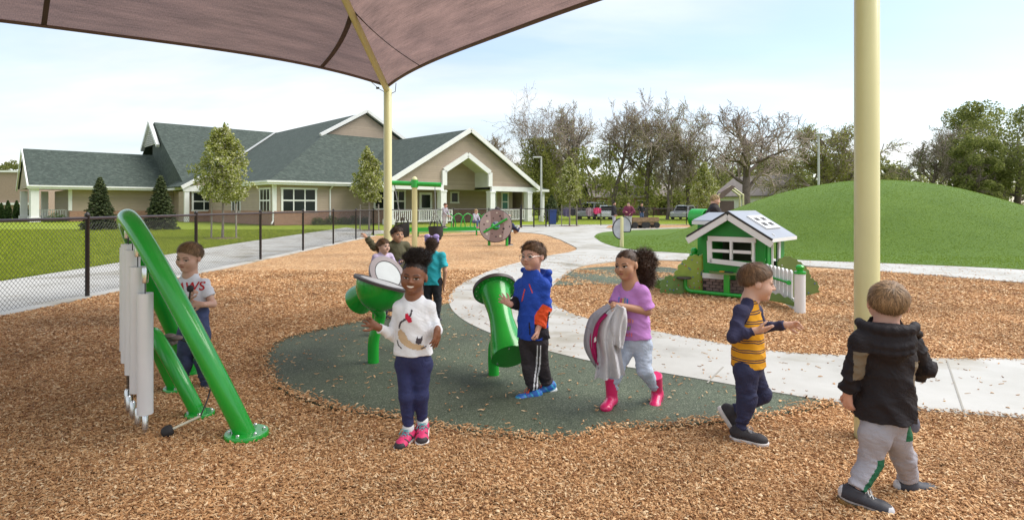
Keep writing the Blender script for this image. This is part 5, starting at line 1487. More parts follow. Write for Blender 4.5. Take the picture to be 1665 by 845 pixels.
hedge('hedge_board', scallop([(1097, 474), (1097, 448), (1108, 428), (1126, 416), (1146, 417)], 2.6, 8) + [(1147, 444), (1149, 474)], 9.25, M_H1, 26, 2, hs)
hedge('hedge_board', scallop([(1076, 477), (1075, 459), (1086, 449), (1102, 450), (1111, 462)], 2.4, 6) + [(1110, 477)], 9.15, M_H2, 8, 3, hs)
hedge('hedge_board', scallop([(1064, 461), (1068, 456), (1080, 456)], 1.5, 4) + [(1084, 468), (1066, 468)], 9.5, M_H2, 0, 9, hs)
hedge('hedge_board', scallop([(1268, 445), (1266, 424), (1280, 417), (1298, 425), (1312, 437), (1318, 452), (1330, 462), (1329, 478)], 2.4, 5) + [(1300, 482), (1272, 478)], 8.7, mat('olive hedge board', (.15, .21, .05), .5), 8, 5, hs)
hedge('hedge_board', [(1245, 482), (1256, 476), (1262, 479), (1268, 477), (1276, 484), (1282, 483), (1290, 490), (1297, 491), (1297, 499), (1270, 492), (1245, 487)], 7.95, M_H2, 0, 7, hs, dY=-.008)
# picket fence towards the camera
inv = hs.matrix_basis.inverted()
pk0 = Vector((3.66, 8.62, 0)); pk1 = Vector((3.62, 7.62, 0)); nP = 7
d_ = pk1 - pk0
me_p = None
for i in range(nP):
    t = (i + .5) / nP * .92
    p = inv @ (pk0 + d_ * t)
    zb = .30 - .20 * math.sin(t * 1.6)
    q = MB(); w = .052
    prof = [(-w, zb), (w, zb), (w, .47)] + [(w * math.cos(a), .47 + w * 1.0 * math.sin(a)) for a in [k * math.pi / 8 for k in range(1, 8)]] + [(-w, .47)]
    dl = (inv.to_3x3() @ d_).normalized(); nl = Vector((-dl.y, dl.x, 0))
    q.prism([p + dl * x + Vector((0, 0, z)) - nl * .012 for x, z in prof], nl * .024); q.build('picket', M_HWHITE, hs)
q = MB(); q.prism([inv @ (pk0 + d_ * t + Vector((0, 0, z))) for t, z in ((0, .12), (.95, .02), (.95, .16), (.6, .2), (.3, .27), (0, .32))], (inv.to_3x3() @ Vector((1, 0, 0))) * .02); q.build('picket_board', M_HWHITE, hs)
q = MB(); q.tube([inv @ (pk0 + d_ * .1 + Vector((-.04, 0, .36))), inv @ (pk1 + Vector((-.04, .1, .36)))], .016, 10); q.lathe([(.03, -.01), (.03, .012)], inv @ (pk1 + Vector((-.04, .1, .36))), inv.to_3x3() @ d_, 12); q.build('picket_rail', M_GREEN, hs, smooth=50)
q = MB(); c_ = inv @ Vector((3.62, 7.50, 0)); q.lathe([(.065, 0), (.065, .5)], c_, n=20); q.build('picket_post', M_HWHITE, hs, smooth=40)
q = MB(); q.lathe([(.072, .5), (.072, .53), (.04, .535), (.04, .55), (.05, .565), (.052, .59), (.035, .61), (.001, .615)], c_, n=20, cap=False); q.build('post_cap', M_GREEN, hs, smooth=40)
q = MB(); c_ = inv @ Vector((2.93, 9.6, 0)); q.lathe([(.05, 0), (.05, .55)], c_, n=16); q.build('rear_post', M_HWHITE, hs, smooth=40)
q = MB(); q.lathe([(.075, .55), (.075, .58), (.05, .59), (.055, .62), (.055, .65), (.03, .68), (.001, .685)], c_, n=16, cap=False); q.build('post_cap', M_GREEN, hs, smooth=40)
# ---- swing frame with two bucket seats
sw_b = Vector((-2.27, 13.9, 0))
sw_ = empty('swing_frame', sw_b, 0, 'cream single-post toddler swing with green cross-arm', 'swing')
mb = MB(); mb.lathe([(.064, 0), (.064, 1.93), (.07, 1.95), (.06, 2.0), (.03, 2.03), (.001, 2.04)], n=20, cap=False); mb.build('post', M_CREAM, sw_, smooth=45)
mb = MB(); mb.tube([(-.72, .1, 1.90), (.62, -.06, 1.84)], .055, 16); mb.lathe([(.085, 1.78), (.085, 1.96)], n=20); mb.build('cross_arm', M_GREEN, sw_, smooth=50)
def bucket(p, ang, label, sway):
    rt = empty('bucket_swing', p, 0, label, 'swing seat', 'black bucket swing seats')
    top = Vector((0, 0, 0))
    dn_ = Vector((sway, 0, -1)).normalized(); L = 1.05
    c = dn_ * L
    for s in (-1, 1):
        mb = MB(); mb.tube([(0, s * .02, 0), (c.x * .55, s * .03, c.z * .55), (c.x + s * .16, c.y, c.z + .16)], .007, 5); mb.build('chain', mat('galvanised chain', (.25, .25, .25), .5, .3, 90, metal=.6), rt)
    mb = MB(); mb.lathe([(.06, -.20), (.12, -.18), (.155, -.08), (.17, .05), (.175, .13), (.15, .13), (.145, .05), (.12, -.08)], c, -dn_, 18, False); mb.build('seat', M_RUBBERB, rt, smooth=50)
    for k in range(4):
        a = k * 1.57 + .4; q = MB(); q.tube([c + Vector((.16 * math.cos(a), .16 * math.sin(a), .10)), c + Vector((.08 * math.cos(a), .08 * math.sin(a), .28))], .012, 6); q.build('strap', M_RUBBERB, rt)
bucket(sw_b + Vector((-.48, .07, 1.84)), 0, 'black bucket swing seat swung up beside the canopy post', .18)
bucket(sw_b + Vector((.48, -.04, 1.80)), 0, 'black bucket swing seat hanging still, right of the cream swing post', .02)
# ---- hoop climber
cl = empty('hoop_climber', G(735, 384), 0, 'long green balance bench with arched hoops before the school porch', 'climber')
o_ = Vector(cl.location); A_ = G(664, 384.5) - o_; B_ = G(838, 381) - o_
mb = MB(); mb.beam(A_ + Vector((0, 0, .36)), B_ + Vector((0, 0, .36)), .42, .05); mb.beam(A_ + Vector((0, -.2, .31)), B_ + Vector((0, -.2, .31)), .03, .18); mb.build('bench_top', M_GREEN, cl)
for t in (.08, .30, .62, .93):
    for yy in (-.15, .15):
        mb = MB(); p = A_ + (B_ - A_) * t; mb.tube([p + Vector((0, yy, 0)), p + Vector((0, yy, .34))], .032, 10); mb.build('leg', M_GREEN, cl, smooth=60)
for k in range(7):
    p = A_ + (B_ - A_) * (.36 + k * .088)
    mb = MB(); mb.tube([p + Vector((-.30 * math.cos(a) , -.20 * math.cos(a), .38 + .62 * math.sin(a))) for a in [i * math.pi / 18 for i in range(19)]], .024, 8); mb.build('hoop', M_GREEN, cl, smooth=60)
# ---- spinner wheel with peep holes
wc = PT(806, 367, 20.3); wh = empty('panel_wheel', (wc.x, wc.y, 0), R(-12), 'big brown panel wheel with holes and green bar on green legs', 'play wheel')
def f_yin(nt, b):
    tc = nt.nodes.new('ShaderNodeTexCoord'); n = nt.nodes.new('ShaderNodeTexWave'); n.inputs['Scale'].default_value = .35; n.inputs['Distortion'].default_value = 3; n.inputs['Detail'].default_value = 0
    nt.links.new(tc.outputs['Object'], n.inputs['Vector']); r = nt.nodes.new('ShaderNodeValToRGB'); r.color_ramp.interpolation = 'CONSTANT'
    r.color_ramp.elements[0].color = (.24, .16, .145, 1); r.color_ramp.elements[1].color = (.38, .29, .275, 1); r.color_ramp.elements[1].position = .5
    nt.links.new(n.outputs['Fac'], r.inputs[0]); nt.links.new(r.outputs[0], b.inputs['Base Color']); b.inputs['Roughness'].default_value = .45
wz = wc.z; wr = .55; ri = .15
mb = MB(); mb.lathe([(ri, -.02), (wr, -.02), (wr, .02), (ri, .02), (ri, -.02)], (0, 0, wz), (.12, -1, .1), 48, False); dsk = mb.build('disc', ramp_mat('two-tone brown panel', f_yin), wh, smooth=30)
mb = MB(); mb.tube([Vector((wr * math.cos(a), .01, wz + wr * math.sin(a))) + Vector((0, .12 * math.cos(a) * wr * .95 + .1 * math.sin(a) * wr, 0)) for a in [i * 6.283 / 40 for i in range(40)]], .022, 6, closed=True); mb.build('disc_rim', M_HBLACK, wh, smooth=60)
rg = random.Random(8)
for k in range(16):
    a = k * .39 + rg.uniform(-.1, .1); r_ = rg.uniform(.26, .48); hr = rg.uniform(.022, .045)
    c = Vector((r_ * math.cos(a), 0, wz + r_ * math.sin(a))); c.y = .12 * c.x + .1 * (c.z - wz)
    q = MB(); q.lathe([(hr, .0205), (hr, .024), (.001, .024)], c, (.12, -1, .1), 12, False); q.build('peep_hole', mat('hole%d' % (k % 3), ((.03, .02, .02), (.62, .55, .45), (.08, .045, .04))[k % 3], .5), dsk)
mb = MB(); mb.tube([(-.40, -.09, wz - .22), (.40, .0, wz + .24)], .038, 12); mb.build('grip_bar', M_GREEN, wh, smooth=60)
for x in (-.26, .36):
    mb = MB(); mb.tube([(x, .12, 0), (x, .12, wz - .1)], .05, 12); mb.build('leg', M_GREEN, wh, smooth=60)
mb = MB(); mb.tube([(-.26, .12, wz - .1), (.36, .12, wz - .1)], .05, 12); mb.ball((-.1, -.0, wz), .07, 8); mb.build('axle', M_GREEN, wh, smooth=60)
# ---- grey disc panel on a cream post
g_ = G(1011, 403); dp = empty('disc_panel', g_, 0, 'grey round panel with black rim on a cream post at the turf edge', 'play panel')
mb = MB(); mb.lathe([(.062, 0), (.062, .97), (.05, 1.0), (.001, 1.01)], n=18, cap=False); mb.build('post', M_CREAM, dp, smooth=45)
for sx, sz, nm in ((-.15, .62, 'half'), (.12, .68, 'half')):
    mb = MB(); s = -1 if sx < 0 else 1
    prof = [(s * .02, sz - .33)] + [(s * (.02 + .27 * math.cos(a)), sz + .33 * math.sin(a)) for a in [-math.pi / 2 + i * math.pi / 20 for i in range(21)]] + [(s * .02, sz + .33)]
    if s > 0: prof = [(x, max(z, sz - .16)) for x, z in prof]
    mb.prism([(x, -.03, z) for x, z in prof], (0, .03, 0)); o = mb.build('disc_half', mat('pale grey panel', (.42, .43, .47), .4, .25, 4), dp)
    q = MB(); q.tube([(x, -.015, z) for x, z in prof[1:-1]], .022, 6); q.build('rim', M_HBLACK, o)
# ---- far play tower, tunnel, crates
tw = empty('play_tower', PT(1186, 335, 31) * 1, 0, 'small brown-roofed play tower with cream arches beyond the playhouse', 'play tower'); tw.location.z = 0
for yy in (-.5, .5):
    for sx in (-1, 1):
        mb = MB(); mb.tube(smooth_poly([(sx * .62 + yy * .2, yy, 0), (sx * .62 + yy * .2, yy, 1.75), (sx * .55 + yy * .2, yy, 1.95), (yy * .2, yy, 2.35)], 4, False), .05, 8); mb.build('post', M_CREAM, tw, smooth=60)
mb = MB(); mb.prism([(-.75, -.6, 1.75), (-.65, -.6, 2.05), (-.1, -.6, 2.4), (.1, -.6, 2.35), (-.55, -.6, 1.75)], (.2, 1.2, 0)); mb.build('roof', mat('brown slide plastic', (.17, .11, .09), .5), tw)
mb = MB(); mb.box((-.15, 0, 1.15), (.75, .1, .95)); mb.build('panel', mat('dark brown board', (.13, .08, .07), .5), tw)
tn = empty('crawl_tube', (PT(1137, 335, 27).x, 27, .03), R(25), 'short green crawl tube ring behind the playhouse', 'crawl tube')
mb = MB(); mb.lathe([(.36, -.35), (.42, -.33), (.42, .33), (.36, .35), (.34, .3), (.34, -.3), (.36, -.35)], (0, 0, .78), (.3, -1, 0), 28, False); mb.build('ring', M_GREEN, tn, smooth=50)
for x in (-.25, .25):
    mb = MB(); mb.tube([(x, 0, 0), (x, 0, .5)], .05, 10); mb.build('leg', M_GREEN, tn, smooth=60)
M_CRATE = mat('worn wood crate', (.27, .17, .10), .8, .25, 9)
for (px, py, lb) in ((1037, 371.5, 'wooden play wagon crate on black wheels at the far mulch strip'), (1057, 371.0, 'second wooden play wagon crate, right of the other')):
    g_ = G(px, py); c_ = empty('play_wagon', g_, R(10), lb, 'wagon', 'wooden play wagons')
    mb = MB(); mb.box((0, 0, .42), (.9, .6, .04)); mb.box((0, -.29, .55), (.9, .03, .24)); mb.box((0, .29, .55), (.9, .03, .24)); mb.box((-.44, 0, .55), (.03, .54, .24)); mb.box((.44, 0, .55), (.03, .54, .24)); mb.build('crate', M_CRATE, c_)
    for x in (-.3, .3):
        for y in (-.32, .32):
            q = MB(); q.lathe([(.17, -.04), (.19, -.03), (.19, .03), (.17, .04)], (x, y, .20), (0, 1, 0), 16); q.build('wheel', M_RUBBERB, c_)
    mb = MB(); mb.box((0, 0, .30), (.7, .5, .16)); mb.build('axle_box', M_CRATE, c_)
# ---- light poles, bin
def lamp(px, top_y, Y, label, arm):
    g_ = PT(px, 335, Y); r_ = empty('light_pole', (g_.x, Y, 0), 0, label, 'lamp post', 'tall parking light poles'); h = (HY - top_y) * Y / FPX + HC
    mb = MB(); mb.lathe([(.11, 0), (.09, h * .5), (.075, h)], n=12); mb.lathe([(.22, 0), (.22, .5)], n=12); mb.build('pole', mat('pale grey pole', (.50, .50, .50), .5), r_, smooth=40)
    mb = MB(); mb.box((arm * .35, 0, h - .05), (.75, .35, .14), None, .03); mb.build('lamp_head', mat('pale grey pole', (.5, .5, .5)), r_)
lamp(880, 255, 52, 'white light pole with flat head right of the school roof', -1)
lamp(1331, 217, 50, 'tall pale light pole rising behind the mound', .3)
bn = empty('recycling_bin', (PT(898, 335, 45).x, 45, 0), 0, 'blue wheeled recycling bin by the porch corner', 'bin')
mb = MB(); mb.prism([(-.26, -.3, 0), (.26, -.3, 0), (.30, -.3, .98), (-.30, -.3, .98)], (0, .62, 0)); mb.build('body', mat('blue bin plastic', (.02, .06, .30), .5), bn)
mb = MB(); mb.box((0, 0, 1.02), (.66, .72, .07), None, .02); mb.build('lid', mat('blue bin plastic', (.02, .06, .30)), bn)
# ---- parked cars
def car(px, Y, rz, label, paint, van=False):
    g_ = PT(px, 335, Y); root = empty('parked_car', (g_.x, Y, 0), R(rz), label, 'car', 'cars parked beyond the far fence')
    L, Wd, Hh = (4.7, 1.85, 1.75) if van else (4.4, 1.75, 1.45)
    body = [(-.5, .30), (-.5, .62), (-.46, .78), (-.27, .86), (.40, .90), (.49, .80), (.5, .35), (.46, .22), (-.47, .22)]
    cabin = [(-.30, .84), (-.16, 1.0 * Hh - .06), (-.05, Hh), (.25 if not van else .40, Hh), (.40 if not van else .485, .88)]
    mb = MB(); P = [(x * L, z * (1.12 if van else 1)) for x, z in body]
    n = len(P); vs = []
    for y, sx in ((-.5, .97), (-.46, 1.0), (.46, 1.0), (.5, .97)): vs += [(x * sx, y * Wd, .5 + (z - .5) * sx) for x, z in P]
    fs = [(r * n + i, r * n + (i + 1) % n, (r + 1) * n + (i + 1) % n, (r + 1) * n + i) for r in range(3) for i in range(n)] + [tuple(range(n))[::-1], tuple(3 * n + i for i in range(n))]
    mb.add(vs, fs); mb.build('body', paint, root, smooth=35)
    mb = MB(); C_ = [(x * L, z) for x, z in cabin]; n = len(C_); vs = []
    for y, k in ((-.44, 0), (.44, 0)): vs += [(x, y * Wd * (1 - .16 * max(0, (z - .9) / (Hh - .9))), z) for x, z in C_]
    mb.add(vs, [(i, (i + 1) % n, n + (i + 1) % n, n + i) for i in range(n)] + [tuple(range(n))[::-1], tuple(n + i for i in range(n))]); mb.build('cabin', paint, root, smooth=20)
    zt = Hh - .12
    for y in (-1, 1):
        for x0, x1, x2, x3 in ((-.245, -.03, -.03, -.15), (.0, .20, .19, .0)) if not van else ((-.245, -.04, -.04, -.16), (-.02, .18, .18, -.02), (.2, .44, .42, .2)):
            q = MB(); 
            yy = lambda z: y * Wd * .44 * (1 - .16 * max(0, (z - .9) / (Hh - .9))) + y * .012
            q.quad((x0 * L, yy(.95), .95), (x1 * L, yy(.95), .95), (x2 * L, yy(zt), zt), (x3 * L, yy(zt), zt)); q.build('side_window', M_GLASS, root)
    q = MB(); q.quad((-.292 * L, -.6, .92), (-.292 * L, .6, .92), (-.175 * L - .02, .52, zt), (-.175 * L - .02, -.52, zt)); q.build('windscreen', M_GLASS, root)
    for x in (-.31, .31):
        for y in (-1, 1):
            q = MB(); q.lathe([(.20, -.1), (.32, -.1), (.33, -.06), (.33, .06), (.32, .1), (.2, .1)], (x * L, y * Wd * .46, .33), (0, y, 0), 20); t_ = q.build('wheel', M_RUBBERB, root, smooth=40)
            q = MB(); q.lathe([(.19, .101), (.19, .108), (.05, .112)], (x * L, y * Wd * .46, .33), (0, y, 0), 16); q.build('rim', M_STEEL, t_, smooth=40)
    for y in (-.62, .62):
        q = MB(); q.box((-.495 * L, y, .66), (.08, .34, .14), None, .02); q.build('headlight', mat('headlight glass', (.7, .7, .7), .1), root)
        q = MB(); q.box((.495 * L, y, .74), (.06, .26, .16), None, .02); q.build('tail_light', mat('tail red', (.35, .02, .02), .2), root)
car(962, 63, 62, 'silver minivan parked behind the far fence, leftmost of three', mat('silver car paint', (.34, .35, .38), .25, .04, coat=.5), True)
car(986, 62, 80, 'white car facing the fence beside the silver minivan', mat('white car paint', (.62, .63, .64), .25, .04, coat=.5))
car(1113, 61, 58, 'silver car parked alone behind the far fence right of centre', mat('grey car paint', (.38, .39, .42), .25, .04, coat=.5))
# ---- houses beyond
def house(px, Y, w, d, h, rh, rz, label, wallm, roofm, gable_front=False):
    g_ = PT(px, 335, Y); r_ = empty('house', (g_.x, Y, 0), R(rz), label, 'house', 'houses beyond the trees')
    mb = MB(); mb.box((0, 0, h / 2), (w, d, h)); mb.build('wall', wallm, r_)
    if gable_front:
        mb = MB(); mb.prism([(-w / 2, -d / 2, h), (w / 2, -d / 2, h), (0, -d / 2, h + rh)], (0, .2, 0)); mb.build('gable', wallm, r_)
        pl = [[(-w / 2 - .4, -d / 2 - .4, h - .2), (0, -d / 2 - .4, h + rh + .1), (0, d / 2, h + rh + .1), (-w / 2 - .4, d / 2, h - .2)], [(w / 2 + .4, -d / 2 - .4, h - .2), (0, -d / 2 - .4, h + rh + .1), (0, d / 2, h + rh + .1), (w / 2 + .4, d / 2, h - .2)]]
        q = MB(); q.box((0, -d / 2 - .02, h + rh * .35), (.6, .06, .7)); q.build('attic_window', M_GLASS, r_)
    else:
        pl = [[(-w / 2 - .4, -d / 2 - .4, h - .15), (w / 2 + .4, -d / 2 - .4, h - .15), (w / 2, 0, h + rh), (-w / 2, 0, h + rh)], [(-w / 2 - .4, d / 2 + .4, h - .15), (w / 2 + .4, d / 2 + .4, h - .15), (w / 2, 0, h + rh), (-w / 2, 0, h + rh)]]
    mb = MB()
    for f_ in pl: mb.prism(f_, (0, 0, .15))
    mb.build('roof', roofm, r_)
    n = max(1, int(w / 3))
    for i in range(n):
        x = -w / 2 + (i + .5) * w / n; q = MB(); q.box((x, -d / 2 - .02, 1.6), (1.3, .1, 1.2)); f_ = q.build('window', M_TRIM, r_); q = MB(); q.box((x, -d / 2 - .06, 1.6), (1.1, .06, 1.0)); q.build('pane', M_GLASS, f_)
M_GROOF = mat('grey house roof', (.22, .19, .17), .85, .15, 3)
house(1030, 92, 15, 8, 2.7, 1.9, 6, 'low brick ranch house behind the tree trunks', mat('dull red brick', (.30, .15, .12), .8, .15, 5), M_GROOF)
house(940, 96, 9, 8, 2.9, 2.2, -10, 'pale house behind the trunks left of the ranch house', M_TRIM, M_GROOF)
house(1240, 72, 7, 9, 2.6, 2.2, 24, 'white gabled house just left of the mound', M_TRIM, M_GROOF, True)
# ---- coats hung over the far fence
def coat(px, w, h, col, label, seed):
    g_ = G(px, 366.8); r_ = empty('hung_coat', (g_.x, g_.y - .06, 0), 0, label, 'coat', 'coats hung over the far fence'); rg = np.random.default_rng(seed)
    m_ = mat('coat %d' % seed, col, .8, .2, 8)
    def sheet(x0, x1, z0, z1, y0, name):
        nx, nz = 10, 12; vs = []; 
        for j in range(nz + 1):
            for i in range(nx + 1):
                u = i / nx; t = j / nz; taper = 1 - .18 * (1 - t) * abs(u - .5)
                vs.append((x0 + (x1 - x0) * (.5 + (u - .5) * (1 - .35 * t)), y0 + .035 * math.sin(u * 13 + seed) * (1 - t) - .05 * math.sin(math.pi * u) * (1 - t * .6), z0 + (z1 - z0) * t + .03 * math.sin(u * 7 + seed) * (1 - t)))
        f = [(j * (nx + 1) + i, j * (nx + 1) + i + 1, (j + 1) * (nx + 1) + i + 1, (j + 1) * (nx + 1) + i) for j in range(nz) for i in range(nx)]
        f2 = [tuple(len(vs) + i for i in q[::-1]) for q in f]
        mb = MB(); mb.add(vs + [(x, y + .05, z) for x, y, z in vs], f + f2); mb.build(name, m_, r_, smooth=60)
    sheet(-w / 2, w / 2, 1.24 - h, 1.24, 0, 'body'); sheet(-w * .62, -w * .34, 1.24 - h * .8, 1.2, .01, 'sleeve'); sheet(w * .34, w * .62, 1.24 - h * .85, 1.2, .01, 'sleeve')
coat(921, .42, .62, (.12, .10, .19), 'purple-grey coat hung over the fence under the pear tree', 81)
coat(930, .36, .55, (.03, .03, .04), 'black coat hung beside the purple-grey coat on the fence', 82)
coat(958, .40, .55, (.30, .22, .24), 'striped pale coat hung on the fence before the silver minivan', 83)
coat(971, .45, .42, (.62, .06, .16), 'bright pink coat hung over the fence', 84)
# ================================================================ people: sculpted distance fields turned into one skin each
class Field:
    def __init__(s, lo, hi, h):
        s.lo = np.array(lo, float); s.h = h
        s.n = np.maximum(np.ceil((np.array(hi) - s.lo) / h).astype(int) + 1, 4)
        s.d = np.full(s.n, .2, np.float32)
    def blk(s, lo, hi):
        a = np.clip(np.floor((np.array(lo) - s.lo) / s.h).astype(int), 0, s.n); b = np.clip(np.ceil((np.array(hi) - s.lo) / s.h).astype(int) + 1, 0, s.n)
        if (b <= a).any(): return None
        sl = tuple(slice(i, j) for i, j in zip(a, b))
        ax = [(s.lo[k] + s.h * np.arange(a[k], b[k])).astype(np.float32) for k in range(3)]
        return sl, ax[0][:, None, None], ax[1][None, :, None], ax[2][None, None, :]
    def comb(s, sl, d, k):
        a = s.d[sl]
        if k > 0:
            m = np.maximum(k - np.abs(a - d), 0) / k
            s.d[sl] = np.minimum(a, d) - m * m * k * .25
        else: s.d[sl] = np.minimum(a, d)
    def cone(s, a, b, ra, rb, k=.015, flat=None, ends=(0, 0), fold=None):
        """tapered limb; flat=(dir, factor) thins it, ends cut it square, fold=(amp, freq, phase) creases it"""
        a = np.array(a, float); b = np.array(b, float); R_ = max(ra, rb) + k + s.h * 3 + (fold[0] * 1.5 if fold else 0)
        B = s.blk(np.minimum(a, b) - R_, np.maximum(a, b) + R_)
        if B is None: return s
        sl, X, Y, Z = B; v = b - a; L2 = max(v.dot(v), 1e-9); L = math.sqrt(L2)
        px, py, pz = X - a[0], Y - a[1], Z - a[2]
        tt = (px * v[0] + py * v[1] + pz * v[2]) / L2; t = np.clip(tt, 0, 1)
        qx, qy, qz = px - t * v[0], py - t * v[1], pz - t * v[2]
        if flat is not None:
            n = np.array(flat[0], float); n /= np.linalg.norm(n); dn = (qx * n[0] + qy * n[1] + qz * n[2]) * (1 / flat[1] - 1)
            qx, qy, qz = qx + n[0] * dn, qy + n[1] * dn, qz + n[2] * dn
        r = ra + (rb - ra) * t
        if fold:
            am, fq, ph = fold[:3]
            w = fold[3] if len(fold) > 3 else None
            mod = 1.0 if w is None else np.exp(-((t - w) / .28) ** 2)
            rid = lambda x: 1 - 2 * np.abs(np.sin(x * .5)) ** .7
            r = r + am * mod * (rid(fq * t * L + ph + 1.6 * np.sin(33 * X + ph) + 1.3 * np.sin(29 * Y - ph)) + .6 * rid(fq * 1.73 * t * L - ph * 2 + 1.9 * np.sin(47 * Y + 21 * X)))
        d = np.sqrt(qx * qx + qy * qy + qz * qz) - r
        if flat is not None: d = d * (.5 + .5 * flat[1])
        if ends[0]: d = np.maximum(d, -tt * L)
        if ends[1]: d = np.maximum(d, (tt - 1) * L)
        s.comb(sl, d.astype(np.float32), k); return s
    def ell(s, c, rad, rot=None, k=.01, sub=False):
        c = np.array(c, float); rad = np.array(rad, float); R_ = rad.max() + k + s.h * 3
        B = s.blk(c - R_, c + R_)
        if B is None: return s
        sl, X, Y, Z = B; px, py, pz = X - c[0], Y - c[1], Z - c[2]
        if rot is not None:
            m = np.array(rot).T
            px, py, pz = (m[0, 0] * px + m[0, 1] * py + m[0, 2] * pz), (m[1, 0] * px + m[1, 1] * py + m[1, 2] * pz), (m[2, 0] * px + m[2, 1] * py + m[2, 2] * pz)
        k0 = np.sqrt((px / rad[0]) ** 2 + (py / rad[1]) ** 2 + (pz / rad[2]) ** 2)
        k1 = np.sqrt((px / rad[0] ** 2) ** 2 + (py / rad[1] ** 2) ** 2 + (pz / rad[2] ** 2) ** 2) + 1e-9
        d = (k0 * (k0 - 1) / k1).astype(np.float32)
        if sub:
            a = s.d[sl]; kk = max(k, 1e-5); m = np.maximum(kk - np.abs(-d - a), 0) / kk
            s.d[sl] = np.maximum(a, -d) + m * m * kk * .25
        else: s.comb(sl, d, k)
        return s
    def cut(s, p, n):
        """keep the side the normal points away from"""
        n = np.array(n, float); n /= np.linalg.norm(n)
        X, Y, Z = [(s.lo[k] + s.h * np.arange(s.n[k])).astype(np.float32) for k in range(3)]
        s.d = np.maximum(s.d, ((X - p[0]) * n[0])[:, None, None] + ((Y - p[1]) * n[1])[None, :, None] + ((Z - p[2]) * n[2])[None, None, :]); return s
    def ripple(s, amp, fr, seed, stretch=(1, 1, .35)):
        m = np.abs(s.d) < .03; idx = np.argwhere(m); p = s.lo + idx * s.h
        q = p * np.array(stretch) * fr
        v = np.sin(q[:, 0] * 1.0 + seed + 1.5 * np.sin(q[:, 2] * 1.7 + q[:, 1])) + np.sin(q[:, 1] * 1.3 - seed + 1.2 * np.sin(q[:, 0] * .9 + 2 * q[:, 2])) + .7 * np.sin((q[:, 0] + q[:, 2] * 2.2) * 1.9 + 2 * seed)
        s.d[m] += (amp * .5 * v).astype(np.float32); return s
    def mesh(s):
        """naive surface nets"""
        d = s.d; ins = d < 0
        c = np.zeros(tuple(s.n - 1), np.int8)
        for i in (0, 1):
            for j in (0, 1):
                for k in (0, 1): c += ins[i:i + s.n[0] - 1, j:j + s.n[1] - 1, k:k + s.n[2] - 1]
        act = (c > 0) & (c < 8); ij = np.argwhere(act)
        if not len(ij): return np.zeros((0, 3)), np.zeros((0, 4), int)
        vid = np.full(act.shape, -1, np.int32); vid[act] = np.arange(len(ij))
        acc = np.zeros((len(ij), 3)); cnt = np.zeros(len(ij))
        cor = [(0, 0, 0), (1, 0, 0), (0, 1, 0), (1, 1, 0), (0, 0, 1), (1, 0, 1), (0, 1, 1), (1, 1, 1)]
        val = [d[ij[:, 0] + o[0], ij[:, 1] + o[1], ij[:, 2] + o[2]] for o in cor]
        for a in range(8):
            for b in range(a + 1, 8):
                if bin(a ^ b).count('1') != 1: continue
                va, vb = val[a], val[b]; m = (va < 0) != (vb < 0)
                t = (va[m] / (va[m] - vb[m]))[:, None]; oa, ob = np.array(cor[a]), np.array(cor[b])
                acc[m] += oa * (1 - t) + ob * t; cnt[m] += 1
        v = s.lo + (ij + acc / cnt[:, None]) * s.h
        F = []
        for ax in range(3):
            o1, o2 = [k for k in range(3) if k != ax]
            n0 = [slice(None)] * 3; n1 = [slice(None)] * 3
            n0[ax] = slice(0, s.n[ax] - 1); n1[ax] = slice(1, s.n[ax])
            ch = ins[tuple(n0)] != ins[tuple(n1)]
            e = np.argwhere(ch); 
            ok = (e[:, o1] > 0) & (e[:, o2] > 0) & (e[:, o1] < s.n[o1] - 1) & (e[:, o2] < s.n[o2] - 1); e = e[ok]
            sg = ins[e[:, 0], e[:, 1], e[:, 2]]
            q = []
            for (u, w) in ((1, 1), (0, 1), (0, 0), (1, 0)):
                f = e.copy(); f[:, o1] -= u; f[:, o2] -= w; q.append(vid[f[:, 0], f[:, 1], f[:, 2]])
            q = np.stack(q, -1)
            flip = sg if ax != 1 else ~sg
            q[~flip] = q[~flip][:, ::-1]; F.append(q)
        F = np.concatenate(F); F = F[(F >= 0).all(1)]
        return v, F
def sdf_obj(name, F, m, parent, zone=None, relax=1):
    v, f = F.mesh()
    for _ in range(relax):
        acc = np.zeros_like(v); cn = np.zeros(len(v))
        for a, b in ((0, 1), (1, 2), (2, 3), (3, 0)):
            np.add.at(acc, f[:, a], v[f[:, b]]); np.add.at(cn, f[:, a], 1)
            np.add.at(acc, f[:, b], v[f[:, a]]); np.add.at(cn, f[:, b], 1)
        v = v * .5 + .5 * acc / np.maximum(cn, 1)[:, None]
    mi = None
    if zone is not None: mi = zone(v[f].mean(1))
    me = np_mesh(name, v, f, True, mi)
    return link(name, me, m, parent), v, f
def rotm(yaw, pitch=0, roll=0):
    """yaw 0 looks at the camera (-y), positive to picture right; pitch positive looks down"""
    return np.array(Euler((0, 0, R(yaw))).to_matrix() @ Euler((R(pitch), 0, 0)).to_matrix() @ Euler((0, R(roll), 0)).to_matrix())
def skin(name, rgb): return mat(name, rgb, .5, .07, 14, .06, 260, sss=.08, spec=.4)
SK_D = skin('deep brown skin', (.215, .090, .048)); SK_M = skin('light brown skin', (.46, .245, .150)); SK_L = skin('fair skin', (.62, .375, .280)); SK_L2 = skin('fair ruddy skin', (.60, .33, .245))
def hair_mat(n, rgb): return mat(n, rgb, .5, .2, 30, island=.62, spec=.4)
HR_BLK = hair_mat('black hair', (.022, .014, .011)); HR_BRN = hair_mat('brown hair', (.135, .072, .036)); HR_LT = hair_mat('light brown hair', (.25, .15, .075)); HR_DK = hair_mat('dark brown hair', (.062, .032, .018)); HR_BL = hair_mat('blond hair', (.42, .30, .14)); HR_AU = hair_mat('auburn brown hair', (.16, .085, .04))
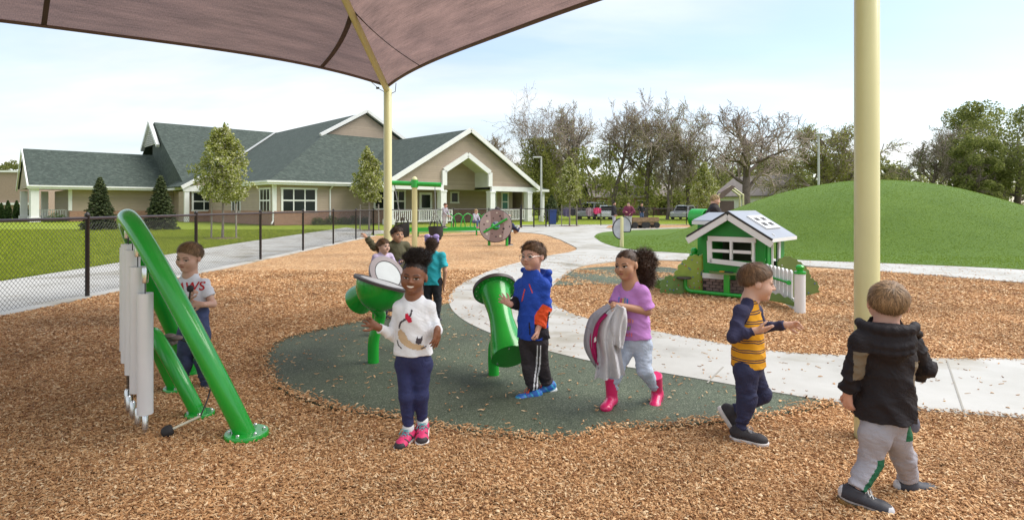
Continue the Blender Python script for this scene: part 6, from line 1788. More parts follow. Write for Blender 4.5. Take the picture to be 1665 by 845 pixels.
M_EYEW = mat('eye white', (.50, .46, .43), .2); M_IRIS = mat('dark iris', (.030, .017, .010), .1); M_IRISB = mat('blue grey iris', (.07, .09, .11), .1)
M_LASH = mat('lash', (.015, .010, .008), .6); M_TEETH = mat('teeth', (.80, .77, .70), .2)
def ribbons(P0, D, Lh, W, N, rng, segs=3, droop=0.0, curl=0.0):
    """hair strands as tapered ribbons from points P0 along D lying on normals N"""
    n = len(P0); V = []
    side = np.cross(D, N); side /= np.linalg.norm(side, axis=1, keepdims=True) + 1e-9
    ph = rng.uniform(0, 6.28, n)
    for i in range(segs + 1):
        t = i / segs; p = P0 + D * (Lh * t)[:, None] + np.array([0, 0, -1]) * (droop * t * t * Lh)[:, None]
        if curl:
            a = ph + t * 9; p = p + (side * np.cos(a)[:, None] + N * np.sin(a)[:, None]) * (curl * min(1, t * 3))
        w = (W * (1 - .75 * t))[:, None] * .5
        V += [p - side * w, p + side * w]
    V = np.stack(V, 1); k = 2 * (segs + 1)
    base = (np.arange(n) * k)[:, None]
    q = np.concatenate([base + np.array([[2 * i, 2 * i + 1, 2 * i + 3, 2 * i + 2]]) for i in range(segs)], 0)
    return V.reshape(-1, 3), q
def child_mesh(name, vfs, m, parent, smooth=True):
    v = []; f = []; b = 0
    for vv, ff in vfs: v.append(vv); f.append(np.asarray(ff) + b); b += len(vv)
    return link(name, np_mesh(name, np.concatenate(v), np.concatenate(f), smooth), m, parent)
class Person:
    def __init__(s, loc, label, group, h=.004, name='person'):
        s.root = empty(name, loc, 0, label, 'person', group); s.h = h
    # --- skin -------------------------------------------------------------
    def body(s, J, sk, hs=.2, yaw=0, pitch=0, roll=0, byaw=0, fat=1.0, hands=None, k=1.0, smile=None, face=True, ears=True):
        s.J = {a: np.array(b, float) for a, b in J.items()}; J = s.J; s.hs = hs; s.Rh = rotm(yaw, pitch, roll); s.fat = fat; s.k = k
        s.fn = np.array([math.sin(R(byaw)), -math.cos(R(byaw)), 0])
        pts = np.array(list(J.values())); lo = pts.min(0) - .17; hi = pts.max(0) + .17
        F = Field(lo, hi, s.h); Hc = J['H']; Rh = s.Rh
        hp = lambda x, y, z: Hc + Rh @ (np.array([x, y, z]) * hs)
        s.hp = hp
        # head
        F.ell(hp(0, .07, .13), np.array([.372, .435, .372]) * hs, Rh, 0)
        F.ell(hp(0, -.08, -.15), np.array([.318, .30, .335]) * hs, Rh, .10 * hs)
        for sx in (-1, 1):
            F.ell(hp(sx * .185, -.205, -.14), np.array([.145, .145, .15]) * hs, Rh, .10 * hs)
            F.ell(hp(sx * .16, -.455, .005), np.array([.105, .10, .062]) * hs, Rh, .05 * hs, sub=True)
            if ears:
                F.ell(hp(sx * .375, .055, -.03), np.array([.045, .085, .125]) * hs, Rh @ rotm(0, -12, 0), .02 * hs)
        F.ell(hp(0, -.27, -.375), np.array([.12, .11, .09]) * hs, Rh, .08 * hs)
        F.cone(hp(0, -.365, .02), hp(0, -.445, -.10), .030 * hs, .050 * hs, .05 * hs)
        for sx in (-1, 1): F.ell(hp(sx * .050, -.405, -.112), np.array([.042, .045, .036]) * hs, Rh, .03 * hs)
        for sx in (-1, 1): F.cone(hp(sx * .05, -.345, .085), hp(sx * .23, -.295, .075), .035 * hs, .03 * hs, .05 * hs)
        zl = -.225
        F.cone(hp(-.085, -.335, zl), hp(.085, -.335, zl), .028 * hs, .028 * hs, .03 * hs); F.cone(hp(-.065, -.335, zl - .055), hp(.065, -.335, zl - .055), .030 * hs, .030 * hs, .03 * hs)
        # neck and trunk
        rn = .044 * fat * k
        F.cone(hp(0, .10, -.22), J['N'], rn, rn * 1.08, .02)
        fl = (s.fn, .72)
        F.cone(J['N'] + np.array([0, 0, -.02]), J['C'], .058 * k, .088 * fat * k, .03, fl); F.cone(J['C'], J['P'], .090 * fat * k, .080 * fat * k, .03, (s.fn, .80))
        F.cone(J['SL'], J['SR'], .031 * k, .031 * k, .03)
        for q in 'LR':
            F.cone(J['S' + q], J['E' + q], .031 * fat * k, .025 * fat * k, .012); F.cone(J['E' + q], J['W' + q], .026 * fat * k, .0185 * fat * k, .010)
            F.cone(J['P'], J['H' + q], .060 * fat * k, .048 * fat * k, .02); F.cone(J['H' + q], J['K' + q], .046 * fat * k, .034 * fat * k, .02); F.cone(J['K' + q], J['A' + q], .038 * fat * k, .023 * fat * k, .015)
            F.cone(J['A' + q], J['A' + q] + np.array([0, -.006, -.02]), .020 * k, .016 * k, .01)
        for q in 'LR':
            hd = (hands or {}).get(q)
            if hd: s.hand(F, J['W' + q], **hd)
        ob, v, f = sdf_obj('body', F, sk, s.root); s.bv, s.bf = v, f
        s.bvh = BVHTree.FromPolygons([tuple(p) for p in v], [tuple(int(i) for i in q) for q in f]) if face else None
        s.bo = ob; return s
    def hand(s, F, W, d, n, ts=1, size=1.0, curl=(.25, .3, .35, .4), spread=.12, thumb=.7):
        d = np.array(d, float); d /= np.linalg.norm(d); n = np.array(n, float); n -= d * n.dot(d); n /= np.linalg.norm(n); sd = np.cross(d, n) * ts
        z = size * 1.0
        F.cone(W - d * .01, W + d * .022 * z, .0195 * z, .023 * z, .01, (n, .68)); F.cone(W + d * .02 * z + sd * .008 * z, W + d * .052 * z + sd * .016 * z, .014 * z, .0115 * z, .008, (n, .75)); F.cone(W + d * .02 * z - sd * .006 * z, W + d * .050 * z - sd * .016 * z, .015 * z, .011 * z, .008, (n, .75))
        for i, (off, L) in enumerate(((.0225, .043), (.0075, .049), (-.0075, .046), (-.0215, .037))):
            p = W + d * (.054 - .003 * abs(i - 1)) * z + sd * off * z; fd = d + sd * off / .0225 * spread; fd /= np.linalg.norm(fd); an = 0
            for j in range(3):
                an += curl[i] * (1.0, 1.25, .9)[j]; dd = fd * math.cos(an) + n * math.sin(an); q = p + dd * L * z * (.42, .32, .26)[j]
                F.cone(p, q, (.0072, .0066, .0060)[j] * z, (.0066, .0060, .0050)[j] * z, .0025); p = q
        p = W + d * .016 * z + sd * .018 * z
        for j, L in enumerate((.026, .022, .017)):
            dd = d * (.55, .75, .85)[j] + sd * (.8, .55, .35)[j] * thumb * 1.2 + n * (.25, .35, .45)[j]; dd /= np.linalg.norm(dd); q = p + dd * L * z
            F.cone(p, q, (.0105, .0082, .0072)[j] * z, (.0082, .0072, .0056)[j] * z, .004); p = q
    # --- face -------------------------------------------------------------
    def decal(s, name, poly, m, parent, off=.0012, frame='head', bvh=None, step=None):
        P = [np.array(p, float) for p in poly]; c = sum(P) / len(P); rings = [.0, .35, .7, 1.0]; v = []; f = []; n = len(P)
        bvh = bvh or s.bvh
        for r in rings[1:]:
            for p in P: v.append(c + (p - c) * r)
        v.append(c); out = []
        dirv = Vector(s.Rh @ np.array([0, 1., 0])) if frame == 'head' else Vector(frame)
        for p in v:
            o = Vector(s.hp(p[0], -1.3, p[1])) if frame == 'head' else Vector((p[0], 0, p[1])) - dirv * .6
            h = bvh.ray_cast(o, dirv, 1.2)
            if h[0] is None: return None
            out.append(h[0] - dirv * off)
        for k in range(2):
            for i in range(n): f.append((k * n + i, k * n + (i + 1) % n, (k + 1) * n + (i + 1) % n, (k + 1) * n + i))
        mb = MB(); mb.add(out, f + [(3 * n, i, (i + 1) % n) for i in range(n)])
        return mb.build(name, m, parent, smooth=80)
    def face(s, iris=None, brow=None, lip=None, smile=False, squint=1.0, glasses=False, lookx=0.0, lookz=0.0):
        bo = s.bo; T = [i * 6.2832 / 14 for i in range(14)]
        for sx in (-1, 1):
            cx = sx * .155
            al = [(cx + .082 * math.cos(a), .004 + .040 * squint * math.sin(a) * (abs(math.sin(a)) ** .3)) for a in T]
            e = s.decal('eye', al, M_EYEW, bo, .0010)
            if e is None: continue
            s.decal('iris', [(cx + lookx + .042 * math.cos(a), .004 + lookz + .042 * squint * math.sin(a)) for a in T], iris or M_IRIS, e, .0018)
            s.decal('lash', [(cx + .09 * math.cos(a), .012 + .046 * squint * math.sin(a) ** .8) for a in [i * math.pi / 8 for i in range(9)]] + [(cx + .08 * math.cos(a), .010 + .030 * squint * math.sin(a)) for a in [math.pi - i * math.pi / 8 for i in range(9)]], M_LASH, e, .0021)
            s.decal('eyebrow', [(cx + sx * x, z) for x, z in ((-.10, .095), (-.05, .122), (.03, .132), (.11, .105), (.11, .096), (.03, .112), (-.05, .102), (-.10, .078))], brow or HR_DK, bo, .0012)
        lipm = lip or mat('lips', (.42, .17, .13), .4)
        if smile:
            up = [(-.15, -.205), (-.08, -.205), (0, -.212), (.08, -.205), (.15, -.205), (.11, -.265), (.05, -.30), (0, -.308), (-.05, -.30), (-.11, -.265)]
            l = s.decal('mouth', up, lipm, bo, .0012); s.decal('teeth', [(-.12, -.217), (-.06, -.220), (0, -.222), (.06, -.220), (.12, -.217), (.085, -.250), (.04, -.266), (0, -.270), (-.04, -.266), (-.085, -.250)], M_TEETH, l or bo, .0022)
        else:
            l = s.decal('mouth', [(-.10, -.232), (-.04, -.212), (0, -.218), (.04, -.212), (.10, -.232), (.05, -.272), (0, -.28), (-.05, -.272)], lipm, bo, .0010)
            s.decal('lip_line', [(-.095, -.236), (0, -.238), (.095, -.236), (.09, -.243), (0, -.248), (-.09, -.243)], mat('lip line', (.20, .07, .055), .5), l or bo, .0018)
        for sx in (-1, 1): s.decal('nostril', [(sx * .035 + .020 * math.cos(a), -.130 + .011 * math.sin(a)) for a in T], mat('nostril shade', (.16, .06, .045), .6), bo, .0010)
        if glasses:
            mb = MB()
            for sx in (-1, 1):
                mb.tube([s.hp(sx * .16 + .12 * math.cos(a), -.46 + .05 * abs(math.cos(a)), -.005 + .095 * math.sin(a)) for a in T], .0016, 6, closed=True)
                mb.tube([s.hp(sx * .28, -.42, .02), s.hp(sx * .40, -.05, .03), s.hp(sx * .40, .06, .0)], .0014, 5)
            mb.tube([s.hp(-.04, -.47, .01), s.hp(.04, -.47, .01)], .0014, 5)
            mb.build('glasses', mat('thin metal glasses', (.55, .50, .48), .25, metal=.6), s.root, smooth=60)
        return s
    # --- hair -------------------------------------------------------------
    def hair(s, m, front=.31, back=-.27, side=.02, n=2600, length=.30, thick=.03, root=None, name='hair', seed=1, lift=.10, strandw=.0026, fringe=0.0, lock=.13):
        """close cap of strands; root = point (head units) the strands are combed towards, or None for short hair"""
        rng = np.random.default_rng(seed); hs = s.hs; Rh = s.Rh; Hc = s.J['H']
        rad = np.array([.372, .435, .372]) + thick; c0 = np.array([0, .07, .13])
        lo = Hc - hs * .75; F = Field(lo, Hc + hs * .75, min(.004, s.h))
        F.ell(s.hp(*c0), (rad - thick * .75) * hs, Rh, 0)
        nrm = np.array([0, -(front - back), -.78]); nrm = np.array([0, -(front - back) / .8, -1.0])
        pf = s.hp(0, -.36, front)
        nl = np.array([0, (back - front) / .80 * -1, -1.0]); nl /= np.linalg.norm(nl)
        # hairline plane from forehead to nape
        tl = np.array([0, .80, back - front]); tl /= np.linalg.norm(tl); nl = np.array([0, tl[2], -tl[1]])
        F.cut(pf - Rh @ nl * .035 * hs, Rh @ nl)
        for sx in (-1, 1): F.ell(s.hp(sx * .42, .06, -.05), np.array([.20, .13, .15]) * hs, Rh, .02 * hs, sub=True)
        # clear the temples and face
        for sx in (-1, 1): F.ell(s.hp(sx * .40, -.30, side), np.array([.16, .34, .20]) * hs, Rh, .02 * hs, sub=True)
        F.ripple(.0014, 190, seed, (1, 1, .5))
        v, f = F.mesh(); out = [(v, f)]
        n = int(n * 1.6); u = rng.normal(size=(n * 3, 3)); u /= np.linalg.norm(u, axis=1, keepdims=True)
        pf_l = np.array([0, -.36, front]); p = c0 + u * rad; tpr = np.clip(-((p - pf_l) @ nl) / .26, .0, 1)[:, None]; p = c0 + u * (rad - thick + thick * tpr * rng.uniform(.2, .9, (len(u), 1)))
        ok = ((p - pf_l) @ nl < -.005) & ~((((p - np.array([.40, -.30, side])) / np.array([.16, .34, .20])) ** 2).sum(1) < 1) & ~((((p - np.array([-.40, -.30, side])) / np.array([.16, .34, .20])) ** 2).sum(1) < 1)
        for sx in (-1, 1): ok &= ~((((p - np.array([sx * .42, .06, -.05])) / np.array([.20, .15, .17])) ** 2).sum(1) < 1)
        p = p[ok][:n]; u = u[ok][:n]
        nn = u / rad; nn /= np.linalg.norm(nn, axis=1, keepdims=True)
        if root is None:
            cr = np.array([.03, .30, .50]); dd = p - cr; dd[:, 1] -= .25 * np.clip(p[:, 2] - .1, 0, 1)
            dd += rng.normal(size=dd.shape) * .10
        else: dd = np.array(root) - p + rng.normal(size=p.shape) * .03
        dd -= nn * (dd * nn).sum(1, keepdims=True); dd /= np.linalg.norm(dd, axis=1, keepdims=True) + 1e-9
        dd = dd + nn * (lift * np.clip(-((p - pf_l) @ nl) / .3, .05, 1) * rng.uniform(.2, 1.4, len(p)))[:, None]; dd /= np.linalg.norm(dd, axis=1, keepdims=True)
        dist = -((p - pf_l) @ nl)
        Lh = np.minimum(length * hs * rng.uniform(.55, 1.15, len(p)), (dist * .85 + .035 + .05 * rng.random(len(p)) + fringe * (p[:, 1] < -.1)) * hs)
        # strands gather in locks
        nk = max(40, len(p) // 14); kc = p[rng.integers(0, len(p), nk)]; ki = np.argmin(((p[:, None, :] - kc[None]) ** 2).sum(2), 1)
        lockd = rng.normal(size=(nk, 3)) * lock; dd = dd + lockd[ki]; dd -= nn * np.minimum(0, (dd * nn).sum(1, keepdims=True)) * .8; dd /= np.linalg.norm(dd, axis=1, keepdims=True)
        lockl = rng.uniform(.0, 1.0, nk)[ki]; p = p + nn * (lockl * .012)[:, None]; p = p + (kc[ki] - p) * .28
        P = (Hc + (p * hs) @ Rh.T); D = dd @ Rh.T; N = nn @ Rh.T
        # strands follow the skull: bend by droop along the normal
        vv, ff = ribbons(P, D, Lh, np.full(len(p), strandw) * rng.uniform(.7, 1.9, len(p)), N, rng, 3)
        V4 = vv.reshape(len(p), 4, 2, 3)
        for i in range(4):
            t = i / 3; V4[:, i] -= (N * (Lh * t * t * .42 * (Lh / (hs * .42)))[:, None])[:, None, :]
        out.append((V4.reshape(-1, 3), ff))
        s.hair_o = child_mesh(name, out, m, s.root); return s
    def puff(s, c, rad, m, n=2200, seed=3, L=.035, curl=.006, name='hair_puff', core=.8, w=.0035, hang=0.0):
        """cloud of curls round centre c (metres, person space)"""
        rng = np.random.default_rng(seed); c = np.array(c); rad = np.array(rad)
        F = Field(c - rad * 1.3, c + rad * 1.3, s.h * 1.2); F.ell(c, rad * core, None, 0); F.ripple(.008, 120, seed, (1, 1, 1)); v, f = F.mesh()
        u = rng.normal(size=(n, 3)); u /= np.linalg.norm(u, axis=1, keepdims=True)
        lob = 1 + .13 * np.sin(u[:, 0] * 5 + seed) * np.sin(u[:, 2] * 6 + 1) + .08 * np.sin(u[:, 1] * 9)
        p = c + u * rad * (rng.uniform(.5, .92, n) * lob)[:, None]; t = rng.normal(size=(n, 3)) * .6 + u; t[:, 2] -= hang; t /= np.linalg.norm(t, axis=1, keepdims=True)
        a = rng.normal(size=(n, 3)); a -= t * (a * t).sum(1, keepdims=True); a /= np.linalg.norm(a, axis=1, keepdims=True)
        vv, ff = ribbons(p, t, L * rng.uniform(.5, 1.2, n), np.full(n, w), a, rng, 6, 0, curl)
        child_mesh(name, [(v, f), (vv, ff)], m, s.root); return s
    # --- clothes ----------------------------------------------------------
    def top(s, m, ease=.012, sleeve=1.0, hem=None, flare=1.0, neck=.05, folds=.003, name='shirt', zone=None, seed=0, wr=None, hood=None, collar=None, ff=70, sl_ease=None, neckdrop=0.0):
        J = s.J; k = s.k; fat = s.fat; e = ease; se = sl_ease if sl_ease is not None else e
        pts = np.array([J[a] for a in ('N', 'C', 'P', 'SL', 'SR', 'EL', 'ER', 'WL', 'WR')]); F = Field(pts.min(0) - .17, pts.max(0) + .17, s.h)
        P = J['P']; C = J['C']; up = (C - P) / np.linalg.norm(C - P)
        hemp = P.copy() if hem is None else P + up * ((hem - P[2]) / max(up[2], .3))
        F.cone(J['N'] + np.array([0, 0, -.018]), C, .056 * k + e, .088 * fat * k + e, .03, (s.fn, .74))
        F.cone(C, hemp, .092 * fat * k + e, (.094 * fat * k + e) * flare, .03, (s.fn, .82), (0, 1), (folds, ff * .7, seed))
        F.cone(J['SL'], J['SR'], .029 * k + e, .029 * k + e, .03)
        for q in 'LR':
            S, E, W = J['S' + q], J['E' + q], J['W' + q]; l1 = np.linalg.norm(E - S); l2 = np.linalg.norm(W - E); L = sleeve * (l1 + l2)
            if L <= l1:
                F.cone(S, S + (E - S) * (L / l1), .032 * fat * k + se, .031 * fat * k + se * 1.5, .016, None, (0, 1), (folds, ff, seed + 1))
            else:
                F.cone(S, E, .031 * fat * k + se, .026 * fat * k + se, .014, None, (0, 0), (folds * 1.2, ff, seed + 1)); t = (L - l1) / l2
                F.cone(E, E + (W - E) * t, .026 * fat * k + se, (.020 * fat * k + se if wr is None else wr), .010, None, (0, 1), (folds * 1.4, ff * 1.3, seed + 2))
        F.ripple(folds * .8, 38, seed + 3); F.ripple(folds * .22, 105, seed + 7, (1, 1, .8))
        if neck: F.ell(J['N'] + np.array([0, 0, .012 - neckdrop]) + s.fn * (.012 + neckdrop), (neck, neck, .032 + neckdrop), None, .006, sub=True)
        if collar:
            F.cone(J['N'] + np.array([0, 0, .0]), J['N'] + np.array([0, .0, collar]), .058 * k, .064 * k, .008, None, (0, 1)); F.ell(J['N'] + np.array([0, 0, collar + .005]), (.05 * k, .05 * k, collar), None, .004, sub=True)
        if hood:
            sdv = np.cross(s.fn, [0, 0, 1.]); Rz = np.array([sdv, -s.fn, [0, 0, 1.]]).T; up_ = np.array([0, 0, 1.])
            b = J['N'] - s.fn * (.050 + e) - up_ * .035; w = hood
            F.ell(b, (w * 1.12, .050, .078), Rz, .03); F.ell(b - up_ * .045 - s.fn * .012, (w * .72, .046, .060), Rz, .03)
            arc = [J['N'] + sdv * (w * 1.10 * math.cos(a_)) - s.fn * (.030 + (.058 + e) * math.sin(a_)) + up_ * (.022 - .016 * math.sin(a_)) for a_ in np.linspace(.05, math.pi - .05, 10)]
            for i_ in range(9): F.cone(arc[i_], arc[i_ + 1], .021, .021, .010)
            F.ell(J['N'] - s.fn * .030 + up_ * .030, (w * .80, .060, .045), Rz, .008, sub=True)
            for zz_, am_ in ((.0, .010), (-.030, .008)):
                ar = [b + sdv * (w * 1.0 * math.cos(a_)) - s.fn * (.050 * math.sin(a_)) + up_ * (zz_ - .030 * math.sin(a_)) for a_ in np.linspace(.2, math.pi - .2, 8)]
                for i_ in range(7): F.cone(ar[i_], ar[i_ + 1], .012, .012, .012)
        ob, v, f = sdf_obj(name, F, m, s.root, zone); s.tv, s.tf = v, f; s.to = ob
        s.tbvh = BVHTree.FromPolygons([tuple(p) for p in v], [tuple(int(i) for i in q) for q in f]); return s
    def bottom(s, m, ease=.008, flare=None, end=.97, folds=.003, name='trousers', zone=None, seed=0, waist=None, ff=80, ends=None):
        J = s.J; k = s.k; fat = s.fat; e = ease; pts = np.array([J[a] for a in ('P', 'HL', 'HR', 'KL', 'KR', 'AL', 'AR')]); F = Field(pts.min(0) - .14, pts.max(0) + .16, s.h)
        F.cone(J['P'] + np.array([0, 0, .05]), J['P'], .086 * fat * k + e * .8, .090 * fat * k + e, .03, (s.fn, .82))
        for q in 'LR':
            F.cone(J['P'], J['H' + q], .073 * fat * k + e, .060 * fat * k + e, .022, (s.fn, .9))
            en = (ends or {}).get(q, end)
            F.cone(J['H' + q], J['K' + q], .053 * fat * k + e, .038 * fat * k + e * 1.1, .016, None, (0, 0), (folds, ff, seed, .9)); A = J['K' + q] + (J['A' + q] - J['K' + q]) * en
            F.cone(J['K' + q], A, .039 * fat * k + e * 1.1, (.025 * fat * k + e) if flare is None else flare, .018, None, (0, 1), (folds * 1.3, ff * 1.2, seed + 1, .85))
        F.ripple(folds * .6, 45, seed + 2); F.ripple(folds * .25, 110, seed + 8, (.7, .7, 1.2))
        ob, v, f = sdf_obj(name, F, m, s.root, zone); s.pv, s.pf = v, f
        s.pbvh = BVHTree.FromPolygons([tuple(p) for p in v], [tuple(int(i) for i in q) for q in f]); return s
    def shoe(s, q, d, pitch=0, m=None, sole=None, L=.17, size=1.0, boot=0.0, lace=None, accent=None, roll=0, name='shoe', flash=True):
        """d = picture-plane heading of the toe (x, y); pitch > 0 lifts the heel"""
        A = s.J['A' + q]; a = math.atan2(d[0], -d[1])
        Rm = np.array(Euler((0, 0, a)).to_matrix() @ Euler((R(pitch), 0, 0)).to_matrix() @ Euler((0, R(roll), 0)).to_matrix()); z = size * L / .17; h = min(.0035, s.h)
        F = Field((-.06 * z, -.16 * z, -.10 * z), (.06 * z, .075 * z, .06 + boot), h)
        ft = -.062 * z                                                     # sole level below the ankle
        F.ell((0, .018 * z, ft + .034 * z), (.031 * z, .042 * z, .036 * z), None, 0); F.cone((0, .0, ft + .034 * z), (0, -.078 * z, ft + .022 * z), .033 * z, .032 * z, .02 * z, ((0, 0, 1), .85)); F.ell((.002, -.098 * z, ft + .020 * z), (.034 * z, .036 * z, .026 * z), None, .015 * z)
        F.cone((0, .008 * z, ft + .04 * z), (0, .002 * z, .008 + boot), .032 * z, (.030 if not boot else .040) * z, .012, None, (0, 1))
        F.cut((0, 0, ft + .004), (0, 0, -1))
        v, f = F.mesh(); mi = None
        if accent is not None:
            c = v[f].mean(1); mi = (flash & (np.sin(c[:, 1] * 120 + c[:, 2] * 60) > .72) & (np.abs(c[:, 0]) > .014 * z)).astype(int); mi[(c[:, 2] < ft + .020 * z) | ((c[:, 1] < -.108 * z) & (c[:, 2] < ft + .04 * z)) | (c[:, 1] > .048 * z)] = 1
        me = np_mesh(name, v @ Rm.T + A, f, True, mi); o = link(name, me, [m] + ([accent] if accent is not None else []), s.root)
        G2 = Field((-.06 * z, -.16 * z, ft - .02), (.06 * z, .08 * z, ft + .05), h)
        G2.cone((0, .022 * z, ft + .006), (0, -.05 * z, ft + .006), .037 * z, .036 * z, .01); G2.ell((.002, -.098 * z, ft + .008), (.039 * z, .042 * z, .05 * z), None, .012); G2.cut((0, 0, ft + (.013 if not boot else .009)), (0, 0, 1)); G2.cut((0, 0, ft - .010), (0, 0, -1))
        v, f = G2.mesh(); link('sole', np_mesh('sole', v @ Rm.T + A, f), sole or M_TRIM, o)
        if lace is not None:
            mb = MB()
            for i in range(4):
                y = (-.028 - .016 * i) * z; zz = ft + (.066 - .0085 * i) * z
                for sx in (-1, 1): mb.tube([Rm @ np.array([sx * .016 * z, y, zz - .004]) + A, Rm @ np.array([0, y - .006, zz + .003]) + A, Rm @ np.array([-sx * .016 * z, y - .014 * z, zz - .009]) + A], .0022, 5)
            for sx in (-1, 1): mb.tube([Rm @ np.array([0, -.03 * z, ft + .07 * z]) + A, Rm @ np.array([sx * .02, -.04 * z, ft + .078 * z]) + A, Rm @ np.array([sx * .03, -.055 * z, ft + .055 * z]) + A], .002, 5)
            mb.build('laces', lace, o)
        return s
    def patch(s, name, cells, m, parent, bvh, org, du, dv, dirv, off=.002):
        """flat print projected on a garment: list of outlines in metres in the plane (du, dv) about org"""
        org = np.array(org, float); du = np.array(du, float); dv = np.array(dv, float); V = []; Fc = []; dr = Vector(dirv).normalized()
        for poly in cells:
            b = len(V); ok = True; pts = []
            for (x, y) in poly:
                h_ = bvh.ray_cast(Vector(org + du * x + dv * y) - dr * .4, dr, 1.0)
                if h_[0] is None: ok = False; break
                pts.append(h_[0] - dr * off)
            if not ok: continue
            tri = tessellate_polygon([[Vector((p[0], p[1], 0)) for p in poly]]); V += pts; Fc += [tuple(b + i for i in t) for t in tri]
        if not V: return None
        mb = MB(); mb.add(V, Fc); return mb.build(name, m, parent)
def grid_cells(poly, st):
    """small squares that fill an outline, so a print can follow folds"""
    xs = [p[0] for p in poly]; ys = [p[1] for p in poly]; X, Y = np.meshgrid(np.arange(min(xs), max(xs), st) + st / 2, np.arange(min(ys), max(ys), st) + st / 2); x, y = X.ravel(), Y.ravel(); k = in_poly(x, y, poly); h = st / 2
    return [[(a - h, b - h), (a + h, b - h), (a + h, b + h), (a - h, b + h)] for a, b in zip(x[k], y[k])]
def thick_line(pts, w):
    P = [Vector((p[0], p[1])) for p in pts]; L = []; Rr = []
    for i, p in enumerate(P):
        t = (P[min(i + 1, len(P) - 1)] - P[max(i - 1, 0)]).normalized(); n = Vector((-t.y, t.x)) * w / 2; L.append(tuple(p + n)); Rr.append(tuple(p - n))
    return L + Rr[::-1]
def text_cells(txt, size, bold=.0):
    cu = bpy.data.curves.new('lettering', 'FONT'); cu.body = txt; cu.size = size; cu.align_x = 'CENTER'; cu.offset = bold; cu.resolution_u = 3
    o = bpy.data.objects.new('lettering', cu); COL.objects.link(o); dg = bpy.context.evaluated_depsgraph_get(); me = o.evaluated_get(dg).to_mesh()
    out = [[(me.vertices[i].co.x, me.vertices[i].co.y) for i in p.vertices] for p in me.polygons]; o.evaluated_get(dg).to_mesh_clear(); bpy.data.objects.remove(o); bpy.data.curves.remove(cu); return out
class Fr:
    """turns picture points near a person into that person's own metres"""
    def __init__(s, bx, by): s.g = G(bx, by); s.s = FPX / s.g.y; s.bx = bx; s.by = by
    def __call__(s, px, py, dy=0.0): 
        k = (s.g.y + dy) / s.g.y
        return np.array([(px - CX) * k / s.s - s.g.x, dy, HC - (py - HY) * k / s.s])
# ---------------------------------------------------------------- the six children in front
DENIM = lambda n, c: mat(n, c, .8, .16, 18, .25, 420, wrinkle=.28)
KNIT = lambda n, c: mat(n, c, .85, .06, 10, .12, 500, wrinkle=.16)
SHELL = lambda n, c, v=.08: mat(n, c, .72, v, 9, .12, 260, wrinkle=.36, spec=.3)
GK = 'children playing in the foreground'
# --- smiling girl in the white cat shirt
q = Fr(675, 718)
p1 = Person(q.g, 'smiling girl in white long-sleeved cat shirt, navy jeans and pink sneakers', GK, .0038)
p1.body(dict(H=q(673, 450, -.01), N=q(673, 484, .01), C=q(673, 518), P=q(672, 578), SL=q(651, 500), SR=q(697, 499), EL=q(641, 545, .01), ER=q(709, 536, .03), WL=q(613, 531, -.08), WR=q(711, 537, -.10), HL=q(660, 592), HR=q(686, 592), KL=q(661, 645, -.03), KR=q(684, 643, -.01), AL=q(664, 697, -.01), AR=q(687, 686, .04)), SK_D, .187, -4, 2, 5, 0, 1.0,
  dict(L=dict(d=(-.85, -.25, .55), n=(-.2, -.9, .35), ts=-1, size=.95, curl=(.25, .35, .40, .5), spread=.35), R=dict(d=(-.12, -.25, -1), n=(-.75, .5, .1), ts=1, size=.98, curl=(.2, .22, .25, .3), spread=.2)))
p1.face(smile=True, squint=.62, lip=mat('brown lips', (.22, .075, .06), .4), brow=HR_BLK)
p1.hair(HR_BLK, front=.36, back=-.25, thick=.016, root=(.02, .12, .62), n=2000, length=.38, lift=.01, side=.0, seed=2, strandw=.0022)
p1.puff(p1.hp(.03, .16, .58), np.array([.46, .36, .32]) * .187, HR_BLK, 6500, 5, .020, .008, w=.0022)
p1.top(KNIT('white jersey', (.74, .75, .78)), .011, .93, q(0, 574)[2], 1.08, .044, .0028, 'shirt', seed=1, wr=.027, ff=55)
p1.bottom(DENIM('navy stretch denim', (.020, .026, .095)), .004, None, .99, .0022, 'jeans', seed=4)
PINK = mat('pink mesh sneaker', (.62, .035, .14), .6, .15, 40); BLKS = mat('black trim', (.03, .025, .03), .6)
LACE = mat('teal laces', (.10, .42, .45), .7)
for s_, d, pt in (('L', (-.30, -1), 6), ('R', (.10, -1), 10)): p1.shoe(s_, d, pt, PINK, mat('white sole', (.70, .68, .66), .6), .178, lace=LACE, accent=BLKS)
for s_ in 'LR':
    mb = MB(); A = p1.J['A' + s_]; mb.lathe([(.031, -.012), (.034, .004), (.033, .020), (.029, .026)], A, n=16, cap=False); mb.build('sock', mat('white sock', (.7, .7, .7), .9), p1.root, smooth=60)
def pr1(name, poly, m, par, off=.002, st=.005): return p1.patch(name, grid_cells(poly, st), m, par, p1.tbvh, (p1.J['C'][0], 0, 0), (1, 0, 0), (0, 0, 1), (0, 1, 0), off)
z_ = lambda y: q(0, y)[2]; x_ = lambda px: (px - 673) / q.s
cat = pr1('cat_print', [(x_(a), z_(b)) for a, b in ((650, 535), (655, 531), (662, 536), (668, 546), (676, 552), (684, 554), (692, 556), (695, 561), (688, 563), (678, 562), (668, 559), (658, 553), (651, 545))], mat('tan print', (.55, .40, .25), .9), p1.to)
pr1('tail_print', thick_line([(x_(a), z_(b)) for a, b in ((652, 530), (655, 520), (662, 515), (668, 513), (672, 507), (673, 500))], .010), mat('dark grey print', (.06, .05, .06), .9), p1.to, .0022, .0035)
pr1('bow_print', [(x_(a), z_(b)) for a, b in ((663, 506), (667, 505), (669, 509), (673, 512), (674, 518), (669, 520), (666, 516), (663, 513))], mat('red print', (.55, .015, .05), .9), p1.to, .003, .003)
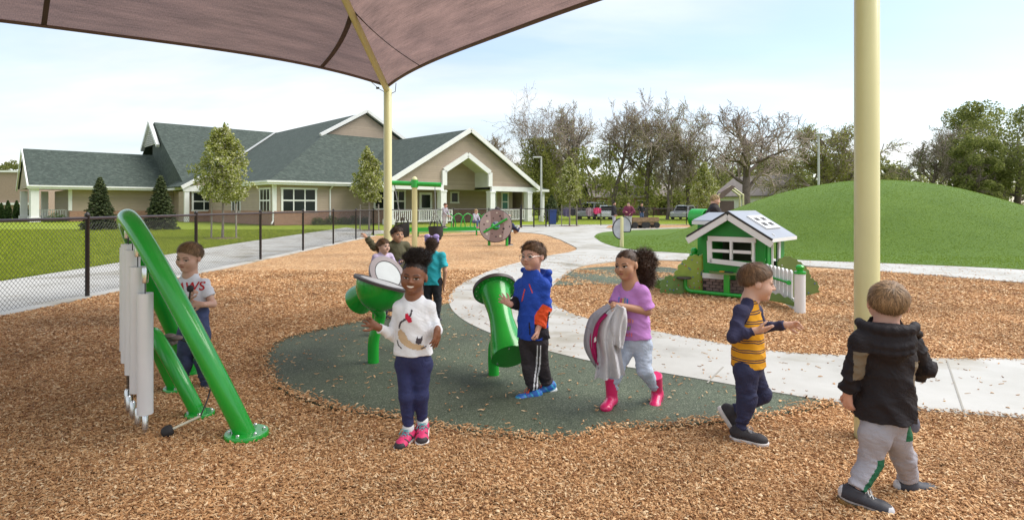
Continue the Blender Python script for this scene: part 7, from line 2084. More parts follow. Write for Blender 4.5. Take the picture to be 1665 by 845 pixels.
pr1('cat_face_print', [(x_(a), z_(b)) for a, b in ((681, 545), (683, 541), (684, 545), (687, 545), (690, 541), (690, 547), (688, 553), (684, 554), (680, 551))], mat('dark grey print', (.06, .05, .06), .9), p1.to, .0032, .003)
pr1('paw_print', thick_line([(x_(a), z_(b)) for a, b in ((649, 549), (651, 556), (657, 561))], .006), mat('dark grey print', (.06, .05, .06), .9), p1.to, .0024, .003)
pr1('paw_print', thick_line([(x_(a), z_(b)) for a, b in ((688, 561), (696, 558))], .006), mat('dark grey print', (.06, .05, .06), .9), p1.to, .0034, .003)
# --- boy in the blue winter jacket
q = Fr(868, 643)
p2 = Person(q.g, 'boy with glasses in blue and orange winter jacket touching the drum', GK, .0042)
p2.body(dict(H=q(866, 417, 0), N=q(866, 446, .02), C=q(866, 483, .01), P=q(867, 543, .01), SL=q(848, 464, .07), SR=q(883, 463, -.05), EL=q(842, 494, .05), ER=q(887, 503, -.05), WL=q(828, 494, -.03), WR=q(874, 537, -.10), HL=q(858, 556, .03), HR=q(876, 556, -.02), KL=q(861, 600, .0), KR=q(881, 596, .03), AL=q(868, 634, -.03), AR=q(889, 622, .07)), SK_L2, .203, -38, 0, -3, -38, 1.0,
  dict(L=dict(d=(-.80, .25, .50), n=(.15, 1, -.1), ts=-1, size=.95, curl=(.10, .12, .14, .2), spread=.3), R=dict(d=(-.12, -.3, -1), n=(-.8, .2, 0), ts=-1, size=.95, curl=(.75, .8, .8, .85), spread=.02)))
p2.face(squint=.7, brow=HR_BRN, glasses=True, iris=M_IRISB, lookx=-.01)
p2.hair(HR_AU, front=.32, back=-.20, thick=.045, n=3400, length=.30, lift=.16, seed=5, lock=.20)
JB = SHELL('royal blue shell', (.018, .07, .42), .12); JK = SHELL('black shell', (.020, .017, .024)); JO = SHELL('orange shell', (.75, .085, .02))
ELR = p2.J['ER']; WRR = p2.J['WR']; WLL = p2.J['WL']; ELL_ = p2.J['EL']
def z2(c):
    i = np.zeros(len(c), int)
    t = ((c - ELR) @ (WRR - ELR)) / ((WRR - ELR) @ (WRR - ELR)); dist = np.linalg.norm(c - (ELR + np.clip(t, 0, 1)[:, None] * (WRR - ELR)), axis=1)
    arm = (dist < .062) & (c[:, 0] > .0)
    i[arm & (t > -.12) & (t < .80)] = 2; i[arm & (t >= .80)] = 1; i[arm & (t > .05) & (c[:, 0] > ELR[0] + .02 - .02 * t)] = 1
    t2 = ((c - ELL_) @ (WLL - ELL_)) / ((WLL - ELL_) @ (WLL - ELL_)); d2 = np.linalg.norm(c - (ELL_ + np.clip(t2, 0, 1)[:, None] * (WLL - ELL_)), axis=1)
    i[(d2 < .055) & (t2 > .15) & (c[:, 0] < -.10)] = 1
    i[(c[:, 2] < q(0, 530)[2]) & (c[:, 0] > .055)] = 1
    return i
p2.top([JB, JK, JO], .024, .90, q(0, 549)[2], 1.05, .0, .0042, 'jacket', z2, 2, wr=.040, hood=.10, ff=60, collar=.035, sl_ease=.018)
def pr2(name, poly, m, off=.003): return p2.patch(name, grid_cells([((a - 868) / q.s, q(0, b)[2]) for a, b in poly], .004), m, p2.to, p2.tbvh, (0, 0, 0), (1, 0, 0), (0, 0, 1), (0, 1, 0), off)
pr2('zip', thick_line([(848, 488), (853, 468)], 1.6 ), JO); pr2('zip', thick_line([(865, 473), (860, 460)], 1.6), JO); pr2('pocket_zip', thick_line([(861, 540), (860, 520)], 2), JK)
p2.bottom(SHELL('charcoal track fabric', (.035, .028, .032)), .012, .046, 1.0, .004, 'trousers', seed=6)
def strp(dx):
    pts = [(874 + dx, 556), (874 + dx, 575), (873 + dx, 595), (870 + dx, 612), (868 + dx, 632)]
    return p2.patch('stripe', grid_cells(thick_line([((a - 868) / q.s, q(0, b)[2]) for a, b in pts], .011), .004), mat('white piping', (.72, .72, .74), .7), p2.root, p2.pbvh, (0, 0, 0), (1, 0, 0), (0, 0, 1), (0, 1, 0), .002)
strp(-1); strp(4)
SB = mat('blue sneaker', (.02, .12, .45), .5, .3, 30); SBA = mat('sneaker flashes', (.03, .30, .50), .5, .3, 60)
for s_, d, pt in (('L', (-1, -.45), 0), ('R', (-1, -.35), 14)): p2.shoe(s_, d, pt, SB, mat('pale sole', (.62, .64, .64), .5), .19, lace=JO, accent=SBA)
# --- girl with the curly ponytail carrying a jacket
q = Fr(1025, 660)
p3 = Person(q.g, 'girl in lilac shirt, pale jeans and pink boots, curly hair tied back', GK, .0040)
p3.body(dict(H=q(1018, 431, -.01), N=q(1025, 461, .02), C=q(1027, 495, .02), P=q(1030, 548, .02), SL=q(1008, 474, .07), SR=q(1044, 475, -.05), EL=q(1000, 500, .02), ER=q(1053, 506, -.06), WL=q(984, 514, -.10), WR=q(1008, 497, -.13), HL=q(1018, 562, .02), HR=q(1043, 560, .0), KL=q(1003, 600, -.02), KR=q(1048, 602, -.04), AL=q(994, 643, -.02), AR=q(1068, 634, .06)), SK_M, .192, -42, 6, -4, -35, 1.13,
  dict(L=dict(d=(-.35, -.5, -.75), n=(.5, .6, -.3), ts=1, size=.95, curl=(.35, .38, .42, .45), spread=.2), R=dict(d=(-.92, -.2, .25), n=(.1, .5, -.85), ts=1, size=.92, curl=(.8, .85, .85, .9), spread=.0)))
p3.face(brow=HR_BLK, lip=mat('rose lips', (.36, .12, .10), .4), lookx=-.015, squint=.9)
p3.hair(HR_DK, front=.33, back=-.22, thick=.014, root=(.0, .50, .30), n=2200, length=.40, lift=.01, side=.02, seed=7, strandw=.0022)
p3.puff(q(1047, 428, .07), (.088, .085, .105), HR_DK, 4200, 9, .040, .008, w=.0030, name='ponytail'); p3.puff(q(1052, 452, .08), (.055, .05, .07), HR_DK, 1300, 10, .045, .009, name='ponytail_end', hang=.6)
LIL = KNIT('lilac jersey', (.50, .22, .56))
p3.top(LIL, .012, .34, q(0, 549)[2], 1.06, .045, .0034, 'shirt', seed=8, neckdrop=.016)
def pr3(name, poly, m, off=.003, st=.004): return p3.patch(name, grid_cells([((a - 1025) / q.s, q(0, b)[2]) for a, b in poly], st), m, p3.to, p3.tbvh, (0, 0, 0), (1, 0, 0), (0, 0, 1), (0.35, 1, 0), off)
rg = random.Random(5)
for k, (x0, x1, y0, y1, cs) in enumerate(((1006, 1025, 482, 492, ((.05, .25, .6), (.7, .1, .1), (.75, .5, .05), (.05, .4, .3))), (1008, 1034, 514, 521, ((.75, .2, .15), (.75, .3, .25))), (1006, 1030, 526, 533, ((.20, .32, .08), (.25, .35, .1))), (1006, 1032, 536, 543, ((.75, .12, .25), (.8, .2, .3))))):
    n = int((x1 - x0) / 3.2)
    for i in range(n):
        a = x0 + (x1 - x0) * i / n; c = cs[i % len(cs)]; hh = rg.uniform(.6, 1)
        pr3('letter_print', [(a, y1), (a + 2.4, y1), (a + 2.4, y1 - (y1 - y0) * hh), (a, y1 - (y1 - y0) * hh)] if i % 3 else [(a, y1), (a + 1.1, y1), (a + 1.1, y0 + 2), (a + 2.6, y0 + 2), (a + 2.6, y0), (a, y0)], mat('print %d %d' % (k, i % len(cs)), c, .9), .003, .0045)
p3.bottom(DENIM('pale blue denim', (.46, .53, .66)), .007, None, .80, .0040, 'jeans', seed=9, ends=dict(L=.74, R=.86))
BOOT = mat('pink rubber boot', (.66, .02, .13), .30, .06, 6, coat=.3)
for s_, d, pt in (('L', (-.55, -1), 0), ('R', (-.45, -1), 24)): p3.shoe(s_, d, pt, BOOT, mat('dark boot sole', (.16, .02, .04), .6), .178, 1.08, boot=.115, name='boot')
# --- the grey jacket hanging from her hands
gj = empty('carried_jacket', q.g + Vector((0, -.16, 0)), 0, 'light grey jacket with magenta lining hanging from the girl\'s hands', 'jacket')
def drape(name, L, Rg, ybase, m, amp=.018, thick=.014, ph=0.0, nn=26):
    """hanging cloth between two silhouettes (lists of picture points from top to bottom)"""
    Lp = smooth_poly([Vector((*q(a, b), )) for a, b in L], 6, False); Rp = smooth_poly([Vector((*q(a, b), )) for a, b in Rg], 6, False); m_ = len(Lp); vs = []
    for j in range(m_):
        for i in range(nn + 1):
            u = i / nn; p = Lp[j] * (1 - u) + Rp[j] * u; t = j / m_
            p.y = ybase - .05 * math.sin(math.pi * u) + amp * (.4 + t) * math.sin(u * 17 + ph + 1.2 * math.sin(t * 5)) + amp * .5 * math.sin(u * 7 - t * 9 + ph); vs.append(p)
    k = nn + 1; f = [(j * k + i, j * k + i + 1, (j + 1) * k + i + 1, (j + 1) * k + i) for j in range(m_ - 1) for i in range(nn)]; b = len(vs)
    bd = [(i, i + 1, b + i + 1, b + i) for i in range(nn)] + [((m_ - 1) * k + i, (m_ - 1) * k + i + 1, b + (m_ - 1) * k + i + 1, b + (m_ - 1) * k + i) for i in range(nn)]
    bd += [(j * k, (j + 1) * k, b + (j + 1) * k, b + j * k) for j in range(m_ - 1)] + [(j * k + nn, (j + 1) * k + nn, b + (j + 1) * k + nn, b + j * k + nn) for j in range(m_ - 1)]
    mb = MB(); mb.add(vs + [v + Vector((0, thick, 0)) for v in vs], f + [tuple(b + i for i in x[::-1]) for x in f] + bd); return mb.build(name, m, gj, smooth=70)
GJ = SHELL('light grey shell', (.54, .54, .57), .06); GJ2 = SHELL('grey lining edge', (.30, .29, .33)); MG = SHELL('magenta lining', (.36, .008, .10))
drape('front_panel', [(992, 490), (974, 510), (965, 535), (966, 570), (960, 604)], [(1008, 492), (1012, 510), (1003, 545), (1005, 575), (1010, 600)], .015, GJ, .024, .014, 0)
drape('back_panel', [(985, 490), (958, 508), (948, 535), (948, 562), (962, 588)], [(992, 494), (978, 512), (970, 540), (968, 565), (972, 590)], .06, GJ2, .008, .012, 2)
drape('lining', [(978, 502), (961, 519), (954, 544), (956, 565), (963, 582)], [(984, 506), (972, 520), (967, 542), (966, 562), (969, 582)], .034, MG, .008, .010, 3)
drape('sleeve', [(996, 488), (988, 506), (982, 528), (984, 545)], [(1010, 494), (1012, 515), (1008, 540), (1004, 556)], -.015, GJ, .012, .03, 1.2, 16)
drape('label_tag', [(958, 541), (957, 548)], [(965, 536), (966, 543)], .022, M_TRIM, .001, .004, 0, 6)
# --- boy in the yellow striped shirt, walking to the right
q = Fr(1213, 710)
p4 = Person(q.g, 'boy in yellow striped raglan shirt and navy trousers walking past', GK, .0038)
p4.body(dict(H=q(1232, 459, 0), N=q(1219, 488, .0), C=q(1216, 530, .0), P=q(1217, 590, .0), SL=q(1205, 506, -.085), SR=q(1228, 506, .085), EL=q(1192, 548, -.13), ER=q(1240, 532, .12), WL=q(1228, 537, -.17), WR=q(1278, 528, .03), HL=q(1213, 603, -.05), HR=q(1221, 603, .05), KL=q(1214, 650, -.06), KR=q(1238, 640, .05), AL=q(1205, 695, -.05), AR=q(1194, 668, .08)), SK_L, .212, 78, 9, 0, 72, 1.0,
  dict(L=dict(d=(.93, -.15, .12), n=(.1, .6, .75), ts=1, size=.98, curl=(.08, .12, .2, .3), spread=.2), R=dict(d=(.95, -.2, .1), n=(.2, -.8, -.5), ts=1, size=.95, curl=(.25, .3, .35, .4), spread=.3)))
p4.face(brow=HR_BRN, squint=.8)
p4.hair(HR_AU, front=.36, back=-.20, thick=.045, n=3600, length=.30, lift=.10, seed=11, side=-.02)
def f_stripe(nt, b):
    tc = nt.nodes.new('ShaderNodeTexCoord'); sp = nt.nodes.new('ShaderNodeSeparateXYZ'); nt.links.new(tc.outputs['Object'], sp.inputs[0])
    n = nt.nodes.new('ShaderNodeTexNoise'); n.inputs['Scale'].default_value = 9; nt.links.new(tc.outputs['Object'], n.inputs['Vector'])
    ma = nt.nodes.new('ShaderNodeMath'); ma.operation = 'MULTIPLY_ADD'; ma.inputs[1].default_value = .022; nt.links.new(n.outputs['Fac'], ma.inputs[0]); nt.links.new(sp.outputs['Z'], ma.inputs[2])
    dv = nt.nodes.new('ShaderNodeMath'); dv.operation = 'DIVIDE'; dv.inputs[1].default_value = .0545; nt.links.new(ma.outputs[0], dv.inputs[0])
    fr = nt.nodes.new('ShaderNodeMath'); fr.operation = 'FRACT'; nt.links.new(dv.outputs[0], fr.inputs[0])
    r = nt.nodes.new('ShaderNodeValToRGB'); r.color_ramp.interpolation = 'CONSTANT'; ye = (.72, .34, .012); na = (.045, .03, .06)
    set_ramp(r, [(0, ye), (.62, na), (.74, ye), (.84, na), (.96, ye)])
    nt.links.new(fr.outputs[0], r.inputs[0]); nt.links.new(r.outputs[0], b.inputs['Base Color']); b.inputs['Roughness'].default_value = .9
STR = ramp_mat('yellow striped jersey', f_stripe); NAV = KNIT('navy jersey', (.028, .028, .075))
SLp, SRp, Np = p4.J['SL'], p4.J['SR'], p4.J['N']
def z4(c):
    i = np.zeros(len(c), int)
    for S_, E_, W_ in ((p4.J['SL'], p4.J['EL'], p4.J['WL']), (p4.J['SR'], p4.J['ER'], p4.J['WR'])):
        for a, b, rr in ((S_, E_, .052), (E_, W_, .052)):
            t = np.clip(((c - a) @ (b - a)) / ((b - a) @ (b - a)), 0, 1); i[np.linalg.norm(c - (a + t[:, None] * (b - a)), axis=1) < rr] = 1
        # raglan seam to the neck
        t = np.clip(((c - S_) @ (Np - S_)) / ((Np - S_) @ (Np - S_)), 0, 1); i[np.linalg.norm(c - (S_ + t[:, None] * (Np - S_)), axis=1) < .045] = 1
    return i
p4.top([STR, NAV], .011, .97, q(0, 594)[2], 1.15, .044, .003, 'shirt', z4, 12, wr=.031, ff=60)
p4.bottom(DENIM('navy jogger cotton', (.020, .024, .070)), .015, .034, 1.0, .0042, 'trousers', seed=13)
SK8 = mat('black canvas sneaker', (.030, .026, .030), .75, .2, 30)
p4.shoe('L', (.85, -.6), 0, SK8, mat('pinkish white sole', (.62, .58, .56), .6), .185, lace=mat('grey lace', (.3, .3, .32), .8)); p4.shoe('R', (.75, -.2), 58, SK8, mat('pinkish white sole', (.62, .58, .56), .6), .185)
# --- boy in the black hooded jacket seen from behind
q = Fr(1437, 815)
p5 = Person(q.g, 'boy in black hooded jacket and grey trousers walking away at right', GK, .0042)
p5.body(dict(H=q(1443, 494, .02), N=q(1440, 532, .0), C=q(1438, 575, .0), P=q(1437, 668, .0), SL=q(1402, 556, -.03), SR=q(1480, 558, .05), EL=q(1388, 600, -.02), ER=q(1506, 598, .06), WL=q(1378, 640, .03), WR=q(1486, 608, .19), HL=q(1423, 705, -.02), HR=q(1454, 703, .02), KL=q(1414, 750, .0), KR=q(1470, 744, .06), AL=q(1393, 794, -.04), AR=q(1478, 779, .12)), SK_L2, .202, 160, 0, -3, 155, 1.0,
  dict(L=dict(d=(.1, .1, -1), n=(.8, .3, 0), ts=-1, size=.98, curl=(.3, .35, .35, .4), spread=.12), R=dict(d=(-.7, .5, .3), n=(-.3, .3, -.8), ts=-1, size=.95, curl=(.5, .5, .5, .5), spread=.05)))
p5.hair(HR_LT, front=.28, back=-.26, thick=.035, n=4600, length=.24, lift=.06, seed=15, lock=.08)
BJ = SHELL('black fleece-lined shell', (.013, .010, .013)); OLV = SHELL('olive grey insert', (.16, .125, .085))
def z5(c):
    i = np.zeros(len(c), int); J = p5.J
    i[(c[:, 0] > q(1468, 0)[0]) & (c[:, 0] < q(1500, 0)[0]) & (c[:, 2] < q(0, 580)[2] + .25 * (c[:, 0] - q(1468, 0)[0]) * -1) & (c[:, 2] > q(0, 620)[2]) & (c[:, 1] < .06)] = 1
    i[(c[:, 0] > q(1377, 0)[0]) & (c[:, 0] < q(1396, 0)[0]) & (c[:, 2] < q(0, 567)[2]) & (c[:, 2] > q(0, 612)[2])] = 1
    return i
p5.top([BJ, OLV], .026, .93, q(0, 679)[2], 1.10, .0, .0048, 'jacket', z5, 16, wr=.040, hood=.098, ff=50, collar=.042, sl_ease=.020)
mb = MB(); Nn = p5.J['N']
mb.tube(smooth_poly([Nn + np.array([-.10, .02, .012]), Nn + np.array([-.05, -.075, .020]), Nn + np.array([.03, -.085, .004]), Nn + np.array([.12, -.045, -.018]), Nn + np.array([.155, .01, -.04])], 6, False), [.014] * 12 + [.016] * 13, 8); mb.build('hood_edge', BJ, p5.root, smooth=60)
def z5b(c):
    J = p5.J; i = np.zeros(len(c), int)
    for K, A, HH in ((J['KL'], J['AL'], J['HL']),):
        xc = np.where(c[:, 2] < K[2], A[0] + (K[0] - A[0]) * (c[:, 2] - A[2]) / (K[2] - A[2]), K[0] + (HH[0] - K[0]) * (c[:, 2] - K[2]) / (HH[2] - K[2]))
        i[(c[:, 2] < q(0, 740)[2]) & (c[:, 0] > xc + .000) & (c[:, 0] < xc + .075) & (c[:, 1] < .06)] = 1
    i[(c[:, 0] > q(1463, 0)[0]) & (c[:, 2] > q(0, 712)[2]) & (c[:, 1] < .05)] = 1
    return i
p5.bottom([SHELL('grey windbreaker trousers', (.36, .35, .39)), SHELL('green side panel', (.012, .115, .055))], .010, .044, 1.0, .0048, 'trousers', z5b, 17, ff=60)
WS = mat('white and navy trainer', (.55, .55, .58), .5, .3, 30); BK2 = mat('black trainer panel', (.03, .03, .04), .6)
p5.shoe('L', (1, -.50), 10, BK2, mat('orange black sole', (.16, .085, .02), .6, .8, 40), .20, accent=WS, flash=False, lace=mat('white lace', (.7, .7, .7), .7)); p5.shoe('R', (1, .05), 4, BK2, mat('orange black sole', (.16, .085, .02)), .20, accent=WS, flash=False)
mb = MB(); g0 = q(1488, 690, .1); mb.ball(tuple(g0), .03, 10, (.7, .6, 1.3)); mb.build('pocket_mitten', SHELL('slate mitten', (.16, .16, .2)), p5.root, smooth=60)
# --- boy in the white and navy lettered t-shirt behind the chimes
q = Fr(312, 632)
p6 = Person(q.g, 'boy in white and navy lettered t-shirt holding a mallet behind the chimes', GK, .0042)
p6.body(dict(H=q(307, 418, -.02), N=q(309, 448, .02), C=q(313, 480, .01), P=q(315, 535, .01), SL=q(292, 463, .0), SR=q(331, 462, .01), EL=q(293, 497, -.01), ER=q(346, 494, -.01), WL=q(310, 485, -.14), WR=q(328, 495, -.13), HL=q(304, 545, .01), HR=q(326, 545, .01), KL=q(301, 590, -.03), KR=q(329, 588, -.02), AL=q(292, 625, .0), AR=q(335, 622, .03)), SK_L, .205, -10, 13, 6, -5, 1.02,
  dict(L=dict(d=(.35, -.3, .9), n=(.7, .5, 0), ts=-1, size=.95, curl=(.7, .75, .8, .8), spread=.02), R=dict(d=(-.9, -.15, .1), n=(-.1, .8, -.1), ts=1, size=.95, curl=(.55, .6, .6, .65), spread=.05)))
p6.face(brow=HR_BRN, squint=.45, lookz=-.012)
p6.hair(HR_LT, front=.36, back=-.22, thick=.04, n=3200, length=.30, lift=.08, seed=19)
WT = KNIT('white cotton tee', (.72, .74, .80)); NB = KNIT('navy dyed cotton', (.055, .075, .17))
p6.top([WT, NB], .013, .36, q(0, 538)[2], 1.05, .046, .003, 'shirt', lambda c: ((c[:, 2] + .012 * np.sin(c[:, 0] * 40)) < q(0, 492)[2]).astype(int), 20)
p6.patch('lettering', text_cells('JAWS', .088, .0016), mat('red lettering', (.50, .02, .03), .9), p6.to, p6.tbvh, (q(314, 0)[0], 0, q(0, 471)[2]), (1, 0, .05), (0, 0, 1), (0, 1, 0), .004)
p6.bottom(DENIM('dark blue denim', (.045, .06, .13)), .012, .044, 1.0, .0045, 'jeans', seed=21)
for s_, d in (('L', (-.8, -1)), ('R', (.5, -1))): p6.shoe(s_, d, 0, mat('charcoal sneaker', (.06, .055, .06), .7, .3, 30), mat('dark sole', (.05, .05, .05), .7), .18)
m2 = empty('mallet', q.g + Vector(tuple(q(306, 507, -.19))), 0, 'black mallet held in the hands of the boy behind the chimes', 'mallet')
mb = MB(); dm = Vector((.02, -.01, .165)); mb.tube([Vector((.0, .0, -.03)), dm], .006, 8); mb.build('rod', M_CORD, m2, smooth=60)
mb = MB(); mb.lathe([(.008, -.022), (.018, -.018), (.023, -.004), (.023, .010), (.016, .022), (.006, .025)], dm, dm.normalized(), 14); mb.build('head', M_RUBBERB, m2, smooth=60)
# ---------------------------------------------------------------- children and adults further back
GF = 'people further back on the playground'
def stand(Hh, yaw, lift=0.0, over=None, wide=1.0, lean=0.0, squat=0.0):
    """joints of an upright figure Hh tall, turned by yaw"""
    r = rotm(yaw); k = Hh
    b = dict(H=(0, -.02 - lean * .6, .905), N=(0, .0 - lean * .45, .80), C=(0, 0 - lean * .3, .70), P=(0, 0, .51), SL=(-.115 * wide, -lean * .42, .775), SR=(.115 * wide, -lean * .42, .775), EL=(-.15 * wide, .01 - lean * .3, .62), ER=(.15 * wide, .01 - lean * .3, .62), WL=(-.145 * wide, -.06, .49), WR=(.145 * wide, -.06, .49), HL=(-.05, 0, .48), HR=(.05, 0, .48), KL=(-.058, -.02 - squat, .27), KR=(.058, -.01, .27), AL=(-.06, .01, .055), AR=(.06, .02, .055))
    if over: b.update(over)
    return {a: r @ (np.array(c) * k) + np.array([0, 0, lift]) for a, c in b.items()}
def far(loc, label, Hh, yaw, sk, hair, topm, botm, shoem, h=.010, over=None, adult=False, lift=0.0, hs=None, hyaw=None, sleeve=1.0, hem=.47, hands=True, longhair=False, fat=1.0, ease=.014, lean=0.0, pitch=0, squat=0.0, cap=None, hood=None, face=False, group=GF, topname='shirt'):
    J = stand(Hh, yaw, lift, over, 1.0 if not adult else .95, lean, squat); p = Person(loc, label, group, h); k = Hh / 1.08 if adult else Hh / 1.05
    r = rotm(yaw); kk = k
    hd = lambda s_: dict(d=tuple(r @ np.array([0, -.2, -1.])), n=tuple(r @ np.array([-s_ * .9, .1, 0])), ts=-s_, size=kk * .95, curl=(.35,) * 4, spread=.1)
    for q_ in 'LR':
        if over and ('W' + q_) in over:
            d_ = J['W' + q_] - J['E' + q_]
            if q_ == 'L': hdL = dict(d=tuple(d_), n=(0, .2, -1) if abs(d_[2]) < .8 * np.linalg.norm(d_) else (.9, .1, 0), ts=1, size=kk * .95, curl=(.3,) * 4, spread=.15)
            else: hdR = dict(d=tuple(d_), n=(0, .2, -1) if abs(d_[2]) < .8 * np.linalg.norm(d_) else (-.9, .1, 0), ts=-1, size=kk * .95, curl=(.3,) * 4, spread=.15)
        else:
            if q_ == 'L': hdL = hd(-1)
            else: hdR = hd(1)
    p.body(J, sk, hs or (Hh / 7.4 if adult else Hh / 5.6), yaw if hyaw is None else hyaw, pitch, 0, yaw, fat, dict(L=hdL, R=hdR) if hands else None, kk, face=face, ears=True)
    if face: p.face()
    if hair is not None: p.hair(hair, front=.28, back=-.30 if not longhair else -.42, thick=.05, n=700 if h > .008 else 1600, length=.32, lift=.1, strandw=.004 if h > .008 else .003)
    if longhair: p.puff(p.hp(0, .32, -.22), np.array([.30, .22, .42]) * p.hs, hair, 500, 4, .05, .008, name='long_hair', w=.006)
    p.top(topm, ease * kk, sleeve, J['P'][2] + (hem - .51) * Hh, 1.06, .04 * kk, .004, topname, None, 3, hood=hood)
    p.bottom(botm, .012 * kk, None, 1.0, .004, 'trousers', None, 5)
    for s_ in 'LR': p.shoe(s_, tuple((r @ np.array([0, -1., 0]))[:2]), 0, shoem, mat('pale sole', (.62, .64, .64)), .17 * kk * (.92 if adult else 1))
    if cap is not None:
        mb = MB(); Rr = p.Rh
        mb.lathe([(.41 * p.hs, .16 * p.hs), (.42 * p.hs, .26 * p.hs), (.36 * p.hs, .42 * p.hs), (.2 * p.hs, .52 * p.hs), (.001, .54 * p.hs)], J['H'], Rr @ np.array([0, .1, 1]), 16, False); mb.box(p.hp(0, -.52, .2), (.5 * p.hs, .4 * p.hs, .05 * p.hs), Matrix(Rr.tolist())); mb.build('cap', cap, p.root, smooth=50)
    return p
DK = mat('dark shoe', (.04, .035, .04), .6); JEAN = DENIM('mid blue denim', (.08, .12, .24)); GREYP = SHELL('pale grey cotton', (.42, .41, .42))
# three girls between the drums and the swing
q = Fr(703, 524)
p7 = far(q.g, 'girl in turquoise t-shirt with lilac hair bow, back to the camera', 1.0, 170, SK_M, HR_DK, KNIT('turquoise jersey', (.02, .36, .42)), SHELL('black leggings', (.02, .02, .025)), DK, .006, sleeve=.36, hem=.44, over=dict(EL=(-.16, .02, .60), WL=(-.13, -.03, .42)))
p7.puff(p7.hp(0, .36, .02), np.array([.34, .26, .40]) * p7.hs, HR_DK, 1600, 6, .035, .008, 'ponytail', w=.004); p7.puff(p7.hp(.05, .42, -.32), np.array([.26, .2, .30]) * p7.hs, HR_DK, 900, 7, .04, .009, 'ponytail_end', w=.004, hang=.5)
BOW = mat('lilac dotted bow', (.42, .32, .66), .7, .25, 60)
mb = MB()
for s_ in (-1, 1): mb.ball(tuple(p7.hp(s_ * .30, .25, .52)), .030, 10, (1.25, .7, .95)); mb.ball(tuple(p7.hp(s_ * .40, .25, .30)), .016, 8, (1, .6, 1.6))
mb.ball(tuple(p7.hp(0, .26, .48)), .014, 8); mb.build('hair_bow', BOW, p7.root, smooth=60)
q = Fr(622, 520)
p8 = far(q.g, 'girl with brown ponytail and patterned top behind the white drum head', .965, 55, SK_L, HR_AU, KNIT('pale patterned top', (.50, .42, .58)), SHELL('dark leggings', (.05, .04, .06)), DK, .006, sleeve=.5, face=True, over=dict(ER=(.14, -.08, .66), WR=(.10, -.22, .72)))
p8.puff(p8.hp(.0, .48, -.08), np.array([.14, .18, .34]) * p8.hs, HR_AU, 500, 8, .05, .004, 'ponytail', w=.004, hang=.8)
mb = MB(); mb.lathe([(.028, -.012), (.030, 0), (.028, .012)], p8.J['WR'], tuple(p8.J['WR'] - p8.J['ER']), 12, False); mb.build('wristband', mat('blue purple wristband', (.14, .12, .5), .6, .4, 60), p8.root)
q = Fr(645, 507)
p9 = far(q.g, 'girl in olive jacket with red hair tie reaching one arm out', 1.09, 38, SK_M, HR_DK, SHELL('olive jacket shell', (.085, .078, .040)), SHELL('brown leggings', (.09, .06, .055)), DK, .006, face=True, ease=.022, topname='jacket', over=dict(EL=(-.24, .10, .76), WL=(-.30, .16, .87)))
p9.puff(p9.hp(-.02, .44, .10), np.array([.20, .20, .22]) * p9.hs, HR_DK, 600, 12, .03, .007, 'hair_bun', w=.004)
mb = MB(); mb.ball(tuple(p9.hp(-.12, .36, .24)), .022, 8); mb.build('hair_tie', mat('red scrunchie', (.6, .03, .04), .8), p9.root, smooth=60)
q = Fr(662, 494)
p10 = far(q.g, 'child in bright red shirt half hidden behind the girl in olive', 1.06, 25, SK_L, HR_LT, KNIT('bright red jersey', (.62, .035, .03)), SHELL('grey brown trousers', (.17, .12, .11)), DK, .007, over=dict(KL=(-.02, -.16, .46), AL=(.0, -.14, .26), KR=(.12, -.16, .47), AR=(.14, -.12, .27)), lift=-.24, sleeve=.5)
# on the hoop climber and at the wheel
SH_ = .30
q = Fr(722, 384)
far(q.g + Vector((0, .0, 0)), 'boy in grey shirt with navy sleeves standing on the bench climber', 1.10, 60, SK_L2, HR_BRN, KNIT('grey raglan', (.36, .34, .38)), GREYP, DK, .011, lift=.385, over=dict(EL=(-.12, -.1, .62), WL=(-.05, -.2, .50), ER=(.12, -.12, .60), WR=(.06, -.24, .48)), hyaw=70, pitch=15, lean=.10)
q = Fr(772, 384)
far(q.g, 'blond boy in grey shirt and blue jeans sitting astride the bench climber', 1.08, 50, SK_L, HR_BL, KNIT('pale grey shirt', (.42, .41, .47)), JEAN, mat('pink trainers', (.6, .08, .15), .6), .011, lift=.13, hyaw=65, pitch=20, lean=.10, over=dict(KL=(-.08, -.22, .50), AL=(-.10, -.24, .28), KR=(.10, -.2, .49), AR=(.12, -.22, .27), EL=(-.13, -.12, .62), WL=(-.10, -.2, .5), ER=(.13, -.12, .62), WR=(.10, -.2, .5)))
q = Fr(806, 394)
far(q.g + Vector((0, .9, 0)), 'child in dark cap leaning over the top of the brown wheel', 1.22, 20, SK_L, HR_DK, KNIT('light blue tee', (.34, .40, .55)), JEAN, DK, .011, lift=.10, cap=mat('dark cap with pale peak', (.05, .04, .04), .7), over=dict(EL=(-.24, -.12, .76), WL=(-.34, -.22, .72), ER=(.24, -.12, .76), WR=(.34, -.22, .74)), pitch=25, lean=.10, sleeve=.4)
q = Fr(828, 398)
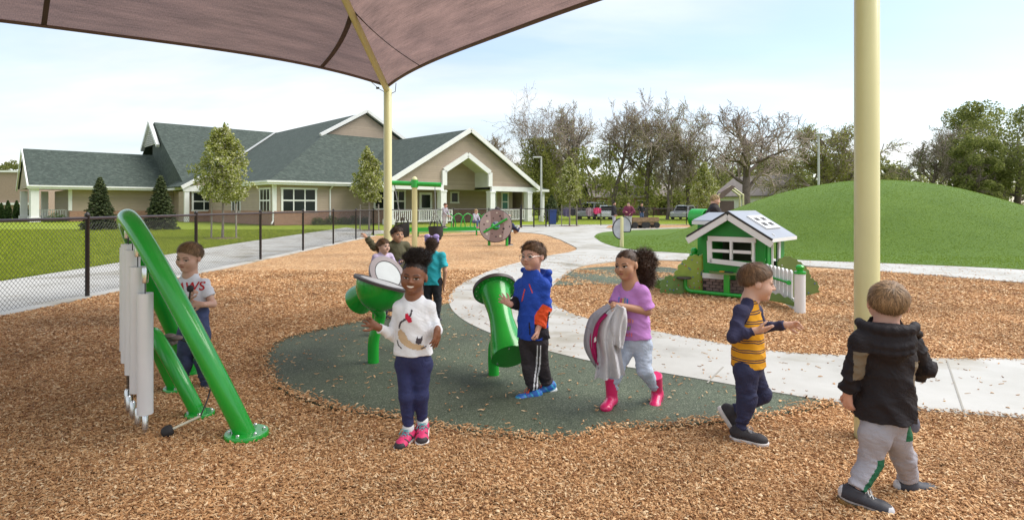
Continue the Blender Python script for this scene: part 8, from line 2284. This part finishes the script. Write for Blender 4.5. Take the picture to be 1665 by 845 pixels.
far(q.g + Vector((.0, -.1, 0)), 'child in navy bending head-down at the right side of the wheel', 1.0, 120, SK_M, HR_BLK, KNIT('navy tee', (.03, .035, .10)), SHELL('dark shorts', (.05, .045, .07)), DK, .011, lift=.0, over=dict(P=(.02, .06, .60), C=(.0, -.12, .66), N=(0, -.20, .58), H=(0, -.26, .47), SL=(-.10, -.18, .60), SR=(.10, -.18, .60), EL=(-.14, -.28, .50), WL=(-.12, -.34, .60), ER=(.14, -.28, .50), WR=(.12, -.34, .60), HL=(-.05, .08, .56), HR=(.05, .08, .56), KL=(-.06, .02, .30), KR=(.06, .04, .30)), pitch=70)
# adults and helpers by the far fence
q = Fr(998, 370.5)
far(q.g, 'adult in black jacket and pale jeans standing by the far fence', 1.66, 70, SK_L2, HR_BLK, SHELL('black coat', (.02, .018, .024)), mat('pale washed jeans', (.42, .42, .48), .8), DK, .014, adult=True, hem=.46, ease=.03, topname='jacket', hood=.1)
q = Fr(1022, 372)
far(q.g, 'woman in maroon jacket with grey sleeve and badge near the wagons', 1.62, -25, SK_L, HR_DK, KNIT('maroon fleece', (.16, .025, .06)), GREYP, DK, .014, adult=True, fat=1.25, ease=.03, topname='jacket', longhair=True, over=dict(EL=(-.16, -.06, .62), WL=(-.05, -.18, .62), ER=(.20, .0, .63), WR=(.10, -.1, .55)))
q = Fr(1043, 371.4)
far(q.g + Vector((0, -.05, 0)), 'child in black top and jeans standing up on the left wagon', 1.10, 10, SK_L2, HR_DK, SHELL('black top', (.02, .018, .022)), JEAN, DK, .014, lift=.44, over=dict(EL=(-.20, .0, .63), WL=(-.12, -.06, .52), ER=(.20, 0, .63), WR=(.12, -.06, .52)))
far(Vector((PT(1161, 335, 12.7).x, 12.7, .01)), 'woman with short blond hair in black coat behind the playhouse roof', 1.62, 75, SK_L, HR_BL, SHELL('black wool coat', (.018, .014, .016)), SHELL('black slacks', (.02, .02, .02)), DK, .013, adult=True, ease=.04, fat=1.1, topname='coat', hem=.36, pitch=10, longhair=False)
